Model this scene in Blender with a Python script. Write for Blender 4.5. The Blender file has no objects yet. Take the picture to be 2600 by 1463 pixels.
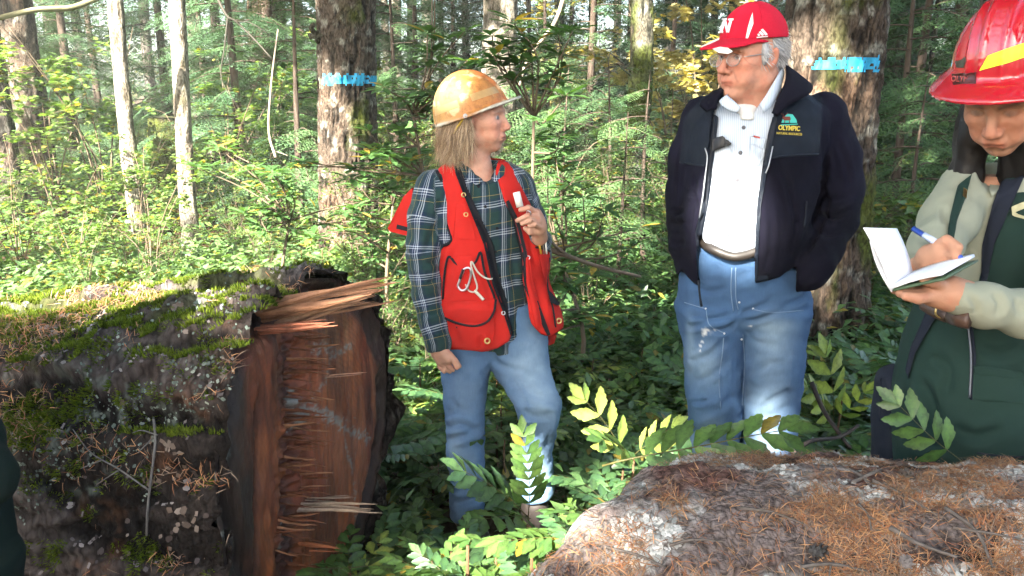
import bpy, math, random
import numpy as np
from mathutils import Vector, Matrix
from mathutils.bvhtree import BVHTree

rng = np.random.default_rng(7)
random.seed(7)
R = math.radians
scene = bpy.context.scene
COL = scene.collection

# ------------------------------------------------------------------ camera, sky, sun, exposure
PITCH = R(13.0); FPX = 2150.0; CAMZ = 1.62
cam_d = bpy.data.cameras.new('camera'); cam_d.sensor_width = 36.0; cam_d.lens = 36.0 * FPX / 2600.0
cam_d.clip_start = 0.05; cam_d.clip_end = 2000
cam = bpy.data.objects.new('camera', cam_d); COL.objects.link(cam)
cam.location = (0, 0, CAMZ); cam.rotation_euler = (R(90) - PITCH, 0, 0)
scene.camera = cam

SUN_EL, SUN_AZ = R(37), R(27)            # azimuth: from behind the camera towards its left
SDIR = np.array([-math.sin(SUN_AZ) * math.cos(SUN_EL), -math.cos(SUN_AZ) * math.cos(SUN_EL), math.sin(SUN_EL)])
world = bpy.data.worlds.new('World'); scene.world = world; world.use_nodes = True
wn = world.node_tree.nodes; wl = world.node_tree.links
sky = wn.new('ShaderNodeTexSky'); sky.sky_type = 'NISHITA'; sky.sun_disc = False
sky.sun_elevation = SUN_EL; sky.sun_rotation = math.atan2(SDIR[0], SDIR[1]); sky.air_density = 1.0; sky.dust_density = 2.5
wl.new(sky.outputs[0], wn['Background'].inputs[0]); wn['Background'].inputs[1].default_value = 0.055
sun_d = bpy.data.lights.new('sun', 'SUN'); sun_d.energy = 5.0; sun_d.angle = R(0.55); sun_d.color = (1.0, 0.93, 0.82)
sun = bpy.data.objects.new('sun', sun_d); COL.objects.link(sun)
sun.rotation_euler = Vector(SDIR).to_track_quat('Z', 'Y').to_euler()
vs = scene.view_settings
vs.view_transform = 'Standard'; vs.look = 'None'; vs.gamma = 1.0; vs.exposure = 3.8; vs.use_curve_mapping = False
cy = scene.cycles
HAZE = 0.0017
cy.max_bounces = 5; cy.diffuse_bounces = 3; cy.glossy_bounces = 2; cy.transmission_bounces = 3; cy.transparent_max_bounces = 4
cy.use_denoising = True; cy.use_adaptive_sampling = True; cy.adaptive_threshold = 0.02; cy.adaptive_min_samples = 24; cy.sample_clamp_indirect = 6.0
cy.caustics_reflective = False; cy.caustics_refractive = False

# ------------------------------------------------------------------ helpers: camera geometry
SP, CP = math.sin(PITCH), math.cos(PITCH)
def W(px, py, Y):
    """world point seen at photo pixel (px,py) at distance Y in front of the camera"""
    u = (px - 1300.0) / FPX; v = -(py - 731.5) / FPX
    dx, dy, dz = u, CP + v * SP, -SP + v * CP
    s = Y / dy
    return np.array([dx * s, Y, CAMZ + dz * s])
def PROJ(p):
    p = np.asarray(p, float); x = p[..., 0]; y = p[..., 1]; z = p[..., 2] - CAMZ
    dep = y * CP - z * SP; up = y * SP + z * CP
    return np.stack([1300 + FPX * x / dep, 731.5 - FPX * up / dep], -1)
def PXM(Y): return FPX / (Y / CP)

# ------------------------------------------------------------------ helpers: noise
def _hash(ix, iy, iz, seed):
    h = (ix.astype(np.uint32) * np.uint32(374761393) + iy.astype(np.uint32) * np.uint32(668265263)
         + iz.astype(np.uint32) * np.uint32(2147483647) + np.uint32(seed * 1274126177 & 0xffffffff))
    h = (h ^ (h >> np.uint32(13))) * np.uint32(1274126177)
    h = h ^ (h >> np.uint32(16))
    return h.astype(np.float32) / np.float32(2147483648.0) - 1.0
def vnoise(p, seed=0):
    p = np.asarray(p, np.float32); i = np.floor(p).astype(np.int64); f = p - i
    f = f * f * (3 - 2 * f); o = 0
    for a in (0, 1):
        for b in (0, 1):
            for c in (0, 1):
                w = (f[..., 0] if a else 1 - f[..., 0]) * (f[..., 1] if b else 1 - f[..., 1]) * (f[..., 2] if c else 1 - f[..., 2])
                o = o + w * _hash(i[..., 0] + a, i[..., 1] + b, i[..., 2] + c, seed)
    return o
def fbm(p, n=3, seed=0):
    o = 0; a = 1.0; p = np.asarray(p, np.float32)
    for k in range(n):
        o = o + a * vnoise(p * (2 ** k), seed + k); a *= 0.5
    return o
def ss(x, a, b):
    t = np.clip((x - a) / (b - a), 0, 1); return t * t * (3 - 2 * t)

# ------------------------------------------------------------------ helpers: scene objects
def mesh_data(name, v, faces, smooth=True, attrs=None, mats=(), mat_idx=None):
    """faces: ndarray (n,3|4) or list of such arrays"""
    v = np.asarray(v, np.float32)
    fl = faces if isinstance(faces, list) else [faces]
    fl = [np.asarray(f, np.int32) for f in fl if len(f)]
    me = bpy.data.meshes.new(name)
    me.vertices.add(len(v)); me.vertices.foreach_set('co', v.ravel())
    idx = np.concatenate([f.ravel() for f in fl]); tot = np.concatenate([np.full(len(f), f.shape[1], np.int32) for f in fl])
    me.loops.add(len(idx)); me.loops.foreach_set('vertex_index', idx)
    me.polygons.add(len(tot)); st = np.concatenate([[0], np.cumsum(tot)[:-1]]).astype(np.int32)
    me.polygons.foreach_set('loop_start', st); me.polygons.foreach_set('loop_total', tot)
    me.polygons.foreach_set('use_smooth', np.full(len(tot), smooth, bool))
    for m in mats: me.materials.append(m)
    if mat_idx is not None: me.polygons.foreach_set('material_index', np.asarray(mat_idx, np.int32))
    for k, a in (attrs or {}).items():
        a = np.asarray(a, np.float32)
        if a.ndim == 1:
            at = me.attributes.new(k, 'FLOAT', 'POINT'); at.data.foreach_set('value', a)
        elif a.shape[1] == 3 and k.startswith('v'):
            at = me.attributes.new(k, 'FLOAT_VECTOR', 'POINT'); at.data.foreach_set('vector', a.ravel())
        else:
            c = np.ones((len(a), 4), np.float32); c[:, :3] = a[:, :3]
            at = me.attributes.new(k, 'FLOAT_COLOR', 'POINT'); at.data.foreach_set('color', c.ravel())
    me.update(); me.validate()
    return me
def link(name, me, parent=None, loc=None):
    o = bpy.data.objects.new(name, me); COL.objects.link(o)
    if parent is not None: o.parent = parent
    if loc is not None: o.location = loc
    return o
def tag(o, label=None, cat=None, group=None, kind=None):
    if label: o['label'] = label
    if cat: o['category'] = cat
    if group: o['group'] = group
    if kind: o['kind'] = kind
    return o
def thing(name, loc, label, cat, group=None):
    o = link(name, None, None, [float(x) for x in loc]); o.empty_display_size = 0.1
    return tag(o, label, cat, group)
def part(name, v, faces, mat, parent, smooth=True, attrs=None, kind=None):
    """mesh given in world space, parented under `parent` (whose chain only translates)"""
    off = np.zeros(3); p = parent
    while p is not None:
        off = off + np.array(p.location); p = p.parent
    mats = mat if isinstance(mat, (list, tuple)) else [mat]
    o = link(name, mesh_data(name, np.asarray(v) - off, faces, smooth, attrs, mats), parent)
    if kind: o['kind'] = kind
    return o
def solo(name, v, faces, mat, label, cat, group=None, smooth=True, attrs=None, base=None, kind=None):
    v = np.asarray(v, float)
    if base is None: base = np.array([(v[:, 0].min() + v[:, 0].max()) / 2, (v[:, 1].min() + v[:, 1].max()) / 2, v[:, 2].min()])
    mats = mat if isinstance(mat, (list, tuple)) else [mat]
    o = link(name, mesh_data(name, v - base, faces, smooth, attrs, mats), None, [float(x) for x in base])
    return tag(o, label, cat, group, kind)
def copy_tree(o, parent=None):
    c = o.copy(); COL.objects.link(c); c.parent = parent
    for ch in o.children: copy_tree(ch, c)
    return c

# ------------------------------------------------------------------ helpers: shapes
def join(*ms):
    """join (v, f) meshes; f arrays may be tri or quad; returns v, [faces lists]"""
    vs_, fs = [], []; n = 0
    for v, f in ms:
        vs_.append(np.asarray(v, float))
        for a in (f if isinstance(f, list) else [f]):
            if len(a): fs.append(np.asarray(a) + n)
        n += len(v)
    return np.concatenate(vs_), fs
def tube(pts, rad, n=8, cap=True, flat=1.0, up=None):
    pts = np.asarray(pts, float); m = len(pts); rad = np.broadcast_to(np.asarray(rad, float), (m,))
    t = np.gradient(pts, axis=0); t /= np.linalg.norm(t, axis=1)[:, None] + 1e-9
    ref = np.array(up if up is not None else ([0, 0, 1.] if abs(t[0, 2]) < .9 else [1., 0, 0]))
    v = np.zeros((m, n, 3)); an = np.linspace(0, 2 * np.pi, n, endpoint=False)
    for i in range(m):
        s = np.cross(t[i], ref); s /= np.linalg.norm(s) + 1e-9; u = np.cross(s, t[i])
        if up is None: ref = u
        v[i] = pts[i] + rad[i] * (np.cos(an)[:, None] * s + flat * np.sin(an)[:, None] * u)
    v = v.reshape(-1, 3)
    i, j = np.meshgrid(np.arange(m - 1), np.arange(n), indexing='ij'); i = i.ravel(); j = j.ravel(); j2 = (j + 1) % n
    f = [np.stack([i * n + j, i * n + j2, (i + 1) * n + j2, (i + 1) * n + j], 1)]
    if cap:
        v = np.concatenate([v, pts[:1], pts[-1:]]); a = len(v) - 2; k = np.arange(n); k2 = (k + 1) % n
        f.append(np.concatenate([np.stack([np.full(n, a), k2, k], 1), np.stack([np.full(n, a + 1), (m - 1) * n + k, (m - 1) * n + k2], 1)]))
    return v, f
def smooth_path(pts, n=24):
    """Catmull-Rom through the rows of pts"""
    P = np.asarray(pts, float); P = np.concatenate([[2 * P[0] - P[1]], P, [2 * P[-1] - P[-2]]]); k = len(P) - 3
    t = np.linspace(0, k - 1e-6, n); i = t.astype(int); f = (t - i)[:, None]
    a, b, c, d = P[i], P[i + 1], P[i + 2], P[i + 3]
    return 0.5 * (2 * b + (c - a) * f + (2 * a - 5 * b + 4 * c - d) * f ** 2 + (3 * b - a - 3 * c + d) * f ** 3)
def box(c, s, rot=None):
    c = np.asarray(c, float); s = np.asarray(s, float) / 2
    v = np.array([[x, y, z] for x in (-1, 1) for y in (-1, 1) for z in (-1, 1)]) * s
    if rot is not None: v = v @ np.asarray(rot).T
    f = np.array([[0, 1, 3, 2], [4, 6, 7, 5], [0, 4, 5, 1], [2, 3, 7, 6], [0, 2, 6, 4], [1, 5, 7, 3]])
    return v + c, f
def rotz(a):
    c, s = math.cos(a), math.sin(a); return np.array([[c, -s, 0], [s, c, 0], [0, 0, 1.]])
def rotx(a):
    c, s = math.cos(a), math.sin(a); return np.array([[1., 0, 0], [0, c, -s], [0, s, c]])
def roty(a):
    c, s = math.cos(a), math.sin(a); return np.array([[c, 0, s], [0, 1., 0], [-s, 0, c]])
def scatter(tv, tf, pos, rot, scl, col=None, tcol=None):
    """copies template (tv, tf) to many places: pos (n,3), rot (n,3,3), scl (n,) or (n,3)"""
    n = len(pos); K = len(tv); scl = np.asarray(scl, float)
    if scl.ndim == 1: scl = scl[:, None].repeat(3, 1)
    v = np.einsum('nij,nkj->nki', rot, tv[None] * scl[:, None, :]) + pos[:, None, :]
    fl = tf if isinstance(tf, list) else [tf]
    f = [(np.asarray(a)[None] + (np.arange(n) * K)[:, None, None]).reshape(-1, np.asarray(a).shape[1]) for a in fl]
    c = None
    if col is not None:
        c = np.repeat(col, K, 0).reshape(n, K, 3)
        if tcol is not None: c = c * tcol[None]
        c = c.reshape(-1, 3)
    return v.reshape(-1, 3), f, c
def rand_rot(n, tilt=0.5, r=rng, yaw=None):
    """random yaw about z then a tilt"""
    y = r.uniform(0, 2 * np.pi, n) if yaw is None else yaw
    a = r.normal(0, tilt, n); b = r.normal(0, tilt, n)
    cz, sz = np.cos(y), np.sin(y); Z = np.zeros(n); O = np.ones(n)
    Rz = np.stack([np.stack([cz, -sz, Z], 1), np.stack([sz, cz, Z], 1), np.stack([Z, Z, O], 1)], 1)
    ca, sa = np.cos(a), np.sin(a); Rx = np.stack([np.stack([O, Z, Z], 1), np.stack([Z, ca, -sa], 1), np.stack([Z, sa, ca], 1)], 1)
    cb, sb = np.cos(b), np.sin(b); Ry = np.stack([np.stack([cb, Z, sb], 1), np.stack([Z, O, Z], 1), np.stack([-sb, Z, cb], 1)], 1)
    return np.einsum('nij,njk,nkl->nil', Rz, Ry, Rx)

# ------------------------------------------------------------------ helpers: materials
MATS = {}
class NT:
    def __init__(s, name):
        s.m = bpy.data.materials.new(name); s.m.use_nodes = True; s.t = s.m.node_tree; s.n = s.t.nodes; s.l = s.t.links
        s.b = s.n['Principled BSDF']; s.out = s.n['Material Output']; MATS[name] = s.m
    def node(s, typ, **kw):
        nd = s.n.new(typ)
        for k, v in kw.items():
            if k.startswith('_'): setattr(nd, k[1:], v)
            else:
                k = int(k[1:]) if k[0] == 'i' and k[1:].isdigit() else k
                if hasattr(v, 'is_output'): s.l.new(v, nd.inputs[k])
                else: nd.inputs[k].default_value = v
        return nd
    def attr(s, name, vec=False):
        a = s.node('ShaderNodeAttribute', _attribute_name=name); return a.outputs['Vector' if vec else 'Color']
    def fac(s, name): return s.node('ShaderNodeAttribute', _attribute_name=name).outputs['Fac']
    def coord(s, scale=(1, 1, 1)):
        c = s.node('ShaderNodeTexCoord').outputs['Object']
        return s.node('ShaderNodeMapping', Vector=c, Scale=scale).outputs[0]
    def noise(s, vec, scale=5, detail=4, rough=.6, dist=0):
        return s.node('ShaderNodeTexNoise', Vector=vec, Scale=scale, Detail=detail, Roughness=rough, Distortion=dist).outputs['Fac']
    def ramp(s, fac, stops):
        r = s.node('ShaderNodeValToRGB', Fac=fac); e = r.color_ramp.elements
        while len(e) < len(stops): e.new(0.5)
        for k, (p, c) in enumerate(stops): e[k].position = p; e[k].color = (*c, 1)
        return r.outputs[0]
    def mix(s, fac, a, b, mode='MIX'):
        m = s.n.new('ShaderNodeMix'); m.data_type = 'RGBA'; m.blend_type = mode
        for k, v in ((0, fac), (6, a), (7, b)):
            if hasattr(v, 'is_output'): s.l.new(v, m.inputs[k])
            elif k == 0: m.inputs[0].default_value = v
            else: m.inputs[k].default_value = (*v, 1)
        return m.outputs[2]
    def math(s, op, a, b=0.0, c=0.0):
        m = s.n.new('ShaderNodeMath'); m.operation = op
        for k, v in enumerate((a, b, c)):
            if hasattr(v, 'is_output'): s.l.new(v, m.inputs[k])
            else: m.inputs[k].default_value = v
        return m.outputs[0]
    def bump(s, h, strength=.3, dist=.01):
        b = s.node('ShaderNodeBump', Height=h, Strength=strength, Distance=dist); s.l.new(b.outputs[0], s.b.inputs['Normal']); return b
    def set(s, **kw):
        for k, v in kw.items():
            k = k.replace('_', ' ')
            if hasattr(v, 'is_output'): s.l.new(v, s.b.inputs[k])
            elif isinstance(v, tuple): s.b.inputs[k].default_value = (*v, 1)
            else: s.b.inputs[k].default_value = v
        return s.m
def plain(name, col, rough=.6, metal=0.0, spec=.5, var=.12, scale=40, coat=0):
    t = NT(name); n = t.noise(t.coord(), scale, 4)
    c = t.mix(n, tuple(x * (1 - var) for x in col), tuple(min(1, x * (1 + var)) for x in col))
    t.set(Base_Color=c, Roughness=rough, Metallic=metal, Specular_IOR_Level=spec, Coat_Weight=coat)
    return t.m
def cloth(name, col=None, rough=.9, weave=900, bump=.25, sheen=.0, var=.15, nscale=14, streak=False):
    """woven cloth; colour from vertex colours 'col' when col is None"""
    t = NT(name); co = t.coord()
    base = t.attr('col') if col is None else col
    n = t.noise(co, nscale, 5, .65)
    if streak: n = t.math('ADD', t.math('MULTIPLY', n, .45), t.math('MULTIPLY', t.noise(t.coord((1, 1, .12)), 260, 4, .75), .55))
    c = t.mix(n, (1 - var,) * 3, (1 + var * .5,) * 3); c = t.mix(1.0, base, c, 'MULTIPLY')
    w = t.noise(co, weave, 2, .7); t.bump(w, bump, .002)
    t.set(Base_Color=c, Roughness=rough, Sheen_Weight=sheen, Specular_IOR_Level=.2)
    return t.m
def leafmat(name, rough=.45, trans=.35, spec=.4):
    t = NT(name); c = t.attr('col'); n = t.noise(t.node('ShaderNodeNewGeometry').outputs['Position'], 55, 4, .7); c = t.mix(1.0, c, t.ramp(n, [(.30, (.55, .50, .5)), (.5, (1, 1, 1)), (.72, (1.35, 1.3, 1.0))]), 'MULTIPLY')
    t.set(Base_Color=c, Roughness=rough, Specular_IOR_Level=spec)
    tr = t.node('ShaderNodeBsdfTranslucent', Color=t.mix(1.0, c, (1.25, 1.3, .55), 'MULTIPLY'))
    mx = t.node('ShaderNodeMixShader', Fac=trans); t.l.new(t.b.outputs[0], mx.inputs[1]); t.l.new(tr.outputs[0], mx.inputs[2])
    t.l.new(mx.outputs[0], t.out.inputs['Surface'])
    return t.m
def vcolmat(name, rough=.8, spec=.2, bump=0, bscale=200, bdist=.003):
    t = NT(name); t.set(Base_Color=t.attr('col'), Roughness=rough, Specular_IOR_Level=spec)
    if bump: t.bump(t.noise(t.coord(), bscale, 4), bump, bdist)
    return t.m

# ================================================================== LARGE STRUCTURE: ground, trunks, logs
def grid_faces(m, n, wrap=False):
    i, j = np.meshgrid(np.arange(m - 1), np.arange(n if wrap else n - 1), indexing='ij'); i = i.ravel(); j = j.ravel(); j2 = (j + 1) % n
    return np.stack([i * n + j, (i + 1) * n + j, (i + 1) * n + j2, i * n + j2], 1)
def ground_z(x, y):
    x = np.asarray(x, float); y = np.asarray(y, float)
    p = np.stack([x * .35, y * .35, np.zeros_like(x)], -1)
    d = np.hypot(x, y)
    return 0.05 * vnoise(p, 3) * ss(d, 3.5, 8) + 0.25 * vnoise(p * .25, 4) * ss(d, 8, 30)

def make_ground():
    r = np.concatenate([np.linspace(0, 14, 90), np.geomspace(14.5, 900, 40)]); a = np.linspace(0, 2 * np.pi, 181)[:-1]
    rr, aa = np.meshgrid(r, a, indexing='ij'); x = rr * np.cos(aa); y = rr * np.sin(aa) + 4
    v = np.stack([x, y, ground_z(x, y) - .0], -1).reshape(-1, 3)
    v[:, 2] += .02 * fbm(v * 3, 3, 9) * ss(np.hypot(v[:, 0], v[:, 1]), 60, 20)
    t = NT('forest_floor'); co = t.coord(); n = t.noise(co, 3, 8, .7); n2 = t.noise(co, 45, 6, .75)
    c = t.ramp(n, [(.3, (.035, .022, .013)), (.5, (.075, .047, .026)), (.7, (.05, .055, .02))])
    c = t.mix(n2, c, (.13, .075, .04), 'OVERLAY'); t.bump(n2, .8, .03); t.set(Base_Color=c, Roughness=.95, Specular_IOR_Level=.1)
    o = link('ground', mesh_data('ground', v, grid_faces(len(r), 180, True), mats=[t.m])); tag(o, kind='structure')
make_ground()

# ---------------------------------------------------------------- bark
def bark_material(name, bump=.6, scale=60):
    t = NT(name); co = t.coord((1, 1, .45)); n = t.noise(co, scale, 6, .7); c = t.attr('col')
    c2 = t.mix(n, (.40, .38, .37), (1.55, 1.55, 1.55)); c = t.mix(1.0, c, c2, 'MULTIPLY')
    vo = t.node('ShaderNodeTexVoronoi', Vector=t.mix(.06, co, t.node('ShaderNodeTexNoise', Vector=co, Scale=20.0, Detail=3.0).outputs['Color']), Scale=scale * 1.1, Randomness=1.0).outputs['Distance']
    c = t.mix(1.0, c, t.ramp(vo, [(.0, (1.25, 1.25, 1.25)), (.45, (.95, .95, .95)), (.8, (.38, .36, .35))]), 'MULTIPLY'); h = t.math('SUBTRACT', t.math('MULTIPLY', n, 1.0), t.math('MULTIPLY', vo, .8))
    t.bump(h, bump, .016); t.set(Base_Color=c, Roughness=.92, Specular_IOR_Level=.15); return t.m
M_BARK = bark_material('bark')
def mixc(c, b, m):
    return c * (1 - m[:, None]) + np.asarray(b)[None] * m[:, None]

def trunk_mesh(base, lean, r_of_z, H, nth, dz, furrow=.018, freq=9., style='fir', moss=.0, moss_dir=None, seed=0, kscale=1.0, stretch=.2):
    """displaced trunk; returns v, quads, col, (m,n)"""
    zs = np.concatenate([np.arange(-.25, min(H, 4.6), dz), np.linspace(4.6, H, 14)]) if H > 4.7 else np.arange(-.25, H, dz)
    th = np.linspace(0, 2 * np.pi, nth, endpoint=False)
    Z, T = np.meshgrid(zs, th, indexing='ij'); r = r_of_z(Z, T)
    cx = base[0] + lean[0] * Z + .03 * kscale * np.sin(Z * 1.1 + seed); cyy = base[1] + lean[1] * Z
    d = np.stack([np.cos(T), np.sin(T)], -1)
    q = np.stack([d[..., 0] * r * freq, d[..., 1] * r * freq, Z * freq * stretch], -1)
    q = q + .35 * np.stack([vnoise(q * 1.7, seed + 5), vnoise(q * 1.7, seed + 6), 0 * Z], -1)
    rid = 1 - np.abs(vnoise(q, seed + 1)) * 2.2; rid2 = 1 - np.abs(vnoise(q * np.array([2.1, 2.1, 3.2]), seed + 2)) * 2
    h = np.clip(rid, -.6, .55) * .7 + .3 * np.clip(rid2, -.5, .6)
    fine = fbm(np.stack([d[..., 0] * r, d[..., 1] * r, Z * .55], -1) * 48, 3, seed + 8)
    h = h + .22 * fine
    rr = r + furrow * (h - .45)
    v = np.stack([cx + rr * d[..., 0], cyy + rr * d[..., 1], base[2] + Z], -1)
    v[..., 0] += 0
    hh = h.ravel(); col = np.zeros((hh.size, 3)); V = v.reshape(-1, 3)
    if style == 'fir': lo, hi = (.008, .0065, .005), (.066, .050, .037)
    elif style == 'pale': lo, hi = (.10, .085, .06), (.30, .27, .22)
    elif style == 'dark': lo, hi = (.012, .011, .01), (.09, .08, .07)
    else: lo, hi = (.014, .015, .010), (.085, .08, .06)
    t = ss(hh, -.35, .55); col = np.asarray(lo)[None] * (1 - t[:, None]) + np.asarray(hi)[None] * t[:, None]
    lich = ss(fbm(V * 15, 4, seed + 20), .2, .7) * t * .45; col = mixc(col, (.33, .34, .29), lich)
    warm = ss(vnoise(V * 3.1, seed + 23), .1, .8) * .5; col = mixc(col, (.13, .075, .045), warm * t)
    if moss > 0:
        m = ss(fbm(V * np.array([5, 5, 2.2]), 4, seed + 30) + moss * 1.6 - 1.0, -.15, .45)
        if moss_dir is not None: m = m * ss(d[..., 0].ravel() * moss_dir[0] + d[..., 1].ravel() * moss_dir[1], -.45, .6)
        col = mixc(col, (.052, .066, .012), m * .92); V = V + (np.stack([d[..., 0].ravel(), d[..., 1].ravel(), 0 * hh], 1)) * (m * .012 * (1 + fbm(V * 60, 2, seed)))[:, None]
    return V, grid_faces(len(zs), nth, True), col, (len(zs), nth)

M_BLUE = plain('blue_marking_paint', (.012, .26, .46), .75, var=.55, scale=70)
TREES = {}
def limb(p0, p1, r0, r1, seg=9, wob=.05, seed=0, n=6):
    r = np.random.default_rng(seed); t = np.linspace(0, 1, seg)[:, None]
    p = p0 + (p1 - p0) * t + r.normal(0, wob, (seg, 3)) * np.sin(t * np.pi) ; p = smooth_path(p, seg * 2)
    return tube(p, np.linspace(r0, r1, seg * 2), n)
def add_tree(name, label, px, Y, width_px, H=16, base_taper=.3, lean=(0, 0), style='fir', nth=60, dz=.05, flare=.25, seed=0, band=None, group=None, limbs=(), **kw):
    c = W(px, 235, Y); x, y = c[0], c[1]; r0 = width_px / PXM(Y) / 2; gz = float(ground_z(x, y))
    rf = lambda Z, T: r0 * (1 + flare * np.exp(-np.maximum(Z, 0) * 2.4) * (1 + .35 * np.sin(T * 5 + seed) + .2 * np.sin(T * 3 + seed * 2)) - base_taper * Z / H * 1.0)
    bx, by = x - lean[0] * 1.62, y - lean[1] * 1.62
    v, f, col, (m, n) = trunk_mesh((bx, by, gz), lean, rf, H, nth, dz, style=style, seed=seed, **kw)
    t = thing(name, (bx, by, gz), label, 'tree', group); tr = part('trunk', v, f, M_BARK, t, attrs={'col': col})
    if band:
        pz = v.reshape(m, n, 3); pr = PROJ(v).reshape(m, n, 2); a0, a1, z0, z1 = band
        cen = pr[:-1, :][:, :] ; q = f; fc = v[q].mean(1); fp = PROJ(fc); fn = fc[:, :2] - np.array([bx, by]) - np.array(lean)[None] * fc[:, 2:3]
        edge = 6 * fbm(fc * 26, 3, seed + 70) + 5 * fbm(fc * 90, 2, seed)
        mk = (fp[:, 1] > z0 + edge) & (fp[:, 1] < z1 + edge * .8) & (fp[:, 0] > a0) & (fp[:, 0] < a1) & (fn[:, 1] < .03) & (fbm(fc * 70, 2, seed + 3) > -.72)
        par = {}
        def root(i):
            while par.setdefault(i, i) != i: i = par[i]
            return i
        for fc4 in q[mk]:
            r0_ = root(int(fc4[0]))
            for i in fc4[1:]: par[root(int(i))] = r0_ = root(r0_)
        rt = np.array([root(int(i)) for i in q[mk][:, 0]]); ur, uc = np.unique(rt, return_counts=True); idx_ = np.where(mk)[0]; mk[idx_[rt != ur[np.argmax(uc)]]] = False
        u, inv = np.unique(q[mk], return_inverse=True); nv = v[u].copy(); dd = nv[:, :2] - np.array([bx, by])[None] - np.array(lean)[None] * nv[:, 2:3]
        nv[:, :2] += dd / np.linalg.norm(dd, axis=1)[:, None] * .0025
        o = part('paint_band', nv, inv.reshape(-1, 4), M_BLUE, t); o['label'] = 'bright blue sprayed band around the bark'
    for k, (pa, pb, ra, rb) in enumerate(limbs):
        lv, lf = limb(np.asarray(pa), np.asarray(pb), ra, rb, seed=seed + k, wob=.06)
        part('limb', lv, lf, M_BARK, t, attrs={'col': np.tile([.06, .055, .04], (len(lv), 1)) * (1 + .3 * rng.normal(size=(len(lv), 1)))})
    TREES[name + str(len(TREES))] = (t, bx, by, gz, H, r0, lean); return t

add_tree('fir_tree', 'stout furrowed trunk with a blue paint band, behind the left log', 880, 8.0, 142, 22, lean=(.0, 0), nth=165, dz=.018, band=(822, 956, 192, 214), furrow=.038, freq=24, moss=.42, moss_dir=(.9, .1), seed=11, flare=.12,
         limbs=[(W(812, 105, 7.9), W(797, 62, 7.75), .03, .022)])
add_tree('fir_tree', 'broad mossy trunk with a blue paint band, behind the man in the navy jacket', 2108, 5.2, 238, 20, lean=(-.012, 0), nth=230, dz=.016, band=(2064, 2232, 148, 178), furrow=.036, freq=26, moss=.62, moss_dir=(.95, -.35), seed=23, flare=.3)
add_tree('maple_tree', 'slim upright mossy trunk standing between the two central people', 1618, 9.5, 54, 14, nth=80, dz=.028, furrow=.010, freq=22, moss=.8, style='x', seed=31, flare=.15,
         limbs=[(W(1596, 170, 9.4), W(1490, 215, 9.0), .012, .006), (W(1598, 178, 9.4), W(1540, 140, 8.8), .012, .004)])
add_tree('alder_tree', 'slender sunlit pale trunk, the left one of two side by side', 318, 9.6, 37, 13, lean=(.0, 0), nth=60, dz=.03, furrow=.004, freq=16, moss=.25, style='pale', seed=41, flare=.2)
add_tree('alder_tree', 'slender sunlit pale trunk, the right one of two side by side', 462, 8.6, 40, 13, lean=(.005, 0), nth=60, dz=.03, furrow=.005, freq=16, moss=.4, moss_dir=(.9, 0), style='pale', seed=42, flare=.25)
add_tree('fir_tree', 'thick dark grey trunk at the upper left corner', 70, 13.0, 78, 22, nth=80, dz=.04, furrow=.03, freq=9, style='fir', seed=51)
add_tree('fir_tree', 'dark trunk cut off by the left frame edge', -12, 10.5, 66, 22, nth=60, dz=.05, furrow=.02, freq=9, style='dark', seed=52)
add_tree('fir_tree', 'wide grey trunk behind the hanging conifer boughs, left of the banded trunk', 690, 17.0, 92, 24, nth=80, dz=.05, furrow=.03, freq=8, style='fir', seed=53)
add_tree('fir_tree', 'sunlit grey trunk just behind the tan hard hat', 1268, 13.5, 84, 22, nth=80, dz=.04, furrow=.025, freq=9, style='pale', seed=54, moss=.3, moss_dir=(.9, 0))
FAR = [(560, 20, 24, 'fir'), (985, 24, 20, 'pale'), (1012, 30, 26, 'pale'), (1048, 27, 22, 'fir'), (1085, 33, 24, 'pale'), (1120, 25, 14, 'fir'), (150, 26, 34, 'fir'), (215, 32, 22, 'dark'), (385, 28, 26, 'dark'),
       (505, 34, 30, 'pale'), (610, 29, 20, 'fir'), (760, 30, 22, 'fir'), (1370, 22, 16, 'dark'), (1410, 14, 11, 'dark'), (1345, 12, 12, 'dark'), (1452, 17, 12, 'dark'), (1500, 31, 24, 'fir'), (1560, 26, 20, 'pale'),
       (1690, 27, 22, 'pale'), (1740, 20, 16, 'fir'), (1775, 33, 22, 'dark'), (1850, 24, 24, 'fir'), (2280, 13, 22, 'dark'), (2318, 19, 34, 'dark'), (2352, 10, 14, 'dark'), (2420, 16, 34, 'fir'), (2480, 22, 26, 'dark'), (2560, 13, 30, 'dark'), (2262, 28, 22, 'fir'), (25, 22, 36, 'dark')]
for k, (px, Y, w, st) in enumerate(FAR):
    side = 'left of the banded trunk' if px < 800 else ('right of the person in the red hard hat' if px > 2500 else ('between the broad trunk and the red hard hat' if px > 2200 else ('between the slim mossy trunk and the man' if px > 1640 else ('just right of the woman' if px > 1290 else 'between the banded trunk and the tan hard hat'))))
    add_tree('distant_tree', 'thin %s conifer trunk far off, %s' % ({'fir': 'grey brown', 'pale': 'pale sunlit', 'dark': 'dark'}[st], side), px, Y, w, 18, nth=28, dz=.12, furrow=.012, freq=10, style=st, seed=100 + k, group='distant trunks ' + side)

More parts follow.
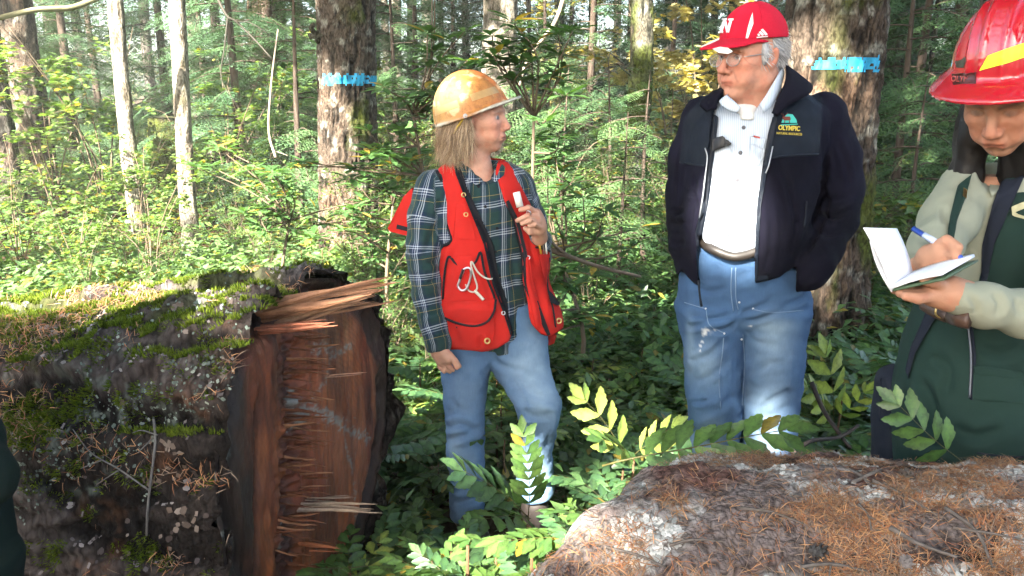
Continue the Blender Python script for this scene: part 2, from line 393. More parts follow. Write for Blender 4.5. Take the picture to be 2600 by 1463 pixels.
# ---------------------------------------------------------------- the fallen log at the left, with its cut end
LT = R(14.0); LC = np.array([-.536, 2.25, .620]); LR = .555
LA = np.array([-math.cos(LT), math.sin(LT), -.112]); LH = np.array([math.sin(LT), math.cos(LT), 0.]); LZ = np.array([0, 0, 1.]); LN = np.array([math.cos(LT), -math.sin(LT), 0.])
def log_rad(T, S):
    """T: angle from the far side (LH) over the top; near side is pi"""
    near = np.exp(-((T - 2.25) / .35) ** 2) * .035 - np.exp(-((T - 1.35) / .3) ** 2) * .012 + .02 * np.sin(3 * T + .5)
    flat = np.exp(-((T - np.pi) / .5) ** 2) * -.02
    return LR * (1 - .085 * np.clip(S, 0, 3)) + near + flat
def log_left():
    ns, nt = 330, 420
    S = np.concatenate([np.linspace(0, 1.4, 230), np.linspace(1.43, 4.2, 30)]); T = np.concatenate([np.linspace(0, .7, 30, endpoint=False), np.linspace(.7, 3.9, 270, endpoint=False), np.linspace(3.9, 2 * np.pi, 40, endpoint=False)]); nt = len(T); SS, TT = np.meshgrid(S, T, indexing='ij')
    r = log_rad(TT, SS); q = np.stack([np.cos(TT) * 4.6, np.sin(TT) * 4.6, SS * 1.5 + .25 * np.sin(TT * 2)], -1)
    q = q + .3 * np.stack([vnoise(q * 2, 5), vnoise(q * 2, 6), vnoise(q * 2, 7)], -1)
    rid = vnoise(q, 61); rd2 = vnoise(q * np.array([2.3, 2.3, 3.0]), 62); plate = ss(rid, -.25, .05) - .6 * ss(rid, .3, .55)
    plate2 = ss(rd2, -.2, .1)
    P3 = np.stack([np.cos(TT) * r, np.sin(TT) * r, SS], -1)
    h = .036 * plate + .014 * plate2 + .012 * fbm(P3 * 16, 3, 63) + .006 * fbm(P3 * 55, 2, 64)
    jag = .03 * fbm(np.stack([np.cos(TT) * 3, np.sin(TT) * 3, SS * 0], -1), 4, 66) + .018 * fbm(np.stack([np.cos(TT) * 14, np.sin(TT) * 14, SS * 0], -1), 2, 68)
    h = h - .03
    top = np.exp(-((TT - 1.75) / .45) ** 2)
    # a rounded, broken lip at the cut
    lip = np.exp(-SS / .03) * .02
    rr = r + h - lip
    off = jag * np.exp(-SS / .10)
    p = LC + LA * (SS + off)[..., None] + LH * (np.cos(TT) * rr)[..., None] + LZ * (np.sin(TT) * rr)[..., None]
    V = p.reshape(-1, 3); hh = (plate * .6 + plate2 * .4).ravel()
    col = np.array([.010, .008, .0075])[None] * (1 - ss(hh, .1, .9))[:, None] + np.array([.066, .054, .05])[None] * ss(hh, .1, .9)[:, None]
    up = np.sin(TT).ravel()
    gr = ss(fbm(V * 13, 4, 71), .05, .55) * ss(hh, .3, .8); col = mixc(col, (.15, .138, .135), gr * (.12 + .6 * ss(up, .35, .8)))
    lich = ss(fbm(V * 24, 4, 72), .22, .6) * ss(fbm(V * 3.5, 2, 73), -.25, .3) * (1 - ss(up, .5, .85)); col = mixc(col, (.13, .16, .14), lich * .7)
    rust = ss(fbm(V * 5, 3, 74), .2, .6); col = mixc(col, (.10, .045, .02), rust * ss(fbm(V * 30, 3, 78), -.2, .5) * .5)
    mo = ss(fbm(V * 6, 4, 75) + .9 * up - .75, -.1, .5); col = mixc(col, (.05, .062, .014), mo * .65)
    lipd = np.exp(-SS.ravel() / .045); col = mixc(col, (.012, .009, .008), lipd * .8)
    return V, grid_faces(len(S), nt, True), col
lv, lf, lcol = log_left()
LOG1 = thing('fallen_log', (LC[0] - .6, LC[1] + .1, 0), 'huge mossy fallen log with a rust brown splintered cut end, beside the woman', 'log')
LOG1_BARK = part('bark', lv, lf, bark_material('log_bark', .8, 45), LOG1, attrs={'col': lcol})
LOG1_BVH = None

def face_pt(a, b, d=0.0):
    return LC + LH * a + LZ * b + LN * d
def px_face(px, py):
    """photo pixel -> in-plane coordinates on the cut face"""
    c0 = np.array([0, 0, CAMZ]); w = W(px, py, 2.0) - c0; s = np.dot(LC - c0, LN) / np.dot(w, LN); p = c0 + w * s - LC
    return np.array([np.dot(p, LH), p[2]])
def log_face():
    """the cut end as one relief: bark rim, felling cut, hinge of torn wood, undercut"""
    na, nb = 190, 230; a, b = np.meshgrid(np.linspace(-.60, .60, na), np.linspace(-.60, .60, nb), indexing='ij'); TT = np.arctan2(b, a) % (2 * np.pi); R0 = log_rad(TT, 0 * TT) - .028; UU = np.hypot(a, b) / R0; sc_ = np.where(UU > 1, 1 / np.maximum(UU, 1e-6), 1.0); a = a * sc_; b = b * sc_; inside = UU < 1.02; UU = np.minimum(UU, 1)
    P3 = np.stack([a, b, 0 * a], -1)
    hx = -.135 + .10 * b + .02 * fbm(P3 * 6, 2, 81)                       # hinge line
    hw = .055 + .018 * vnoise(P3 * 7, 82)
    hin = np.exp(-(np.abs(a - hx) / hw) ** 2) * ss(b, .42, .33)
    left = ss(a, hx - hw * .3, hx - hw * 1.2)
    d = -.008 * left - .034 * hin * (1 + .8 * fbm(P3 * np.array([18, 55, 1]), 3, 83)) + .005 * fbm(P3 * np.array([60, 14, 1]), 3, 84)
    d = d - .05 * ss(UU, .80, .87) * ss(UU, .99, .90) * (.45 + .6 * fbm(P3 * 9, 2, 85)) + .012 * ss(UU, .93, .98)
    d = d - .10 * ss(b, .36, .5) * ss(a, .16, -.1) * (1 + .5 * fbm(P3 * 10, 3, 90))
    d = d + .02 * ss(a, -.30, -.45)
    d = d - .02 - .02 * UU ** 6
    sp = -.30 + .18 * (b - .1)                                            # long dark split in the undercut wood
    split = np.exp(-(np.abs(a - sp) / .008) ** 2) * ss(b, .3, .2); d = d - .05 * split
    p = LC + LH * a[..., None] + LZ * b[..., None] + LN * d[..., None]
    V = p.reshape(-1, 3); A = a.ravel(); B = b.ravel(); u = UU.ravel(); Q = np.stack([A, B, 0 * A], 1)
    st = fbm(Q * np.array([44, 7, 1]), 4, 86); st2 = fbm(Q * np.array([11, 3.5, 1]), 4, 87); blot = fbm(Q * 5, 3, 88)
    col = np.array([.17, .042, .016])[None] * (1 + .32 * st[:, None] + .4 * blot[:, None])
    col = mixc(col, (.27, .085, .030), ss(st2 + .3 * ss(A, .0, .2), .1, .7) * .75)
    col = mixc(col, (.33, .16, .065), ss(B, .1, .38) * ss(A, -.02, .10) * ss(A, .3, .2) * (.5 + .5 * st))
    col = mixc(col, (.06, .018, .011), ss(hin.ravel(), .35, .95) * .7)
    col = mixc(col, (.03, .016, .011), np.clip(left.ravel() * (ss(A, -.27, -.36) * .85 + ss(blot, -.1, .7) * .35), 0, 1))
    ring = ss(u, .78, .86); col = mixc(col, (.022, .013, .010), ring * .93)
    red = ss(u, .86, .9) * ss(u, .985, .94) * ss(B, .3, .45); col = mixc(col, (.12, .028, .016), red * .8 * ss(fbm(Q * np.array([30, 30, 1]), 2, 95), -.5, .3))
    col = mixc(col, (.006, .004, .003), split.ravel() * .95)
    # greenish white mould and chalky saw streaks
    def streak(pts, w, ragx=.008):
        ab = np.array([px_face(*p) for p in pts]); m = np.zeros(len(A)); jx = ragx * fbm(Q * np.array([50, 120, 1]), 2, 91)
        for (x0, y0), (x1, y1) in zip(ab[:-1], ab[1:]):
            t = np.clip(((A - x0) * (x1 - x0) + (B - y0) * (y1 - y0)) / ((x1 - x0) ** 2 + (y1 - y0) ** 2 + 1e-9), 0, 1)
            dd = np.hypot(A + jx - x0 - t * (x1 - x0), B + jx * 2 - y0 - t * (y1 - y0)); m = np.maximum(m, ss(dd, w, w * .35))
        return m
    k = np.zeros(len(A))
    for pts, w in (([(815, 885), (880, 895), (905, 880)], .012), ([(862, 900), (845, 960), (812, 1015)], .009), ([(790, 1035), (850, 1060), (900, 1095), (955, 1115)], .016), ([(888, 1100), (905, 1180), (920, 1260), (925, 1350)], .010),
                   ([(770, 1010), (795, 1060), (775, 1090)], .022), ([(912, 1050), (918, 1190)], .003), ([(945, 1110), (950, 1175)], .003), ([(760, 1310), (735, 1420)], .012),
                   ([(600, 1130), (603, 1170), (590, 1190)], .016), ([(560, 1200), (548, 1300), (545, 1340)], .013), ([(590, 1330), (560, 1400)], .014), ([(637, 865), (610, 930), (605, 960)], .007), ([(545, 1350), (535, 1420)], .018)):
        k = np.maximum(k, streak(pts, w))
    k = k * ss(fbm(Q * np.array([40, 90, 1]), 3, 92), -1.2, -.1); col = mixc(col, (.24, .27, .25), k * .7)
    rho = np.hypot(A - .03, B + .05); col = col * (1 + .16 * np.sin(rho * 420 + 3 * fbm(Q * 6, 2, 99)) * ss(rho, .12, .3))[:, None] * (1 + .22 * fbm(Q * np.array([150, 14, 1]), 2, 94))[:, None]
    col = col * (.74 * (1 - .45 * ss(fbm(Q * np.array([7, 4, 1]), 3, 93), .0, .6)))[:, None]
    col = np.clip(col, .003, 1); F = grid_faces(na, nb); F = F[inside.ravel()[F].any(1)]; return V, F[:, ::-1], col
fv, ff, fcol = log_face()
t_ = NT('cut_wood'); n_ = t_.noise(t_.coord((1, 1, .06)), 220, 4, .7); c_ = t_.mix(n_, (.6, .55, .55), (1.35, 1.35, 1.35)); t_.bump(n_, .5, .006)
t_.set(Base_Color=t_.mix(1.0, t_.attr('col'), c_, 'MULTIPLY'), Roughness=.62, Specular_IOR_Level=.35); M_CUT = t_.m
part('cut_face', fv, ff, M_CUT, LOG1, attrs={'col': fcol})

def splinter(p0, p1, w0, w1, th, seed=0, n=8):
    """a torn sliver: flat, ragged, tapering to split ends"""
    r = np.random.default_rng(seed); p0 = np.asarray(p0); p1 = np.asarray(p1); ax = p1 - p0; L = np.linalg.norm(ax); ax = ax / L
    s = np.cross(ax, [.3, -1, .1]); s /= np.linalg.norm(s); o = np.cross(ax, s); t = np.linspace(0, 1, n); wd = (w0 + (w1 - w0) * t) * (1 + .12 * r.normal(size=n)); wd[-1] = w1 * .15
    mid = p0 + ax * (t * L)[:, None] + s * (r.normal(0, .03, n) * w0 + .6 * w0 * np.sin(t * 2.5 + seed))[:, None]
    rows = [mid + s * (wd / 2)[:, None], mid + o * (th * (1 - .7 * t))[:, None] + s * (wd * .12)[:, None], mid - s * (wd / 2)[:, None] + o * th * .2, mid - o * (th * .5 * (1 - t))[:, None]]
    v = np.stack(rows, 1).reshape(-1, 3); f = grid_faces(n, 4, True); caps = np.array([[0, 1, 2, 3], [(n - 1) * 4 + 3, (n - 1) * 4 + 2, (n - 1) * 4 + 1, (n - 1) * 4]])
    return v, [f, caps]
def on_face(px, py, d): a, b = px_face(px, py); return face_pt(a, b, d)
t_ = NT('torn_wood'); n_ = t_.noise(t_.coord(), 160, 4, .75); t_.bump(n_, .6, .004)
t_.set(Base_Color=t_.mix(1.0, t_.attr('col'), t_.mix(n_, (.5, .45, .42), (1.4, 1.4, 1.4)), 'MULTIPLY'), Roughness=.75, Specular_IOR_Level=.25); M_TORN = t_.m
def add_splinter(a, b, da, db, w0, w1, th, col, seed):
    p0 = on_face(*a, da); p1 = W(*b, p0[1] - db)
    v, f = splinter(p0, p1, w0, w1, th, seed); part('splinter', v, f, M_TORN, LOG1, attrs={'col': np.tile(col, (len(v), 1)) * (1 + .25 * np.random.default_rng(seed).normal(size=(len(v), 1)))}, smooth=False)
bs = np.random.default_rng(17)
def bundle(a, b, da, db, n, spread, w, col):
    for k in range(n):
        o = bs.normal(0, spread, 2); l = bs.uniform(.62, 1.0); ax, ay = a[0] + bs.uniform(-12, 14), a[1] + o[1]; bx, by = a[0] + (b[0] - a[0]) * l, a[1] + (b[1] - a[1]) * l + o[1] * .8 + bs.normal(0, 1.5)
        add_splinter((ax, ay), (bx, by), da + bs.normal(0, .008), db * l + bs.normal(0, .006), w * bs.uniform(.5, 1.2), w * .25, w * bs.uniform(.35, .7), np.array(col) * bs.uniform(.6, 1.35), 1000 + bs.integers(9999))
bundle((712, 802), (1022, 714), -.05, .10, 9, 7, .022, (.21, .105, .058))
bundle((735, 825), (985, 745), -.03, .09, 5, 5, .015, (.27, .15, .09))
bundle((800, 800), (1032, 757), .0, .06, 4, 2, .008, (.21, .11, .065))
bundle((700, 842), (880, 818), -.05, .05, 10, 9, .010, (.26, .09, .05))
bundle((845, 957), (945, 944), -.02, .05, 2, 1, .005, (.42, .24, .17))
bundle((790, 1290), (972, 1290), -.05, .06, 8, 7, .010, (.22, .17, .13))
bundle((800, 1268), (925, 1258), -.04, .06, 3, 2, .006, (.2, .15, .12))
bundle((790, 1388), (870, 1390), -.05, .05, 7, 9, .010, (.20, .07, .03))
sr = np.random.default_rng(5)
for k in range(64):
    py = sr.uniform(850, 1440); cx = 800 + (py - 850) * -.045 + sr.normal(0, 16); L = sr.uniform(18, 72) * (1.2 if py < 950 else 1)
    c = (.24, .115, .06) if sr.random() < .3 else (.12, .045, .022)
    add_splinter((cx - L * .4, py), (cx + L * .6, py + sr.normal(0, 6)), -.06, sr.uniform(.02, .06), sr.uniform(.004, .013), .002, sr.uniform(.003, .008), c, 100 + k)

# ---------------------------------------------------------------- the log across the lower right corner
NPHI = R(7.0); NB = np.array([math.cos(NPHI), -math.sin(NPHI), .03]); NHV = np.array([-math.sin(NPHI), -math.cos(NPHI), 0.]); NE = np.array([.245, 1.50, .405]); NR = .5
def log_right():
    S = np.concatenate([np.linspace(-.12, 1.3, 270), np.linspace(1.34, 3.4, 25)]); Bt = np.concatenate([np.linspace(-np.pi, -.8, 40, endpoint=False), np.linspace(-.8, 1.3, 200, endpoint=False), np.linspace(1.3, np.pi, 40, endpoint=False)]); SS, BB = np.meshgrid(S, Bt, indexing='ij')
    P = np.stack([np.cos(BB) * 3.4, np.sin(BB) * 3.4, SS * 1.3], -1); P = P + .25 * np.stack([vnoise(P * 2, 1), vnoise(P * 2, 2), 0 * SS], -1)
    pl = ss(vnoise(P, 161), -.3, .1); P3 = np.stack([np.cos(BB) * .5, np.sin(BB) * .5, SS], -1)
    h = .02 * pl + .010 * fbm(P3 * 9, 3, 163) + .005 * fbm(P3 * 40, 3, 164) - .012
    s0 = SS + .12                                            # distance from the sawn edge
    lip = .035 * np.exp(-s0 / .05) + .03 * np.exp(-s0 / .012)
    rr = NR + h - lip
    obl = -.60 * (np.sin(BB) * NR) - .06 + .02 * fbm(np.stack([np.cos(BB) * 5, np.sin(BB) * 5, 0 * BB], -1), 3, 167)   # oblique saw cut
    s = SS + .12 + obl * np.exp(-s0 / 1.0)
    p = NE + NB * s[..., None] + LZ * (np.cos(BB) * rr)[..., None] + NHV * (np.sin(BB) * rr)[..., None]
    V = p.reshape(-1, 3); hh = pl.ravel(); S0 = s0.ravel()
    col = np.array([.03, .021, .018])[None] * (1 - ss(hh, 0, 1))[:, None] + np.array([.16, .13, .122])[None] * ss(hh, 0, 1)[:, None]
    wl_ = ss(fbm(V * np.array([9, 13, 9]), 4, 171) + .75 * np.exp(-S0 / .22) + .22, .2, .5) * (.35 + .65 * ss(fbm(V * 60, 2, 175), -.5, .2)); col = mixc(col, (.36, .355, .34), wl_ * .8)
    br = ss(fbm(V * 6, 3, 172) + .5 * ss(BB.ravel(), .3, .75) * np.exp(-S0 / .5), .1, .6); col = mixc(col, (.10, .035, .022), br * .75)
    rim = np.exp(-S0 / .02); col = mixc(col, (.34, .32, .30), rim * .6)
    ca = V.reshape(len(S), -1, 3)[0]; cen = ca.mean(0); V2 = np.concatenate([V, ca, ca * .93 + cen * .07 + NB * .01, cen[None]]); k = len(V); n = len(Bt); j = np.arange(n); j2 = (j + 1) % n
    f = [grid_faces(len(S), n, True)]
    return V2, f, np.concatenate([col, np.tile([.05, .02, .012], (2 * n + 1, 1))]), [np.stack([k + j, k + j2, k + n + j2, k + n + j], 1), np.stack([k + n + j, k + n + j2, np.full(n, k + 2 * n)], 1)]
nv, nf, ncol, ncap = log_right(); NCAP = 561
LOG2 = thing('fallen_log', (NE[0] + .8, NE[1] - .1, 0), 'thick fallen log strewn with orange needles and white lichen, in the lower right corner', 'log')
LOG2_BARK = part('bark', nv[:-NCAP], nf, bark_material('near_log_bark', .6, 85), LOG2, attrs={'col': ncol[:-NCAP]})
part('cut_face', nv[-NCAP:], [c - (len(nv) - NCAP) for c in ncap], M_CUT, LOG2, attrs={'col': ncol[-NCAP:]})

# ================================================================== helpers: implicit surfaces for people
def smin(a, b, k):
    h = np.clip(.5 + .5 * (b - a) / k, 0, 1); return b + (a - b) * h - k * h * (1 - h)
def smax(a, b, k): return -smin(-a, -b, k)
class Grid:
    def __init__(s, lo, hi, h):
        s.h = h; s.lo = np.asarray(lo, float); s.n = np.ceil((np.asarray(hi) - s.lo) / h).astype(int) + 1
        ax = [(s.lo[k] + h * np.arange(s.n[k])).astype(np.float32) for k in range(3)]
        s.x, s.y, s.z = ax[0][:, None, None], ax[1][None, :, None], ax[2][None, None, :]; s.zs = ax[2]
    def full(s): return np.broadcast_arrays(s.x, s.y, s.z)
    def px(s):
        if not hasattr(s, '_px'):
            zz = s.z - CAMZ; dep = s.y * CP - zz * SP; s._px = (1300 + FPX * s.x / dep, np.broadcast_to(731.5 - FPX * (s.y * SP + zz * CP) / dep, s.n), np.broadcast_to(dep, s.n))
        return s._px
class Pts:
    """the same interface for a bare list of points"""
    def __init__(s, v): s.x, s.y, s.z = v[:, 0], v[:, 1], v[:, 2]; s.zs = s.z
def ell(G, c, r, rot=None):
    X, Y, Z = G.x - c[0], G.y - c[1], G.z - c[2]
    if rot is not None: X, Y, Z = (rot[0, k] * X + rot[1, k] * Y + rot[2, k] * Z for k in range(3))
    k0 = np.sqrt((X / r[0]) ** 2 + (Y / r[1]) ** 2 + (Z / r[2]) ** 2); k1 = np.sqrt((X / r[0] ** 2) ** 2 + (Y / r[1] ** 2) ** 2 + (Z / r[2] ** 2) ** 2)
    return k0 * (k0 - 1) / (k1 + 1e-6)
def rcone(G, a, b, ra, rb):
    a = np.asarray(a, float); b = np.asarray(b, float); e = b - a; L = float(e @ e) + 1e-9
    X, Y, Z = G.x - a[0], G.y - a[1], G.z - a[2]
    t = np.clip((X * e[0] + Y * e[1] + Z * e[2]) / L, 0, 1)
    return np.sqrt((X - t * e[0]) ** 2 + (Y - t * e[1]) ** 2 + (Z - t * e[2]) ** 2) - (ra + (rb - ra) * t)
def chain(G, pts, rad, k=.02):
    d = None
    for i in range(len(pts) - 1):
        e = rcone(G, pts[i], pts[i + 1], rad[i], rad[i + 1]); d = e if d is None else smin(d, e, k)
    return d
def wchain(rows): return [W(*r[:3]) for r in rows], [r[3] for r in rows]
def loft(G, rows, p=2.4, yaw=0.0, ends=.02):
    """rows: (pxL, pxR, py, Y, ry): stacked ellipses whose outline meets the given pixels"""
    k = []
    for L, Rr, py, Y, ry in rows:
        a, b = W(L, py, Y), W(Rr, py, Y); k.append([a[2], (a[0] + b[0]) / 2, Y, abs(b[0] - a[0]) / 2, ry])
    k = np.array(sorted(k)); zf = np.linspace(k[0, 0], k[-1, 0], 120); sm = smooth_path(k, 400); o = np.argsort(sm[:, 0]); sm = sm[o]
    f = lambda c: np.interp(G.zs, sm[:, 0], sm[:, c]).astype(np.float32)
    cx, cyy, rx, ry = f(1), f(2), f(3), f(4)
    if G.x.ndim == 3: cx, cyy, rx, ry = (q[None, None, :] for q in (cx, cyy, rx, ry))
    X, Y = G.x - cx, G.y - cyy
    if yaw: c, s = math.cos(yaw), math.sin(yaw); X, Y = c * X + s * Y, -s * X + c * Y
    d = ((np.abs(X / rx) ** p + np.abs(Y / ry) ** p) ** (1 / p) - 1) * np.minimum(rx, ry)
    return smax(d, np.maximum(G.z - k[-1, 0], k[0, 0] - G.z), ends)
def poly_sd(px, py, poly):
    """signed distance in pixels to a polygon (negative inside)"""
    P = np.asarray(poly, np.float32); d = None; ins = np.zeros(np.shape(px), bool)
    for a, b in zip(P, np.roll(P, -1, 0)):
        e = b - a; X, Y = px - a[0], py - a[1]; t = np.clip((X * e[0] + Y * e[1]) / (e @ e + 1e-9), 0, 1); q = (X - t * e[0]) ** 2 + (Y - t * e[1]) ** 2
        d = q if d is None else np.minimum(d, q)
        cr = (a[1] > py) != (b[1] > py)
        if abs(e[1]) > 1e-6: ins ^= cr & (px < a[0] + (py - a[1]) * e[0] / e[1])
    d = np.sqrt(d); return np.where(ins, -d, d)
def cut(G, d, poly, front=None, k=.006):
    """carve away the part of d seen through the polygon (metres at depth); front = keep points behind this y"""
    px, py, dep = G.px(); s = poly_sd(px, py, poly) * dep / FPX
    if front is not None: s = np.maximum(s, G.y - front)
    return smax(d, -s, k)
def keep(G, d, poly, k=.006):
    px, py, dep = G.px(); return smax(d, poly_sd(px, py, poly) * dep / FPX, k)
def surfnet(G, F):
    F = np.ascontiguousarray(np.broadcast_to(F, G.n), np.float32); F = np.pad(F, 1, constant_values=1.0); n = np.array(F.shape); S = F < 0
    c = sum(S[a:n[0] - 1 + a, b:n[1] - 1 + b, d:n[2] - 1 + d].astype(np.int8) for a in (0, 1) for b in (0, 1) for d in (0, 1))
    act = np.argwhere((c > 0) & (c < 8)); idx = -np.ones(n - 1, np.int64); idx[tuple(act.T)] = np.arange(len(act))
    acc = np.zeros((len(act), 3)); cnt = np.zeros(len(act)); cor = [(a, b, d) for a in (0, 1) for b in (0, 1) for d in (0, 1)]
    for p in cor:
        for ax in range(3):
            if p[ax]: continue
            q = list(p); q[ax] = 1; fa = F[tuple((act + p).T)]; fb = F[tuple((act + q).T)]; m = (fa < 0) != (fb < 0); t = fa[m] / (fa[m] - fb[m])
            pt = np.tile(np.array(p, float), (m.sum(), 1)); pt[:, ax] += t; acc[m] += pt; cnt[m] += 1
    v = (act + acc / cnt[:, None] - 1) * G.h + G.lo; fs = []
    for ax in range(3):
        u, w = (ax + 1) % 3, (ax + 2) % 3
        lo_ = [slice(0, None)] * 3; hi_ = [slice(0, None)] * 3; lo_[ax] = slice(0, n[ax] - 1); hi_[ax] = slice(1, n[ax]); A, B = S[tuple(lo_)], S[tuple(hi_)]
        e = np.argwhere(A != B); e = e[(e[:, u] > 0) & (e[:, w] > 0)]; q = []
        for du, dw in ((1, 1), (0, 1), (0, 0), (1, 0)):
            k = e.copy(); k[:, u] -= du; k[:, w] -= dw; q.append(idx[tuple(k.T)])
        q = np.stack(q, 1); fl = ~A[tuple(e.T)]; q[fl] = q[fl][:, ::-1]; fs.append(q)
    f = np.concatenate(fs); f = f[(f >= 0).all(1)]
    return v, f
def vnormals(v, f):
    n = np.zeros_like(v); fn = np.cross(v[f[:, 2]] - v[f[:, 0]], v[f[:, 3]] - v[f[:, 1]])
    for k in range(4): np.add.at(n, f[:, k], fn)
    return n / (np.linalg.norm(n, axis=1)[:, None] + 1e-12)
def relax(v, f, it=2, w=.5):
    e = np.concatenate([f[:, [0, 1]], f[:, [1, 2]], f[:, [2, 3]], f[:, [3, 0]]])
    for _ in range(it):
        s = np.zeros_like(v); c = np.zeros(len(v)); np.add.at(s, e[:, 0], v[e[:, 1]]); np.add.at(c, e[:, 0], 1); v = v * (1 - w) + w * s / np.maximum(c, 1)[:, None]
    return v
def folds(v, f, lines):
    """press creases into the cloth: each (pixel polyline, width px, depth m; negative depth raises a ridge)"""
    n = vnormals(v, f); p = PROJ(v); d = np.zeros(len(v)); facing = n[:, 1] < .35
    for pts, w, dep in lines:
        P = np.asarray(pts, float); P = smooth_path(P, 4 * len(P)) if len(P) > 2 else P; q = np.full(len(v), 1e9); tt = np.zeros(len(v)); m = len(P) - 1
        for k in range(m):
            e = P[k + 1] - P[k]; t = np.clip(((p - P[k]) @ e) / (e @ e + 1e-9), 0, 1); dd = np.hypot(*(p - P[k] - t[:, None] * e).T); b = dd < q; q[b] = dd[b]; tt[b] = (k + t[b]) / m
        d -= dep * np.exp(-(q / w) ** 2) * (1 - np.abs(2 * tt - 1) ** 3) - dep * .45 * np.exp(-((q - 1.9 * w) / w) ** 2) * (1 - np.abs(2 * tt - 1) ** 3)
    return v + n * (d * facing)[:, None]
def bvh_of(v, f): return BVHTree.FromPolygons([tuple(x) for x in v], [tuple(int(i) for i in q) for q in f])
CAMP = Vector((0, 0, CAMZ))
def drape_pts(bvh, pts, off, fallback=None):
    out = []; last = fallback
    for px, py in pts:
        d = Vector(W(px, py, 2.0)) - CAMP; d.normalize(); h = bvh.ray_cast(CAMP, d)
        if h[0] is not None: t = (h[0] - CAMP).length; last = t
        else: t = last if last is not None else 3.0
        out.append(np.array(CAMP + d * (t - off)))
    return np.array(out)
def patch(bvh, poly, thick=.004, step=4, bulge=0.0, inset=.002):
    """a piece of material laid on a garment: polygon in photo pixels (each row spans left to right)"""
    P = np.asarray(poly, float); y0, y1 = P[:, 1].min() + .01, P[:, 1].max() - .01; ny = max(3, int((y1 - y0) / step)); rows = []
    for y in np.linspace(y0, y1, ny):
        xs = []
        for a, b in zip(P, np.roll(P, -1, 0)):
            if (a[1] > y) != (b[1] > y): xs.append(a[0] + (y - a[1]) * (b[0] - a[0]) / (b[1] - a[1]))
        rows.append((min(xs), max(xs), y))
    nx = max(3, int(max(r[1] - r[0] for r in rows) / step)); g = np.array([[(x, y) for x in np.linspace(a, b, nx)] for a, b, y in rows]).reshape(-1, 2)
    base = drape_pts(bvh, g, 0); ray = base - np.array(CAMP); ray /= np.linalg.norm(ray, axis=1)[:, None]
    I, J = np.meshgrid(np.linspace(-1, 1, ny), np.linspace(-1, 1, nx), indexing='ij'); bl = ((1 - I ** 2) * (1 - J ** 2)).ravel() * bulge
    # even out depth jumps
    D = np.linalg.norm(base - np.array(CAMP), axis=1).reshape(ny, nx); med = np.median(D); D = np.clip(D, med - .12, med + .12)
    for _ in range(2):
        D2 = D.copy(); D2[1:-1] = (D[:-2] + D[2:] + 2 * D[1:-1]) / 4; D2[:, 1:-1] = (D2[:, :-2] + D2[:, 2:] + 2 * D2[:, 1:-1]) / 4; D = np.minimum(D, D2 + .003)
    base = np.array(CAMP) + ray * D.ravel()[:, None]
    front = base - ray * (thick + bl)[:, None]; back = base + ray * inset
    v = np.concatenate([front, back]); n = ny * nx; f = grid_faces(ny, nx)
    ring = np.concatenate([np.arange(nx), np.arange(1, ny) * nx + nx - 1, (ny - 1) * nx + np.arange(nx - 2, -1, -1), np.arange(ny - 2, 0, -1) * nx]); r2 = np.roll(ring, -1)
    return v, [f[:, ::-1], np.stack([ring, r2, r2 + n, ring + n], 1)]
def cord(bvh, pts, r, off=.002, n=6, k=6, smooth=True, flat=1.0):
    P = smooth_path(np.asarray(pts, float), max(8, len(pts) * k)) if smooth and len(pts) > 2 else np.asarray(pts, float)
    if len(P) == 2: P = P[0] + (P[1] - P[0]) * np.linspace(0, 1, 8)[:, None]
    q = drape_pts(bvh, P, off)
    for _ in range(2): q[1:-1] = .25 * q[:-2] + .25 * q[2:] + .5 * q[1:-1]
    return tube(q, r, n, flat=flat)
def disc(c, nrm, r, th=.002, n=14, hole=0.0):
    nrm = np.asarray(nrm, float); nrm /= np.linalg.norm(nrm); s = np.cross(nrm, [0, 0, 1.]); s /= np.linalg.norm(s) + 1e-9; u = np.cross(s, nrm); a = np.linspace(0, 2 * np.pi, n, endpoint=False)
    ringp = lambda rr, o: c + nrm * o + rr * (np.cos(a)[:, None] * s + np.sin(a)[:, None] * u)
    if hole: L = [ringp(r, 0), ringp(r * .95, th), ringp((r + hole) / 2, th * 1.3), ringp(hole, th), ringp(hole, 0)]
    else: L = [ringp(r, 0), ringp(r, th * .7), ringp(r * .85, th), ringp(r * .4, th * .8), ringp(r * .02, th * .8)]
    return np.concatenate(L), grid_faces(len(L), n, True)[:, ::-1]
def ribbons(roots, tips, mids, w, nseg=7):
    """flat hair strands; all arrays (n,3)"""
    t = np.linspace(0, 1, nseg)[None, :, None]; p = roots[:, None] * (1 - t) ** 2 + 2 * mids[:, None] * t * (1 - t) + tips[:, None] * t ** 2
    tan = np.gradient(p, axis=1); view = p - np.array([0, 0, CAMZ]); s = np.cross(tan, view + rng.normal(0, .5, (len(roots), 1, 3))); s /= np.linalg.norm(s, axis=2)[..., None] + 1e-9
    ww = (w * (1 - .8 * t[..., 0] ** 2))[..., None]; v = np.stack([p - s * ww, p + s * ww], 2).reshape(-1, 3); n = len(roots); b = (np.arange(n) * nseg * 2)[:, None] + (np.arange(nseg - 1) * 2)[None]; b = b.ravel()
    return v, np.stack([b, b + 1, b + 3, b + 2], 1)

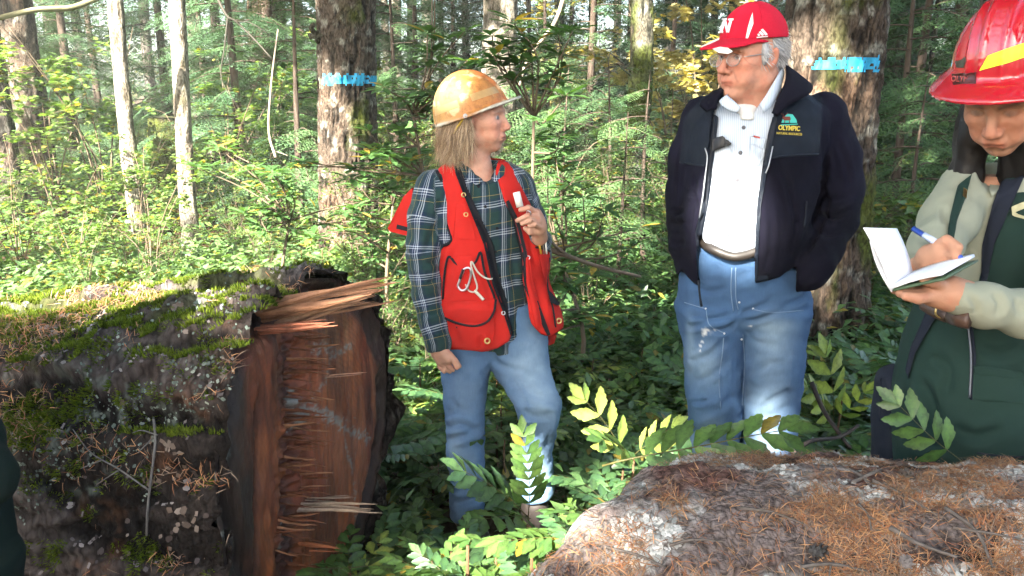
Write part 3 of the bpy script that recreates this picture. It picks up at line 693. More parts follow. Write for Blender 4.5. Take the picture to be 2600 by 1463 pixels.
# ---------------------------------------------------------------- heads: built in their own frame (x forward, y to the person's left, z up)
def head_field(G, P):
    """P: proportions"""
    f = P.get('fat', 0.0); jw = P.get('jaw', .048); ch = P.get('chin', -.097)
    d = ell(G, (-.012, 0, .036), (.098, .076, .088))
    d = smin(d, ell(G, (.030, 0, -.012), (.066, .060 + f, .082)), .03)
    d = smin(d, rcone(G, (.066, 0, ch + .004), (.070, 0, ch + .02), .019, .018), .022)
    for s in (-1, 1):
        d = smin(d, rcone(G, (.058, s * .012, ch + .006), (-.002, s * jw, -.062), .016 + f * .6, .016 + f), .025)
        d = smin(d, ell(G, (.062, s * .042, -.018), (.026, .020, .020)), .022)                  # cheekbone
        d = smin(d, ell(G, (.062, s * .030, -.058), (.026, .022 + f, .026)), .02)
        d = smin(d, rcone(G, (.089, s * .014, .026), (.074, s * .050, .022), .0085, .008), .014)  # brow
        d = smax(d, -ell(G, (.101, s * .032, .0065), (.020, .019, .0115)), .014)                 # socket
        d = smin(d, ell(G, (.0735, s * .0315, .0045), (.0145, .0145, .0135)), .004)               # eye with lids
    d = smin(d, rcone(G, (.088, 0, .018), (.112 + P.get('nose', 0), 0, -.027), .0075, .0105), .010)
    d = smin(d, ell(G, (.110 + P.get('nose', 0), 0, -.032), (.012, .0115, .0095)), .008)
    for s in (-1, 1): d = smin(d, ell(G, (.101, s * .0125, -.035), (.011, .0085, .0085)), .006)
    d = smin(d, ell(G, (.086, 0, -.062), (.016, .026, .022)), .012)                               # muzzle
    d = smin(d, rcone(G, (.096, -.017, -.0605), (.096, .017, -.0605), .0052 * P.get('lips', 1), .0052 * P.get('lips', 1)), .006)
    d = smin(d, rcone(G, (.095, -.014, -.0725), (.095, .014, -.0725), .0060 * P.get('lips', 1), .0060 * P.get('lips', 1)), .006)
    X = np.abs(G.y); d = smax(d, -(np.sqrt((G.x - .108) ** 2 + (np.maximum(X - .020, 0)) ** 2 + (G.z + .0665 + 1.5 * X * X) ** 2 * 9) - .0085), .004)  # mouth line
    d = smax(d, -(np.sqrt((G.x - .105) ** 2 + X ** 2 + (G.z + .084) ** 2) - .012), .012)
    for s in (-1, 1):
        e = ell(G, (-.006, s * .079, -.006), (.019, .009, .033), rotx(s * -.25) @ roty(-.15)); e = smax(e, -ell(G, (.000, s * .089, -.001), (.011, .008, .020), rotx(s * -.25)), .004)
        d = smin(d, e, .006)
    nk = P.get('neck', ((-.028, 0, -.05), (-.062, 0, -.23))); nr = P.get('neck_r', (.054, .062))
    d = smin(d, rcone(G, nk[0], nk[1], nr[0], nr[1]), .03)
    if P.get('dewlap'): d = smin(d, rcone(G, (.038, 0, -.088), (-.02, 0, -.17), .024, .045), .035); d = smin(d, ell(G, (.074, 0, -.098), (.020, .024, .018)), .012)
    return d
def head_colours(v, skin, P):
    x, y, z = v.T; c = np.tile(np.asarray(skin, float), (len(v), 1)); a = np.abs(y)
    g = lambda cx, cyy, cz, r: np.exp(-((x - cx) ** 2 + (a - cyy) ** 2 + (z - cz) ** 2) / r ** 2)
    c = mixc(c, np.asarray(skin) * np.array([1.12, .72, .66]), np.clip(g(.075, .04, -.03, .03) * .55 + g(.115, 0, -.03, .02) * .6 + g(0, .08, 0, .03) * .5, 0, .8))
    lip = np.exp(-(((z + .066) / .0095) ** 2)) * ss(a, .026, .018) * ss(x, .085, .092); c = mixc(c, np.asarray(skin) * np.array([.82, .48, .48]), lip * .8)
    c = mixc(c, np.asarray(skin) * .15, np.exp(-((z + .0662 + 1.5 * a * a) / .0022) ** 2) * ss(a, .025, .02) * ss(x, .085, .092) * .85)
    br = np.exp(-((z - .0275 - .08 * (a - .03)) / .0055) ** 2) * ss(a, .010, .016) * ss(a, .058, .046) * ss(x, .055, .07); c = mixc(c, P.get('brow', (.05, .035, .025)), br * P.get('browk', .6))
    ey = np.hypot(a - .0315, (z - .0045) * 1.9); op = ss(ey, .0135, .0115) * ss(x, .074, .079)
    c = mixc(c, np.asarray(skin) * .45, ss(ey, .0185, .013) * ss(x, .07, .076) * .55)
    c = mixc(c, (.36, .33, .31), op * P.get('eye', 1) * .8); c = mixc(c, (.025, .03, .035), ss(np.hypot(a - .032, z - .0045), .0068, .0055) * op * P.get('eye', 1))
    c = mixc(c, np.asarray(skin) * np.array([1.05, .66, .58]), ss(fbm(v * 55, 3, 13), .0, .7) * .35); c = c * (1 + .10 * fbm(v * 110, 2, 3))[:, None] * (1 + .13 * fbm(v * 26, 2, 4))[:, None]
    lines = np.exp(-((np.abs(np.sin(z * 330 + 30 * a)) - 0) / .25) ** 2) * ss(z, .03, .045) + np.exp(-(((a - .052) * 1.3 + (z + .0)) / .002) ** 2) * ss(x, .04, .06) + np.exp(-((a - .022 - .45 * (-.035 - z)) / .0028) ** 2) * ss(z, -.028, -.036) * ss(z, -.072, -.06) * ss(x, .06, .075); c = c * (1 - P.get('age', .15) * np.clip(lines, 0, 1))[:, None]
    return np.clip(c, 0, 1)
def make_head(P, skin, h=.0034):
    G = Grid((-.15, -.115, -.25), (.135, .115, .14), h); v, f = surfnet(G, head_field(G, P)); v = relax(v, f, 1, .4); return v, f, head_colours(v, skin, P)
def frame(fwd, up=(0, 0, 1)):
    x = np.asarray(fwd, float); x /= np.linalg.norm(x); y = np.cross(up, x); y /= np.linalg.norm(y); return np.stack([x, y, np.cross(x, y)], 1)
t_ = NT('skin'); t_.set(Base_Color=t_.attr('col'), Roughness=.58, Specular_IOR_Level=.3, Subsurface_Weight=.0, Subsurface_Scale=.006); t_.b.inputs['Subsurface Radius'].default_value = (1, .35, .2)
t_.bump(t_.noise(t_.coord(), 420, 4), .3, .003); M_SKIN = t_.m
def fingers_field(G, segs, k=.006):
    d = None
    for pts, rad in segs:
        e = chain(G, pts, rad, .004); d = e if d is None else smin(d, e, k)
    return d
def hand_mesh(palm, fingers, arm, h=.003):
    """palm: list of (pts, radii) blended widely; fingers: list of (px,py,Y,r) joint rows; arm: rows"""
    S = [wchain(p) for p in palm]; Fg = [wchain(p) for p in fingers]; A = wchain(arm)
    allp = np.concatenate([np.array(s[0]) for s in S + Fg + [A]]); G = Grid(allp.min(0) - .05, allp.max(0) + .05, h)
    d = None
    for p, r in S: e = chain(G, p, r, .01); d = e if d is None else smin(d, e, .016)
    d = smin(d, chain(G, A[0], A[1], .02), .02); q = fingers_field(G, Fg, .0025); d = smin(d, q, .006)
    v, f = surfnet(G, d); return relax(v, f, 1, .35), f
def skin_var(v, skin, tips=None):
    c = np.tile(np.asarray(skin, float), (len(v), 1)) * (1 + .08 * fbm(v * 60, 2, 5))[:, None]; c = mixc(c, np.asarray(skin) * np.array([1.1, .7, .65]), ss(fbm(v * 45, 2, 6), .1, .7) * .35)
    return np.clip(c, 0, 1)

# ================================================================== PEOPLE
M_DENIM = cloth('denim', None, .85, 900, .5, var=.42, nscale=30, streak=True)
M_RED = cloth('red_canvas', (.50, .017, .012), .88, 1100, .5, var=.34, nscale=7)
M_BLACKTRIM = cloth('black_binding', (.012, .012, .016), .8, 900, .3)
M_BRASS = plain('brass', (.55, .40, .16), .35, 1.0); M_STEEL = plain('steel', (.6, .6, .62), .3, 1.0)
M_CORD = plain('cotton_cord', (.52, .48, .40), .9, spec=.1, var=.25, scale=300)
M_LEATHER = plain('boot_leather', (.016, .011, .009), .7, var=.3)
def plaid_material():
    t = NT('plaid_flannel'); sep = t.node('ShaderNodeSeparateXYZ', Vector=t.attr('vuv', True))
    st = [(.0, (.016, .040, .038)), (.30, (.012, .026, .042)), (.40, (.010, .020, .060)), (.455, (.42, .47, .52)), (.50, (.012, .022, .055)), (.545, (.46, .50, .54)), (.575, (.010, .022, .06)), (.64, (.30, .34, .40)), (.665, (.012, .024, .05)), (.76, (.015, .038, .040)), (.875, (.30, .22, .07)), (.895, (.016, .040, .038))]
    def band(o, per):
        f = t.math('FRACT', t.math('DIVIDE', o, per)); r = t.node('ShaderNodeValToRGB', Fac=f); r.color_ramp.interpolation = 'CONSTANT'; e = r.color_ramp.elements
        while len(e) < len(st): e.new(.5)
        for k, (p, c) in enumerate(st): e[k].position = p; e[k].color = (*c, 1)
        return r.outputs[0]
    c = t.mix(.5, band(sep.outputs[0], .088), band(sep.outputs[1], .098)); n = t.noise(t.coord(), 500, 3)
    t.bump(n, .3, .002); t.set(Base_Color=t.mix(1.0, c, t.mix(t.noise(t.coord(), 30, 3), (.75,) * 3, (1.25,) * 3), 'MULTIPLY'), Roughness=.95, Specular_IOR_Level=.1, Sheen_Weight=.15); return t.m
M_PLAID = plaid_material()

def denim_cols(v, base, fade, marks):
    p = PROJ(v); c = np.tile(np.asarray(base, float), (len(v), 1)) * (1 + .15 * fbm(v * 9, 3, 5))[:, None]
    for x, y, rx, ry, k in marks: c = mixc(c, fade, k * np.exp(-((p[:, 0] - x) / rx) ** 2 - ((p[:, 1] - y) / ry) ** 2) * (1 + .3 * fbm(v * 30, 2, 8)))
    return np.clip(c, 0, 1)
def sleeve_uv(v, pts):
    pts = np.array(pts); best = np.full(len(v), 1e9); u = np.zeros((len(v), 3)); acc = 0
    for a, b in zip(pts[:-1], pts[1:]):
        e = b - a; L = np.linalg.norm(e); t = np.clip(((v - a) @ e) / L ** 2, 0, 1); q = v - a - t[:, None] * e; d = np.linalg.norm(q, axis=1); m = d < best; best[m] = d[m]
        s = np.cross(e / L, [0, 1., 0]); s /= np.linalg.norm(s); o = np.cross(e / L, s); ang = np.arctan2(q @ o, q @ s); u[m, 0] = ang[m] * .062; u[m, 1] = acc + t[m] * L; acc += L
    return u, best

def woman():
    Y = 3.05; base = W(1262, 1300, 3.05); base[2] = 0
    P = thing('person', base, 'woman in red vest, plaid shirt and faded jeans beside the mossy log', 'person')
    skin = (.50, .27, .185)
    # ---- jeans
    lL = [(1125, 1262, 850, 3.06, .105), (1118, 1255, 900, 3.05, .10), (1118, 1246, 935, 3.04, .097), (1126, 1235, 1010, 3.02, .088), (1130, 1232, 1060, 3.0, .084), (1133, 1231, 1110, 2.99, .08), (1133, 1229, 1160, 2.98, .076), (1143, 1228, 1220, 2.98, .07), (1139, 1229, 1275, 2.97, .075), (1142, 1226, 1312, 2.96, .07)]
    lR = [(1240, 1384, 850, 3.06, .11), (1238, 1390, 900, 3.05, .11), (1250, 1400, 940, 3.03, .105), (1280, 1412, 985, 2.98, .10), (1304, 1426, 1025, 2.93, .098), (1316, 1418, 1070, 2.92, .092), (1314, 1405, 1125, 2.95, .082), (1312, 1404, 1190, 2.97, .075), (1310, 1408, 1240, 2.97, .078), (1314, 1404, 1262, 2.97, .072)]
    hip = [(1130, 1380, 760, 3.08, .12), (1120, 1385, 850, 3.06, .115), (1135, 1375, 900, 3.06, .09)]
    G = Grid(W(1095, 1330, 3.05) - [.02, .2, .06], [W(1440, 900, 3.05)[0] + .03, 3.24, W(1200, 745, 3.05)[2]], .0062)
    d = smin(loft(G, lL), loft(G, lR), .012); d = smin(d, loft(G, hip), .03); v, f = surfnet(G, d); v = relax(v, f, 1)
    n = vnormals(v, f); v = v + n * (.0045 * fbm(v * np.array([14, 14, 26]), 3, 12) * ss(v[:, 2], .9, .2) + .0022 * fbm(v * np.array([30, 30, 44]), 2, 19))[:, None]
    v = folds(v, f, [([(1130, 1088), (1170, 1078), (1215, 1095)], 9, .014), ([(1135, 1118), (1180, 1105), (1228, 1082)], 8, .010), ([(1140, 1010), (1165, 1040)], 7, .006), ([(1160, 1285), (1200, 1268), (1228, 1262)], 8, .012), ([(1145, 1255), (1185, 1240)], 8, .008), ([(1140, 1190), (1175, 1215)], 9, .006),
                     ([(1322, 1040), (1360, 1060), (1410, 1050)], 8, .007), ([(1325, 1078), (1352, 1088)], 6, .010), ([(1330, 985), (1380, 1010)], 9, .005), ([(1290, 930), (1330, 1000), (1345, 1080), (1335, 1120)], 3, -.0035), ([(1245, 905), (1275, 930), (1330, 945)], 8, .007), ([(1320, 1240), (1370, 1228), (1404, 1240)], 7, .008), ([(1150, 910), (1156, 1010), (1152, 1100)], 3, -.0025), ([(1400, 1090), (1385, 1140)], 8, .008)])
    col = denim_cols(v, (.082, .16, .295), (.33, .46, .60), [(1350, 930, 60, 80, .62), (1385, 1010, 45, 60, .5), (1180, 990, 50, 80, .25), (1150, 1140, 22, 60, .45), (1370, 1200, 40, 70, .5), (1190, 1190, 30, 40, .25)])
    part('jeans', v, f, M_DENIM, P, attrs={'col': col})
    # ---- boots
    for (x, y, yy, tip) in ((1182, 1312, 2.97, (1215, 1330, 2.80)), (1358, 1268, 2.97, (1392, 1290, 2.82))):
        a = W(x, y, yy); b = W(*tip); b[2] = max(.045, a[2] - .05) if y < 1300 else .045; h = a.copy(); h[2] = b[2]
        G = Grid(np.minimum(np.minimum(a, b), h) - .08, np.maximum(a, b) + .09, .007); d = smin(rcone(G, a + [0, 0, .06], h, .052, .046), rcone(G, h, b, .046, .040), .03); d = smax(d, (min(h[2], b[2]) - .045) - G.z, .006)
        bv, bf = surfnet(G, d); part('boot', bv, bf, M_LEATHER, P)
    # ---- plaid shirt
    tor = [(1165, 1290, 408, 3.06, .062), (1120, 1318, 432, 3.06, .085), (1092, 1336, 470, 3.06, .105), (1090, 1345, 560, 3.06, .118), (1108, 1345, 660, 3.06, .118), (1115, 1342, 780, 3.05, .12), (1122, 1345, 850, 3.05, .122), (1128, 1338, 905, 3.05, .122)]
    aL, rL = wchain([(1098, 478, 3.05, .064), (1079, 560, 3.02, .062), (1074, 640, 2.99, .0575), (1083, 740, 2.97, .050), (1100, 820, 2.94, .045), (1113, 866, 2.92, .041), (1114, 884, 2.92, .041)])
    aR, rR = wchain([(1318, 472, 3.08, .058), (1345, 560, 3.14, .054), (1362, 650, 3.14, .05), (1368, 612, 3.02, .042), (1366, 592, 2.96, .036)])
    G = Grid((W(1020, 600, 3.05)[0] - .02, 2.84, W(1200, 912, 3.05)[2] - .02), (W(1400, 600, 3.05)[0] + .06, 3.25, W(1200, 400, 3.05)[2]), .006)
    T = loft(G, tor); d = smin(T, chain(G, aL, rL, .03), .03); d = smin(d, chain(G, aR, rR, .03), .03)
    d = cut(G, d, [(1040, 860), (1108, 895), (1150, 887), (1160, 960), (1040, 960)]) if False else d
    d = smax(d, -rcone(G, W(1228, 392, 3.03), W(1240, 462, 2.92), .066, .026), .006)
    d = keep(G, d, [(1010, 380), (1450, 380), (1450, 830), (1345, 800), (1338, 822), (1322, 862), (1308, 903), (1262, 905), (1258, 895), (1150, 885), (1142, 892), (1092, 897), (1010, 890)])
    v, f = surfnet(G, d); v = relax(v, f, 1); n = vnormals(v, f); uvL, dL = sleeve_uv(v, aL); uvR, dR = sleeve_uv(v, aR)
    tp = Pts(v); dT = loft(tp, tor); isL = (chain(tp, aL, rL) < dT - .002) & (v[:, 0] < W(1150, 600, 3.05)[0]); isR = chain(tp, aR, rR) < dT - .004
    uv = np.stack([np.arctan2(v[:, 0] - W(1218, 600, 3.06)[0], -(v[:, 1] - 3.06) + .0) * .17 + .02, v[:, 2] - .12 * (v[:, 0] - W(1220, 600, 3.05)[0]), 0 * v[:, 0]], 1)
    uv[isL] = uvL[isL] + [.02, .03, 0]; uv[isR] = uvR[isR]; uv[:, 0] += .006 * fbm(v * 9, 2, 31); uv[:, 1] += .006 * fbm(v * 9, 2, 32)
    v = v + n * (.004 * fbm(v * np.array([16, 16, 9]), 3, 14) + np.where(isL, .004 * np.sin(v[:, 2] * 55 + v[:, 0] * 60 + 4 * fbm(v * 8, 2, 15)) * ss(np.abs(v[:, 2] - 1.05), .28, .05), 0))[:, None]
    v = folds(v, f, [([(1118, 560), (1095, 600), (1075, 660)], 8, .007), ([(1050, 640), (1080, 670), (1112, 660)], 7, .008), ([(1050, 690), (1085, 720), (1115, 700)], 7, .006), ([(1120, 500), (1108, 560)], 7, .008), ([(1062, 790), (1090, 800), (1128, 790)], 6, .005), ([(1262, 600), (1262, 700), (1280, 800)], 5, -.004), ([(1300, 640), (1310, 740)], 8, .008), ([(1320, 760), (1318, 850)], 9, .008), ([(1086, 852), (1112, 858), (1138, 850)], 3, .006)])
    part('shirt', v, f, M_PLAID, P, attrs={'vuv': uv}); SB = bvh_of(v, f); sv0, sf0 = v, f
    # collar leaves, placket buttons
    for poly in ([(1168, 412), (1176, 425), (1222, 452), (1228, 462), (1208, 470), (1182, 452), (1164, 425)], [(1246, 452), (1268, 408), (1283, 425), (1280, 445), (1258, 462), (1250, 458)]):
        cv, cf = patch(SB, poly, .012, 3, .004); part('shirt_collar', cv, cf, M_PLAID, P, attrs={'vuv': cv[:, [0, 2, 1]] * [1, 1, 0] + [.015, .01, 0]})
    for q in ((1215, 474), (1232, 525), (1262, 580), (1258, 640), (1268, 700)):
        c = drape_pts(SB, [q], .0)[0]; bv, bf = disc(c, (.2, -1, .1), .0055, .003, 10); part('button', bv, bf, M_BLACKTRIM, P)
    # ---- red vest
    ves = [(1140, 1292, 405, 3.07, .085), (1108, 1322, 432, 3.07, .105), (1104, 1335, 480, 3.06, .128), (1108, 1362, 560, 3.06, .142), (1108, 1378, 600, 3.06, .146), (1106, 1396, 650, 3.06, .15), (1104, 1394, 715, 3.06, .152), (1108, 1418, 770, 3.05, .156), (1116, 1430, 825, 3.05, .158), (1135, 1425, 895, 3.04, .152)]
    G = Grid((W(1090, 700, 3.05)[0] - .02, 2.86, W(1200, 915, 3.05)[2]), (W(1450, 800, 3.05)[0] + .03, 3.26, W(1200, 398, 3.05)[2]), .0064)
    d = loft(G, ves, 2.5); inner = loft(G, [(a + 12, b - 12, y, yy, ry - .018) for a, b, y, yy, ry in ves], 2.5); 
    d = cut(G, d, [(1152, 395), (1162, 430), (1181, 490), (1236, 618), (1257, 721), (1281, 790), (1299, 843), (1292, 866), (1264, 884), (1220, 893), (1139, 889), (1090, 880), (1080, 1000), (1500, 1000), (1452, 830), (1430, 832), (1398, 855), (1374, 848), (1350, 818), (1343, 790), (1329, 721), (1326, 646), (1308, 566), (1281, 511), (1258, 440), (1262, 395)], front=3.12)
    d = cut(G, d, [(1080, 380), (1106, 428), (1118, 452), (1129, 490), (1136, 573), (1148, 608), (1142, 622), (1126, 628), (1112, 640), (1060, 660)])
    d = cut(G, d, [(1322, 395), (1312, 430), (1322, 470), (1348, 520), (1370, 560), (1420, 560), (1420, 395)], front=3.2)
    d = smax(d, -inner, .004)
    d = smax(d, -rcone(G, W(1212, 300, 3.06), W(1222, 425, 3.05), .10, .058), .008)
    v, f = surfnet(G, d); v = relax(v, f, 1); n = vnormals(v, f); v = v + n * (.0035 * fbm(v * 11, 3, 17))[:, None]
    v = folds(v, f, [([(1158, 620), (1140, 690), (1130, 760)], 9, .007), ([(1200, 640), (1235, 720), (1250, 790)], 7, .006), ([(1150, 830), (1165, 880)], 9, .008), ([(1120, 780), (1180, 772), (1240, 778)], 6, .006), ([(1360, 700), (1375, 780), (1380, 840)], 8, .010), ([(1345, 600), (1360, 680)], 7, .006), ([(1218, 850), (1225, 885)], 7, .007)])
    vest = part('vest', v, f, M_RED, P); VB = bvh_of(v, f); AB = bvh_of(np.concatenate([v, sv0]), np.concatenate([f, sf0 + len(v)]))
    trims = [[(1152, 412), (1164, 440), (1181, 490), (1210, 555), (1236, 618), (1250, 680), (1257, 721), (1281, 790), (1297, 840), (1290, 864), (1262, 882)], [(1352, 815), (1343, 790), (1329, 721), (1326, 646), (1308, 566), (1283, 515), (1262, 448)], [(1108, 432), (1120, 458), (1130, 495), (1137, 573), (1147, 606), (1140, 618), (1124, 624)]]
    def vpart(nm, m, mat): part(nm, m[0], m[1], mat, vest)
    vpart('edge_binding', patch(AB, [(1152, 410), (1168, 412), (1183, 470), (1215, 540), (1252, 620), (1266, 700), (1286, 760), (1292, 800), (1304, 845), (1296, 852), (1278, 795), (1250, 722), (1228, 620), (1176, 492), (1156, 440)], .009, 3), M_BLACKTRIM)
    vpart('edge_binding', patch(AB, [(1284, 512), (1292, 508), (1318, 560), (1338, 640), (1344, 700), (1372, 780), (1398, 850), (1390, 853), (1358, 790), (1328, 722), (1322, 646), (1303, 566)], .009, 3), M_BLACKTRIM)
    for t in trims[2:]: vpart('edge_binding', cord(VB, t, .0055, .003), M_BLACKTRIM)
    vpart('edge_binding', cord(VB, [(1394, 655), (1389, 720), (1405, 790), (1412, 848)], .004, .003), M_BLACKTRIM)
    # pockets and flaps
    pk = [(1148, 648), (1216, 640), (1224, 636), (1236, 700), (1256, 760), (1252, 800), (1230, 826), (1196, 830), (1150, 815), (1120, 800), (1122, 740), (1130, 690)]
    vpart('chest_pocket', patch(VB, [(1158, 516), (1180, 512), (1198, 560), (1210, 612), (1150, 606)], .005, 4, .004), M_RED)
    vpart('bellows_pocket', patch(VB, [(1138, 650), (1158, 672), (1178, 682), (1205, 668), (1222, 636), (1234, 690), (1250, 742), (1258, 762), (1248, 790), (1120, 790), (1120, 740), (1130, 690)], .012, 4, .016), M_RED)
    vpart('cargo_pocket', patch(VB, [(1122, 795), (1255, 790), (1256, 850), (1250, 878), (1215, 888), (1145, 882), (1128, 850)], .010, 4, .018), M_RED)
    vpart('pocket_flap', patch(VB, [(1120, 770), (1258, 758), (1254, 790), (1236, 816), (1204, 826), (1165, 820), (1122, 803)], .022, 4, .010), M_RED)
    vpart('pocket_binding', cord(VB, [(1120, 802), (1140, 813), (1165, 822), (1204, 828), (1236, 818), (1254, 792), (1259, 760)], .0045, .026), M_BLACKTRIM)
    vpart('pocket_binding', cord(VB, [(1124, 760), (1128, 700), (1138, 652), (1156, 668), (1178, 682), (1206, 668), (1220, 640), (1230, 690), (1250, 740), (1257, 762)], .0045, .018), M_BLACKTRIM)
    vpart('velcro_tab', patch(VB, [(1155, 824), (1192, 832), (1190, 838), (1158, 835)], .022, 3), M_BLACKTRIM)
    vpart('side_pocket', patch(VB, [(1332, 645), (1344, 650), (1352, 712), (1366, 760), (1378, 830), (1360, 836), (1352, 800), (1336, 722)], .008, 4, .006), M_RED)
    vpart('side_pocket', patch(VB, [(1362, 628), (1394, 640), (1392, 700), (1388, 724), (1376, 690)], .012, 4, .006), M_RED)
    vpart('pocket_binding', cord(VB, [(1360, 628), (1376, 632), (1396, 638)], .004, .016), M_BLACKTRIM)
    vpart('pocket_flap', patch(VB, [(1392, 735), (1398, 740), (1424, 772), (1415, 776), (1398, 768)], .02, 3), M_BLACKTRIM)
    for q, r in (((1177, 495), .009), ((1272, 493), .009), ((1183, 545), .009), ((1184, 716), .009), ((1237, 866), .012), ((1419, 815), .012), ((1247, 667), .008), ((1263, 734), .008), ((1278, 795), .008), ((1341, 654), .008)):
        c = drape_pts(VB, [q], .020 if q in ((1184, 716), (1237, 866)) else .005)[0]; gv, gf = disc(c, (.15, -1, .15), r, .003, 16, r * .5); part('grommet', gv, gf, M_BRASS if r > .0085 else M_STEEL, vest)
    # raised back flap behind the shoulder
    fl = np.array([W(x, y, yy) for x, y, yy in ((1046, 478, 3.16), (1024, 500, 3.20), (984, 580, 3.26), (990, 588, 3.26), (1036, 600, 3.2), (1060, 560, 3.15))]); th = np.array([.01, .03, .0]); vv = np.concatenate([fl, fl + th]); k = len(fl); ff_ = [np.array([[0, 1, 4, 5], [1, 2, 3, 4]]), np.array([[k, k + 5, k + 4, k + 1], [k + 1, k + 4, k + 3, k + 2]]), np.stack([np.arange(k), np.roll(np.arange(k), -1), np.roll(np.arange(k), -1) + k, np.arange(k) + k], 1)[:, ::-1]]
    part('back_pouch', vv, ff_, M_RED, vest, smooth=False)
    pouch = np.array([W(x, y, yy - .004) for x, y, yy in ((1008, 570, 3.235), (1036, 577, 3.2), (1036, 588, 3.2), (1006, 581, 3.235))]); part('velcro_tab', np.concatenate([pouch, pouch + [0, .008, 0]]), [np.array([[0, 1, 2, 3], [4, 7, 6, 5], [0, 4, 5, 1], [2, 6, 7, 3]])], M_BLACKTRIM, vest, smooth=False)
    # ---- body: head, neck, hands in one mesh
    hv, hf, hc = make_head({'jaw': .046, 'brow': (.20, .13, .08), 'browk': .45, 'neck': ((-.022, 0, -.05), (.012, 0, -.25)), 'neck_r': (.046, .056)}, skin)
    FR = frame((math.cos(R(-17)), math.sin(R(-17)), 0.0)); O = W(1213, 301, 3.03); hv = hv @ FR.T * .98 + O
    # hanging hand
    h1 = hand_mesh([[(1112, 890, 2.92, .024), (1122, 915, 2.91, .022)], [(1124, 890, 2.90, .022), (1138, 912, 2.89, .02)]],
                   [[(1112, 912, 2.92, .0105), (1118, 932, 2.91, .0095), (1128, 944, 2.90, .008)], [(1122, 916, 2.905, .0105), (1132, 936, 2.90, .0095), (1142, 944, 2.90, .008)], [(1132, 915, 2.90, .0105), (1142, 932, 2.89, .0095), (1150, 940, 2.89, .008)], [(1142, 900, 2.89, .011), (1156, 916, 2.875, .0100), (1166, 930, 2.87, .0085)], [(1130, 905, 2.89, .012), (1150, 914, 2.875, .010), (1160, 934, 2.87, .0085)]],
                   [(1113, 872, 2.92, .029), (1114, 893, 2.92, .027)])
    # gripping hand: four fingers over the vest edge
    h2 = hand_mesh([[(1366, 575, 2.90, .025), (1356, 548, 2.885, .023)], [(1368, 560, 2.905, .022), (1362, 545, 2.90, .02)]],
                   [[(1362, 540, 2.88, .0115), (1342, 528, 2.855, .0098), (1322, 533, 2.85, .0085)], [(1364, 552, 2.875, .0115), (1340, 548, 2.85, .0100), (1314, 560, 2.847, .0085)], [(1366, 564, 2.872, .011), (1346, 560, 2.85, .0097), (1326, 568, 2.848, .0083)], [(1370, 576, 2.878, .0105), (1358, 570, 2.855, .009), (1344, 574, 2.853, .0078)], [(1360, 585, 2.90, .012), (1346, 590, 2.915, .010), (1334, 580, 2.92, .009)]],
                   [(1370, 604, 2.95, .029), (1368, 582, 2.915, .027)])
    # the hidden trunk and limbs
    G = Grid((W(1060, 700, 3.05)[0], 2.9, .05), (W(1400, 700, 3.05)[0] + .05, 3.2, W(1200, 430, 3.05)[2]), .016)
    d = loft(G, [(a + 22, b - 22, y, yy, ry - .03) for a, b, y, yy, ry in tor[1:-2]]); d = smin(d, loft(G, [(a + 30, b - 30, y, yy, ry - .045) for a, b, y, yy, ry in lL[3:]]), .02); d = smin(d, loft(G, [(a + 30, b - 30, y, yy, ry - .045) for a, b, y, yy, ry in lR[3:]]), .02); d = smin(d, chain(G, aL, [r - .02 for r in rL]), .02)
    b0 = surfnet(G, d); V, F = join((hv, hf), h1, h2, b0); sk = np.concatenate([hc, skin_var(h1[0], np.array(skin) * .9), skin_var(h2[0], np.array(skin) * .92), np.tile(skin, (len(b0[0]), 1))])
    part('body', V, F, M_SKIN, P, attrs={'col': sk})
    rg = W(1343, 540, 2.842); tv_ = disc(rg, (-.6, -1, -.6), .0095, .003, 14, .0075); part('ring', tv_[0], tv_[1], M_STEEL, P)
    # ---- hair: frizzy, to the collar
    def hair():
        n = 4600; r = np.random.default_rng(3); th = r.uniform(-2.9, -.25, n); zz = r.uniform(-.02, .055, n); th2 = np.where(r.random(n) < .55, r.uniform(-2.6, -1.15, n), r.uniform(2.0, 4.4, n))
        ex, ey = .098, .079; root = np.stack([-.012 + ex * np.cos(th2), ey * np.sin(th2), zz], 1) * 1.0
        keepm = root[:, 0] < .004; root = root[keepm]; th2 = th2[keepm]; n = len(root)
        L = r.uniform(.07, .165, n); out = np.stack([np.cos(th2), np.sin(th2), 0 * th2], 1)
        mid = root + out * r.uniform(.012, .034, n)[:, None] + np.stack([-.004 + 0 * L, 0 * L, -L * .5], 1) + r.normal(0, .010, (n, 3)); tip = root + out * r.uniform(.0, .022, n)[:, None] + np.stack([-.006 + .012 * r.normal(size=n), 0 * L, -L], 1) + r.normal(0, .014, (n, 3))
        T = lambda p: p @ FR.T + O
        v, f = ribbons(T(root), T(tip), T(mid), .0009, 9); c0 = np.where(r.random((n, 1)) < .4, [[.42, .30, .175]], [[.24, .155, .088]]) * r.uniform(.6, 1.25, (n, 1)); c = np.repeat(c0, 18, 0)
        return v + .0016 * np.stack([vnoise(v * 130, 1), vnoise(v * 130, 2), vnoise(v * 130, 3)], 1) + .007 * np.stack([vnoise(v * 26, 4), vnoise(v * 42, 5), .4 * vnoise(v * 42, 6)], 1), f, c
    v, f, c = hair()
    G = Grid((-.15, -.115, -.15), (.10, .115, .12), .006); d = ell(G, (-.022, 0, .02), (.098, .088, .092)); d = smin(d, ell(G, (-.035, -.05, -.06), (.050, .036, .075)), .03); d = smin(d, ell(G, (-.035, .05, -.06), (.050, .036, .075)), .03); d = smin(d, ell(G, (-.07, 0, -.055), (.038, .06, .08)), .03); d = smax(d, G.x - (-.004 + .35 * np.maximum(G.z - .02, 0)), .02)
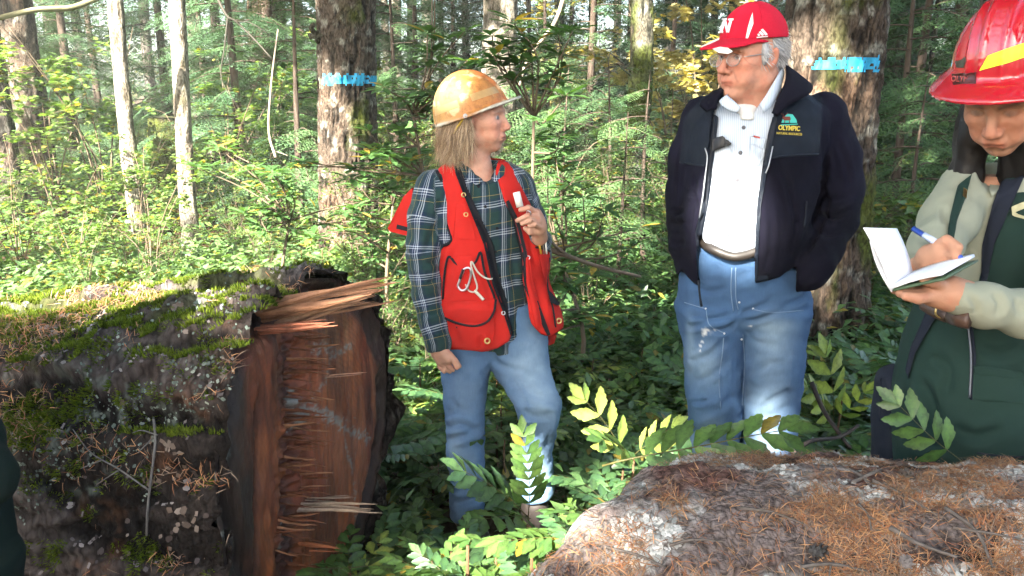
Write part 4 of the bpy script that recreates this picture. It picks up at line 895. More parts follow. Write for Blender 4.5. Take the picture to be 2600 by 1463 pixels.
    hv2, hf2 = surfnet(G, d); hv2 = hv2 + vnormals(hv2, hf2) * (.004 * fbm(hv2 * np.array([70, 70, 12]), 2, 4))[:, None]; hc2 = np.array([.22, .155, .095])[None] * (1 + .5 * fbm(hv2 * np.array([120, 120, 14]), 2, 9))[:, None]
    V, F = join((v, f), (hv2 @ FR.T + O, hf2)); t = NT('ash_blonde_hair'); t.set(Base_Color=t.attr('col'), Roughness=.5, Specular_IOR_Level=.4); M_H = t.m
    part('hair', V, F, t.m, P, attrs={'col': np.clip(np.concatenate([c, hc2]), 0, 1)})
    return P, SB, VB
WOMAN, W_SHIRT, W_VEST = woman()

# ---- hard hats
def helmet_field(G, dome, brim_out, ridge, droop, th=.0045):
    o = ell(G, (0, 0, -.005), dome); i = ell(G, (0, 0, -.005), tuple(x - .009 for x in dome))
    if ridge == 1:
        for yy, r in ((0, .010),): o = smin(o, np.sqrt((np.sqrt((G.x / dome[0]) ** 2 + ((G.z + .005) / dome[2]) ** 2) - 1) ** 2 * (dome[2] * .9) ** 2 + (G.y - yy) ** 2) - r, .012)
    if ridge == 3:
        for yy in (-.045, -.02, .02, .045):
            s = math.sqrt(1 - (yy / dome[1]) ** 2); o = smin(o, np.sqrt((np.sqrt((G.x / (dome[0] * s)) ** 2 + ((G.z + .005) / (dome[2] * s)) ** 2) - 1) ** 2 * (dome[2] * .9) ** 2 + (G.y - yy) ** 2) - .0045, .006)
    d = smax(smax(o, -i, .003), -(G.z - 0), .004)
    rho = np.sqrt(G.x ** 2 + G.y ** 2) ; ang = np.arctan2(G.y, G.x + 0 * G.y); ro = brim_out(ang); ri = 1 / np.sqrt((np.cos(ang) / dome[0]) ** 2 + (np.sin(ang) / dome[1]) ** 2)
    tt = np.clip((rho - ri) / np.maximum(ro - ri, .004), -1, 1.2); zb = droop(ang) * np.clip(tt, 0, 1.2) ** 1.3
    b = smax(np.abs(G.z - zb) - th, rho - ro, .003); b = smax(b, ri - .010 - rho, .003)
    return smin(d, b, .010)
def woman_hat():
    fwd = np.array([math.cos(R(19)), -.05, math.sin(R(19))]); FR = frame(fwd); O = W(1197, 290, 3.03)
    G = Grid((-.15, -.135, -.03), (.19, .135, .165), .0038)
    bo = lambda a: .122 + .012 + .052 * np.exp(-(a / .75) ** 2) - .016 * np.abs(np.sin(a)); dr = lambda a: -.004 + .004 * np.exp(-(a / .8) ** 2)
    v, f = surfnet(G, helmet_field(G, (.126, .106, .148), bo, 1, dr)); v = relax(v, f, 1, .4)
    z = v[:, 2]; c = np.tile([.40, .165, .042], (len(v), 1)); c = mixc(c, (.40, .235, .085), ss(-v[:, 0], -.03, .1) * .8); c = mixc(c, (.44, .13, .035), ss(fbm(v * 14, 4, 2), .05, .6) * .7 * ss(v[:, 0], -.06, .04))
    c = mixc(c, (.60, .47, .27), ss(fbm(v * 32, 4, 7), .35, .75) * .65); c = mixc(c, (.20, .07, .03), ss(fbm(v * 70, 2, 9), .45, .8) * .4)
    c = mixc(c, (.45, .43, .36), ss(z, .008, .003) * ss(np.hypot(v[:, 0], v[:, 1]), .115, .125))
    t = NT('scuffed_hat_plastic'); n = t.noise(t.coord(), 120, 4); t.bump(n, .25, .003); t.set(Base_Color=t.mix(1.0, t.attr('col'), t.ramp(t.noise(t.coord(), 45, 6, .75), [(.3, (.55, .5, .45)), (.5, (1, 1, 1)), (.75, (1.25, 1.2, 1.1))]), 'MULTIPLY'), Roughness=.55, Specular_IOR_Level=.35)
    H = thing('hard_hat', O, 'scuffed tan and orange hard hat with a short visor, on the woman', 'hard hat'); T = lambda p: p @ FR.T + O
    part('shell', T(v), f, t.m, H, attrs={'col': c})
    a = np.linspace(-.95, .95, 60) * np.pi; M_TAPE = plain('worn_tape', (.40, .24, .085), .35, var=.25, scale=60)
    for (a0, a1, z0, z1) in ((-3.1, -1.75, .034, .060), (-1.35, -.25, .038, .062), (.3, 3.1, .034, .060)):
        an = np.linspace(a0, a1, 26); rows = []
        for zz in np.linspace(z0, z1, 4):
            s = math.sqrt(1 - ((zz + .005) / .148) ** 2) + .012; rows.append(np.stack([.126 * s * np.cos(an), .106 * s * np.sin(an), np.full_like(an, zz)], 1))
        part('reflective_tape', T(np.concatenate(rows)), grid_faces(4, 26)[:, ::-1], M_TAPE, H)
    M_YEL = plain('yellow_webbing', (.55, .36, .04), .7); M_GREY = plain('grey_plastic', (.4, .4, .38), .5)
    for pts, w, m in (([(-.02, -.09, -.005), (-.055, -.085, -.03), (-.085, -.06, -.055)], .012, M_YEL), ([(-.085, -.06, -.05), (-.105, -.03, -.065)], .012, M_GREY)):
        p = smooth_path(np.array(pts), 8) if len(pts) > 2 else np.array(pts); sv, sf = tube(T(p), w, 6, flat=.35); part('suspension_strap', sv, sf, m, H)
    kv, kf = disc(T(np.array([[-.01, -.113, .0]]))[0], FR @ np.array([0, -1, 0]), .008, .005, 12); part('rivet', kv, kf, M_GREY, H)
woman_hat()

# ---- what hangs from the vest
def vest_things():
    k = [(1180, 492), (1196, 520), (1214, 560), (1228, 600), (1246, 632), (1252, 640)]
    c1 = cord(W_VEST, k, .0035, .012); pts = smooth_path(np.array([(1252, 640), (1258, 672), (1262, 690), (1250, 708), (1232, 706), (1212, 690), (1198, 664), (1196, 676), (1206, 708), (1212, 730), (1204, 742), (1190, 738), (1182, 722)], float), 60)
    c2 = cord(W_VEST, pts, .0032, .030, smooth=False); c3 = cord(W_VEST, [(1204, 738), (1215, 748), (1228, 762)], .0058, .030)
    v, f = join(c1, c2, c3, cord(W_VEST, [(1250, 628), (1255, 640), (1258, 646)], .007, .02))
    solo('neck_cord', v, f, M_CORD, 'off white knotted cord looped across the red vest', 'cord', base=v.mean(0))
    ring = smooth_path(np.array([(1176, 690), (1166, 715), (1163, 728), (1172, 738), (1184, 734), (1192, 715), (1196, 692), (1190, 680), (1178, 684), (1176, 690)], float), 50)
    v1, f1 = cord(W_VEST, ring, .0042, .036, 8, smooth=False); Cb = thing('carabiner', v1.mean(0), 'small silver carabiner clipped to the red vest pocket', 'carabiner')
    part('hook', v1, f1, M_STEEL, Cb); g = cord(W_VEST, [(1176, 684), (1168, 708)], .0048, .038, 8); part('gate', g[0], g[1], plain('dark_metal', (.03, .03, .035), .4, .8), Cb)
    M_WHITE = plain('white_plastic', (.75, .73, .66), .4)
    p = np.array([W(1303, 498, 2.885), W(1310, 490, 2.885), W(1322, 520, 2.885)]); mv, mf = tube(np.array([W(1311, 488, 2.89), W(1314, 500, 2.888), W(1320, 525, 2.888)]), .013, 10); solo('marker_pen', mv, mf, M_WHITE, 'white marker standing in the red vest chest pocket', 'marker', base=mv.mean(0))
    sv, sf = patch(W_VEST, [(1308, 506), (1326, 498), (1340, 520), (1334, 548), (1322, 548)], .016, 3, .004); part('pen_pocket', sv, sf, M_RED, WOMAN)
    pv, pf = tube(np.array([W(1363, 592, 2.93), W(1368, 612, 2.935), W(1374, 645, 2.94)]), .0042, 6); solo('pencil', pv, pf, plain('yellow_paint', (.62, .33, .03), .45), 'yellow pencil upright in the side pocket of the red vest', 'pencil', base=pv.mean(0))
    for k, x in enumerate((1378, 1385)):
        pv, pf = tube(np.array([W(x, 598 + 6 * k, 2.94), W(x + 1, 620, 2.945), W(x + 3, 645, 2.95)]), .0036, 6); solo('pen', pv, pf, M_WHITE if k else M_STEEL, ['silver', 'white'][k] + ' pen upright in the side pocket of the red vest', 'pen', base=pv.mean(0))
vest_things()

# ---------------------------------------------------------------- the man with the red cap
def text_obj(txt, font_h, at, nrm, up, mat, parent, name='lettering', ext=.0008, shear=0.0, sx=1.0, bold=0.0):
    cu = bpy.data.curves.new(name, 'FONT'); cu.body = txt; cu.size = font_h; cu.extrude = ext; cu.align_x = 'CENTER'; cu.align_y = 'CENTER'; cu.shear = shear; cu.offset = bold
    o = bpy.data.objects.new('tmp_text', cu); COL.objects.link(o); dg = bpy.context.evaluated_depsgraph_get(); me = bpy.data.meshes.new_from_object(o.evaluated_get(dg)); bpy.data.objects.remove(o)
    v = np.empty(len(me.vertices) * 3); me.vertices.foreach_get('co', v); v = v.reshape(-1, 3); fs = [list(p.vertices) for p in me.polygons]
    z = np.asarray(nrm, float); z /= np.linalg.norm(z); x = np.cross(up, z); x /= np.linalg.norm(x); y = np.cross(z, x); p = at + x * (v[:, :1] * sx) + y * v[:, 1:2] + z * v[:, 2:3]
    tri = [[f[0], f[i], f[i + 1]] for f in fs for i in range(1, len(f) - 1)]; bpy.data.meshes.remove(me)
    o = part(name, p, np.array(tri), mat, parent, smooth=False); o['kind'] = 'stuff' if False else 'thing'; del o['kind']; return o
M_WHITECLOTH = cloth('white_thread', (.78, .77, .74), .9)
def man():
    base = W(1880, 1165, 2.72); base[2] = 0
    P = thing('person', base, 'man in an open navy jacket, pale work shirt and worn blue jeans', 'person'); skin = (.48, .235, .155)
    # ---- jeans
    lL = [(1722, 1890, 780, 2.74, .125), (1724, 1884, 820, 2.74, .12), (1736, 1882, 883, 2.73, .115), (1742, 1881, 960, 2.71, .108), (1746, 1880, 1020, 2.69, .105), (1751, 1878, 1076, 2.69, .10), (1762, 1870, 1163, 2.71, .092), (1768, 1866, 1300, 2.73, .085), (1772, 1864, 1395, 2.73, .085)]
    lR = [(1866, 2052, 780, 2.74, .125), (1870, 2050, 820, 2.74, .122), (1872, 2040, 880, 2.73, .118), (1876, 2033, 965, 2.71, .112), (1879, 2024, 1040, 2.69, .106), (1883, 2018, 1080, 2.69, .102), (1886, 2008, 1163, 2.71, .094), (1890, 2002, 1300, 2.73, .088), (1894, 1998, 1395, 2.73, .088)]
    hip = [(1758, 1995, 610, 2.76, .14), (1738, 2020, 660, 2.76, .142), (1726, 2046, 715, 2.76, .142), (1722, 2052, 780, 2.75, .135), (1760, 2010, 835, 2.75, .09)]
    G = Grid((W(1715, 800, 2.75)[0] - .03, 2.54, .03), (W(2060, 800, 2.75)[0] + .03, 2.94, W(1900, 600, 2.75)[2]), .0072)
    d = smin(loft(G, lL), loft(G, lR), .010); d = smin(d, loft(G, hip), .025); v, f = surfnet(G, d); v = relax(v, f, 1); n = vnormals(v, f)
    v = v + n * (.0042 * fbm(v * np.array([13, 13, 24]), 3, 41) + .0022 * fbm(v * np.array([28, 28, 40]), 2, 42))[:, None]
    v = folds(v, f, [([(1735, 795), (1790, 806), (1868, 800)], 7, .010), ([(1745, 835), (1800, 815), (1866, 802)], 7, .009), ([(1790, 840), (1840, 838), (1872, 812)], 6, .008), ([(1880, 800), (1920, 782), (1962, 765)], 7, .011), ([(1885, 812), (1925, 812), (1985, 790)], 6, .007), ([(1880, 830), (1920, 870), (1990, 880)], 8, .006), ([(1872, 760), (1868, 800)], 5, .006),
                     ([(1750, 920), (1800, 900), (1850, 860)], 8, .007), ([(1760, 975), (1810, 950), (1860, 910)], 8, .006), ([(1748, 1020), (1778, 1022), (1800, 1014)], 5, .010), ([(1760, 1060), (1820, 1040), (1870, 1000)], 9, .006), ([(1900, 960), (1940, 930), (2010, 915)], 9, .005), ([(1930, 1040), (1970, 1010), (2020, 990)], 9, .007), ([(1895, 1050), (1925, 1100), (1945, 1160)], 8, .006), ([(1845, 1160), (1865, 1110)], 6, .009), ([(1985, 780), (2030, 762), (2048, 750)], 7, .008), ([(1750, 720), (1800, 740), (1850, 730)], 8, .006),
                     ([(1838, 840), (1832, 920), (1826, 1000), (1832, 1070)], 2.6, -.003), ([(1860, 860), (1856, 940), (1862, 1050)], 2.6, -.003), ([(1885, 880), (1890, 960), (1886, 1040)], 2.6, -.003), ([(2018, 860), (2008, 960), (2004, 1060)], 2.6, -.003)])
    col = denim_cols(v, (.042, .092, .185), (.27, .37, .45), [(1965, 880, 45, 70, .55), (1950, 1010, 55, 55, .42), (1790, 930, 40, 60, .38), (1950, 1120, 40, 60, .65), (1800, 1110, 40, 50, .35), (1800, 1150, 45, 30, .4), (1960, 830, 60, 14, .3), (1752, 880, 12, 70, .35)])
    pr = PROJ(v); white = np.zeros(len(v))
    for x, y, r in ((1793, 840, 9), (1802, 846, 6), (1788, 850, 5), (1810, 838, 5), (1778, 880, 4), (1776, 890, 4), (1782, 868, 3), (1905, 828, 4)): white = np.maximum(white, ss(np.hypot((pr[:, 0] - x) * .7, pr[:, 1] - y), r, r * .4))
    col = mixc(col, (.55, .58, .6), white * ss(fbm(v * 120, 2, 3), -.5, .2)); jeans = part('jeans', v, f, M_DENIM, P, attrs={'col': col}); JB = bvh_of(v, f)
    M_STITCH = plain('jean_seam', (.11, .17, .26), .9)
    for k, t in enumerate(([(1738, 768), (1770, 778), (1793, 784)], [(1793, 784), (1796, 810), (1804, 828), (1838, 846)], [(1838, 846), (1834, 900), (1826, 960), (1830, 1040)], [(1910, 785), (1960, 794), (2040, 788)], [(1858, 680), (1856, 740), (1862, 790)], [(1868, 680), (1868, 750), (1874, 786)], [(2020, 690), (2036, 705), (2050, 722)], [(1886, 850), (1890, 930), (1884, 1030)])):
        a = cord(JB, t, .0017, .0004, 5); part('seam', a[0], a[1], M_STITCH, jeans)
    for q in ((1792, 784), (1912, 784), (1839, 847), (1877, 768), (1883, 862)):
        c = drape_pts(JB, [q], .001)[0]; a = disc(c, (0, -1, .1), .0035, .002, 10); part('rivet', a[0], a[1], M_STEEL, jeans)
    # ---- boots
    for x in (1822, 1946):
        a = W(x, 1395, 2.74); a[2] = .10; h = a.copy(); h[2] = .045; b = h + [(-.02 if x < 1900 else .03), -.19, 0]; G = Grid(np.minimum(a, b) - [.07, .07, .06], np.maximum(a, b) + [.07, .08, .08], .009)
        d = smax(smin(rcone(G, a, h, .055, .05), rcone(G, h, b, .05, .043), .03), .003 - G.z, .006); bv, bf = surfnet(G, d); part('boot', bv, bf, M_LEATHER, P)
    # ---- belt
    tor = [(1850, 1960, 248, 2.74, .07), (1815, 2010, 268, 2.75, .095), (1782, 2050, 310, 2.76, .125), (1768, 2030, 390, 2.762, .138), (1760, 2012, 470, 2.762, .145), (1752, 2000, 550, 2.76, .150), (1752, 1992, 610, 2.758, .148), (1758, 2005, 640, 2.755, .15), (1765, 2000, 655, 2.76, .14)]
    # ---- shirt
    G = Grid((W(1735, 500, 2.75)[0], 2.54, W(1900, 675, 2.75)[2]), (W(2085, 400, 2.75)[0], 2.95, W(1900, 225, 2.75)[2]), .0058)
    d = loft(G, tor, 2.3); d = smax(d, -rcone(G, W(1890, 215, 2.74), W(1898, 292, 2.58), .072, .022), .006)
    d = keep(G, d, [(1700, 200), (2100, 200), (2100, 650), (1925, 634), (1860, 650), (1840, 648), (1795, 625), (1780, 600), (1700, 600)])
    v, f = surfnet(G, d); v = relax(v, f, 1); n = vnormals(v, f); v = v + n * (.0028 * fbm(v * 12, 3, 43))[:, None]
    v = folds(v, f, [([(1795, 600), (1830, 592), (1870, 610)], 6, .007), ([(1850, 640), (1885, 610), (1920, 595)], 6, .009), ([(1800, 560), (1840, 575), (1900, 565)], 8, .006), ([(1872, 575), (1900, 570), (1920, 560)], 5, .006), ([(1880, 330), (1865, 420), (1850, 520), (1838, 600)], 3.5, -.003), ([(1866, 330), (1848, 470), (1822, 600)], 3.5, -.002), ([(1800, 470), (1812, 465), (1822, 470)], 4, .006), ([(1920, 330), (1925, 390)], 5, .004)])
    t = NT('striped_work_shirt'); co = t.coord(); sx = t.node('ShaderNodeSeparateXYZ', Vector=co); w = t.math('SINE', t.math('MULTIPLY', sx.outputs[0], 1150.0)); c = t.mix(t.math('MULTIPLY_ADD', w, .5, .5), (.38, .45, .54), (.55, .61, .68))
    t.bump(t.noise(co, 900, 2), .2, .002); t.set(Base_Color=t.mix(1.0, c, t.mix(t.noise(co, 12, 3), (.85,) * 3, (1.08,) * 3), 'MULTIPLY'), Roughness=.9, Specular_IOR_Level=.2); M_SHIRT = t.m
    shirt = part('shirt', v, f, M_SHIRT, P); SB = bvh_of(v, f); sv0, sf0 = v, f
    for q in ((1888, 324), (1880, 388), (1872, 457), (1860, 528), (1848, 594)):
        c = drape_pts(SB, [q], 0)[0]; a = disc(c, (-.1, -1, .1), .0062, .003, 12); part('button', a[0], a[1], plain('dark_button', (.06, .06, .07), .4), shirt)
    for poly in ([(1906, 345), (1945, 350), (1938, 400), (1925, 420), (1902, 410)], [(1808, 386), (1846, 372), (1858, 378), (1852, 440), (1806, 444)]):
        a = patch(SB, poly, .0045, 4, .002); part('shirt_pocket', a[0], a[1], M_SHIRT, shirt)
    a = patch(SB, [(1906, 346), (1944, 352), (1938, 378), (1922, 372), (1904, 364)], .009, 3, .002); part('pocket_flap', a[0], a[1], M_SHIRT, shirt)
    a = patch(SB, [(1914, 344), (1930, 347), (1929, 352), (1913, 349)], .0105, 2); part('woven_label', a[0], a[1], plain('label_red', (.5, .09, .07), .8, var=.3, scale=300), shirt)
    # collar
    for k, (poly, th) in enumerate((([(1838, 236), (1848, 240), (1872, 262), (1866, 282), (1850, 280), (1832, 268), (1822, 262), (1828, 246)], .020), ([(1976, 176), (1990, 178), (1984, 228), (1962, 262), (1940, 285), (1930, 268), (1948, 238), (1966, 200)], .022))):
        pass
    def sheet(name, pts, th, mat, par, sub=5):
        """a turned-over collar leaf: quad strip through (px,py,Y) rows, thickened"""
        A = smooth_path(np.array([W(*p[0]) for p in pts]), 14); B = smooth_path(np.array([W(*p[1]) for p in pts]), 14); t = np.linspace(0, 1, sub)[None, :, None]; g = A[:, None] * (1 - t) + B[:, None] * t; bulge = np.sin(t * np.pi) * .006; g = g + bulge * np.array([0, -1, .3])
        fr = g.reshape(-1, 3); bk = fr + np.array([0, th, -th * .3]); m = 14; F1 = grid_faces(m, sub); n_ = m * sub; ring = np.concatenate([np.arange(sub), np.arange(1, m) * sub + sub - 1, (m - 1) * sub + np.arange(sub - 2, -1, -1), np.arange(m - 2, 0, -1) * sub]); r2 = np.roll(ring, -1)
        return part(name, np.concatenate([fr, bk]), [F1, F1[:, ::-1] + n_, np.stack([ring, r2, r2 + n_, ring + n_], 1)], mat, par)
    sheet('collar', [((1985, 172, 2.72), (1992, 190, 2.70)), ((1972, 196, 2.66), (1980, 232, 2.655)), ((1946, 240, 2.62), (1960, 268, 2.615)), ((1930, 264, 2.605), (1938, 288, 2.60))], .006, M_SHIRT, shirt)
    sheet('collar', [((1852, 236, 2.68), (1838, 246, 2.67)), ((1848, 242, 2.65), (1826, 258, 2.64)), ((1866, 258, 2.62), (1848, 278, 2.61)), ((1880, 272, 2.605), (1872, 286, 2.60))], .006, M_SHIRT, shirt)
    G = Grid(W(1860, 305, 2.60) - [.02, .05, .0], W(1945, 240, 2.7) + [.02, .08, .02], .005); d = smax(rcone(G, W(1890, 240, 2.76), W(1897, 297, 2.650), .062, .022), G.z - W(1900, 280, 2.62)[2] - .5 * (G.y - 2.64), .02); uv_, uf_ = surfnet(G, d); part('undershirt', uv_, uf_, M_WHITECLOTH, P)
    bb = cord(JB, [(1782, 612), (1800, 628), (1850, 650), (1885, 650), (1930, 636)], .016, .012, 8, flat=1.0); part('belt', bb[0], bb[1], plain('belt_leather', (.02, .016, .013), .5), P)
    # ---- jacket
    jac = [(1845, 2000, 222, 2.79, .07), (1800, 2058, 242, 2.79, .11), (1765, 2102, 285, 2.79, .15), (1748, 2096, 340, 2.785, .168), (1742, 2082, 420, 2.78, .184), (1730, 2064, 510, 2.775, .192), (1722, 2046, 590, 2.77, .192), (1722, 2034, 660, 2.77, .185), (1728, 2026, 728, 2.77, .18)]
    sl, rl = wchain([(1785, 300, 2.80, .070), (1752, 400, 2.84, .064), (1739, 500, 2.86, .058), (1740, 560, 2.84, .056), (1748, 620, 2.79, .057), (1762, 678, 2.73, .050), (1768, 690, 2.72, .045)])
    sr, rr = wchain([(2086, 298, 2.79, .082), (2120, 400, 2.80, .076), (2130, 480, 2.80, .072), (2118, 560, 2.76, .067), (2090, 625, 2.70, .060), (2060, 675, 2.65, .058), (2046, 700, 2.64, .050)])
    G = Grid((W(1670, 500, 2.8)[0] - .01, 2.54, W(1900, 745, 2.75)[2]), (W(2215, 450, 2.8)[0] + .02, 3.0, W(1900, 180, 2.78)[2]), .0068)
    B = loft(G, jac, 2.35); d = smin(B, chain(G, sl, rl, .04), .009); d = smin(d, chain(G, sr, rr, .04), .009)
    d = cut(G, d, [(1840, 200), (1815, 280), (1809, 306), (1803, 379), (1787, 506), (1771, 586), (1774, 700), (1776, 724), (1768, 722), (1727, 684), (1700, 900), (2015, 900), (2022, 677), (1985, 700), (1949, 714), (1917, 721), (1919, 640), (1923, 586), (1927, 522), (1939, 433), (1958, 300), (1975, 240), (1990, 200)], front=2.80)
    d = smax(d, -rcone(G, W(1915, 130, 2.76), W(1905, 262, 2.74), .105, .088), .01)
    v, f = surfnet(G, d); v = relax(v, f, 1); n = vnormals(v, f); v = v + n * (.005 * fbm(v * 10, 3, 47) + .0022 * fbm(v * np.array([38, 38, 22]), 2, 48))[:, None]
    v = folds(v, f, [([(2075, 540), (2115, 552), (2165, 525)], 6, .016), ([(2080, 455), (2100, 520), (2070, 600), (2040, 650)], 6, .014), ([(2120, 350), (2150, 420), (2160, 500)], 7, .006), ([(1765, 430), (1760, 520), (1745, 600)], 6, .008), ([(1950, 480), (1960, 600), (1945, 690)], 8, .007), ([(1990, 430), (2020, 560), (2000, 660)], 7, .008), ([(1740, 470), (1770, 520), (1765, 640)], 6, .006), ([(2060, 580), (2110, 595), (2150, 575)], 9, .012), ([(2085, 500), (2130, 510), (2180, 480)], 10, .007), ([(1700, 530), (1720, 540), (1738, 532)], 7, .012), ([(1698, 565), (1720, 572), (1738, 560)], 7, .010), ([(1705, 610), (1725, 620), (1740, 612)], 7, .008), ([(2085, 330), (2095, 420), (2080, 520), (2040, 610)], 7, .012), ([(1738, 330), (1722, 430), (1716, 560)], 4, .005), ([(1960, 440), (1985, 560), (1975, 680)], 14, .006), ([(2050, 240), (2100, 262), (2130, 300)], 10, .004)])
    pr = PROJ(v); yoke = (pr[:, 1] < 392) & (((pr[:, 0] > 1738) & (pr[:, 0] < 1812) & (pr[:, 1] < 425)) | (pr[:, 0] > 1900)) & (pr[:, 0] < 2092 - (pr[:, 1] - 230) * .06) & (v[:, 1] < 2.86)
    yk = ss(poly_sd(pr[:, 0], pr[:, 1], [(1735, 300), (1790, 240), (1840, 230), (1812, 424), (1725, 412)]), 2, -2) + ss(poly_sd(pr[:, 0], pr[:, 1], [(1930, 180), (2040, 210), (2088, 250), (2086, 330), (2078, 394), (2000, 396), (1930, 402)]), 2, -2)
    col = np.tile([.0052, .0050, .0115], (len(v), 1)) * (1 + .5 * fbm(v * 5, 3, 6))[:, None]; col = mixc(col, (.008, .0115, .019), np.clip(yk, 0, 1)); col = np.clip(col, .002, 1)
    t = NT('fleece_and_nylon'); co = t.coord(); t.bump(t.noise(co, 420, 3), .5, .004); t.set(Base_Color=t.attr('col'), Roughness=t.math('MULTIPLY_ADD', t.fac('yk'), -.32, .95), Specular_IOR_Level=.12, Sheen_Weight=.0); M_JACK = t.m
    jacket = part('jacket', v, f, M_JACK, P, attrs={'col': col, 'yk': np.clip(yk, 0, 1)}); KB = bvh_of(v, f); AB = bvh_of(np.concatenate([v, sv0]), np.concatenate([f, sf0 + len(v)]))
    M_NYL = cloth('navy_nylon', (.007, .010, .017), .55, 900, .2)
    def jp(nm, m, mat, **kw): return part(nm, m[0], m[1], mat, jacket, **kw)
    jp('yoke_seam', cord(KB, [(1726, 412), (1765, 418), (1800, 424)], .0035, .001), M_NYL); jp('yoke_seam', cord(KB, [(1938, 404), (2000, 396), (2078, 392)], .0035, .001), M_NYL)
    jp('zip_facing', patch(AB, [(1812, 290), (1824, 296), (1815, 380), (1799, 506), (1783, 590), (1780, 716), (1772, 720), (1766, 590), (1783, 506), (1797, 380)], .010, 4), M_NYL)
    jp('zip_facing', patch(AB, [(1962, 296), (1975, 290), (1966, 340), (1948, 433), (1932, 522), (1928, 590), (1922, 718), (1914, 718), (1918, 590), (1922, 522), (1934, 433), (1950, 340)], .010, 4), M_NYL)
    M_ZIP = plain('zip_teeth', (.30, .31, .33), .4, .7)
    jp('zip', cord(AB, [(1790, 376), (1796, 400), (1790, 450), (1784, 500), (1774, 560)], .0022, .014), M_ZIP); jp('zip', cord(AB, [(1962, 372), (1952, 420), (1944, 440)], .0022, .014), M_ZIP)
    pz = cord(KB, [(1774, 708), (1776, 740), (1781, 776)], .0035, .004) ; zz = np.array([W(1774, 712, 2.585), W(1776, 745, 2.582), W(1781, 778, 2.58)]); jp('zip_pull', tube(smooth_path(zz, 8), [.004] * 2 + [.0035] * 4 + [.0045] * 2, 6), M_NYL)
    jp('hand_pocket', cord(KB, [(2048, 512), (2046, 540), (2042, 575)], .003, .002), M_NYL)
    jp('hem_band', patch(KB, [(1917, 702), (1950, 697), (1952, 712), (1918, 720)], .006, 3), M_NYL)
    # turned collar of the jacket
    sheet('collar', [((1994, 160, 2.76), (2020, 190, 2.80)), ((1998, 172, 2.68), (2062, 214, 2.70)), ((1996, 205, 2.64), (2056, 238, 2.63)), ((1978, 245, 2.615), (2010, 262, 2.60)), ((1962, 285, 2.60), (1975, 295, 2.595))], .012, M_JACK, jacket)
    sheet('collar', [((1846, 226, 2.72), (1830, 222, 2.74)), ((1836, 232, 2.68), (1800, 240, 2.68)), ((1826, 250, 2.645), (1778, 262, 2.64)), ((1820, 276, 2.62), (1796, 282, 2.615))], .012, M_JACK, jacket)
    for o in jacket.children:
        if o.name.startswith('collar') and 'col' not in o.data.attributes:
            a = o.data.attributes.new('col', 'FLOAT_COLOR', 'POINT'); a.data.foreach_set('color', np.tile([.0052, .0050, .0105, 1], len(o.data.vertices)).astype(np.float32))
    # embroidered emblem: an elk on a half disc above two lines of lettering
    tq = plain('turquoise_thread', (.05, .42, .36), .8); yl = plain('yellow_thread', (.55, .42, .06), .8); rb = plain('brown_thread', (.13, .025, .015), .8)
    jp('emblem', patch(KB, [(1984, 312), (1988, 298), (2000, 289), (2012, 290), (2022, 304), (2024, 312)], .003, 1.5), tq); jp('emblem', patch(KB, [(1982, 315), (2026, 314), (2026, 318), (1982, 319)], .003, 1.5), tq)
    jp('emblem_elk', patch(KB, [(1986, 296), (1994, 297), (2006, 296), (2008, 304), (2004, 306), (1992, 306), (1987, 302)], .0045, 1), rb)
    for ln in ([(1989, 296), (1988, 288)], [(1991, 296), (1997, 290), (2000, 286)], [(1986, 292), (1983, 287)], [(1993, 305), (1992, 312)], [(2004, 305), (2005, 312)]): jp('emblem_elk', cord(KB, ln, .0012, .005, 4), rb)
    c = drape_pts(KB, [(2004, 326)], .004)[0]; nr = np.array([.12, -1, .12]); text_obj('OLYMPIC', .0195, c, nr, (0.06, 0, 1), yl, jacket, bold=.0006, sx=.86); c = drape_pts(KB, [(2004, 340)], .004)[0]; text_obj('NATURAL RESOURCES', .0098, c, nr, (0.06, 0, 1), yl, jacket, sx=.82)
    # ---- body
    yaw = R(58); FR = frame((-math.sin(yaw), -math.cos(yaw), -.06)); O = W(1906, 147, 2.72); S = 1.06
    hv, hf, hc = make_head({'jaw': .052, 'fat': .007, 'dewlap': True, 'nose': .006, 'chin': -.099, 'lips': .45, 'age': .3, 'brow': (.35, .33, .31), 'browk': .4, 'neck': ((-.025, 0, -.05), (-.05, 0, -.21)), 'neck_r': (.064, .074)}, skin); hv = hv * S @ FR.T + O
    G = Grid((W(1700, 700, 2.8)[0], 2.6, .06), (W(2160, 700, 2.8)[0], 2.95, W(1900, 262, 2.75)[2]), .018); sh = lambda rows, px, m: [(a + px, b - px, y, yy, ry - m) for a, b, y, yy, ry in rows]
    d = loft(G, sh(tor[1:], 26, .035)); d = smin(d, loft(G, sh(lL, 36, .04)), .02); d = smin(d, loft(G, sh(lR, 36, .04)), .02); d = smin(d, chain(G, sl, [r - .03 for r in rl]), .02); d = smin(d, chain(G, sr, [r - .035 for r in rr]), .02); b0 = surfnet(G, d)
    V, F = join((hv, hf), b0); part('body', V, F, M_SKIN, P, attrs={'col': np.concatenate([hc, np.tile(skin, (len(b0[0]), 1))])})
    # ---- short grey hair
    T = lambda p: p * S @ FR.T + O
    G = Grid((-.13, -.1, -.08), (.08, .1, .12), .004); e = ell(G, (-.016, 0, .030), (.100, .0795, .088)); dd = smax(e, -(ell(G, (.045, 0, -.01), (.075, .12, .12))), .01); dd = smax(dd, (-.048 + .9 * np.maximum(G.x + .03, 0)) - G.z, .008); dd = smin(dd, smax(ell(G, (.022, .072, .012), (.013, .012, .035)), -1.0 * (G.z + .028), .004), .006); dd = smin(dd, ell(G, (.022, -.072, .012), (.013, .012, .035)), .006)
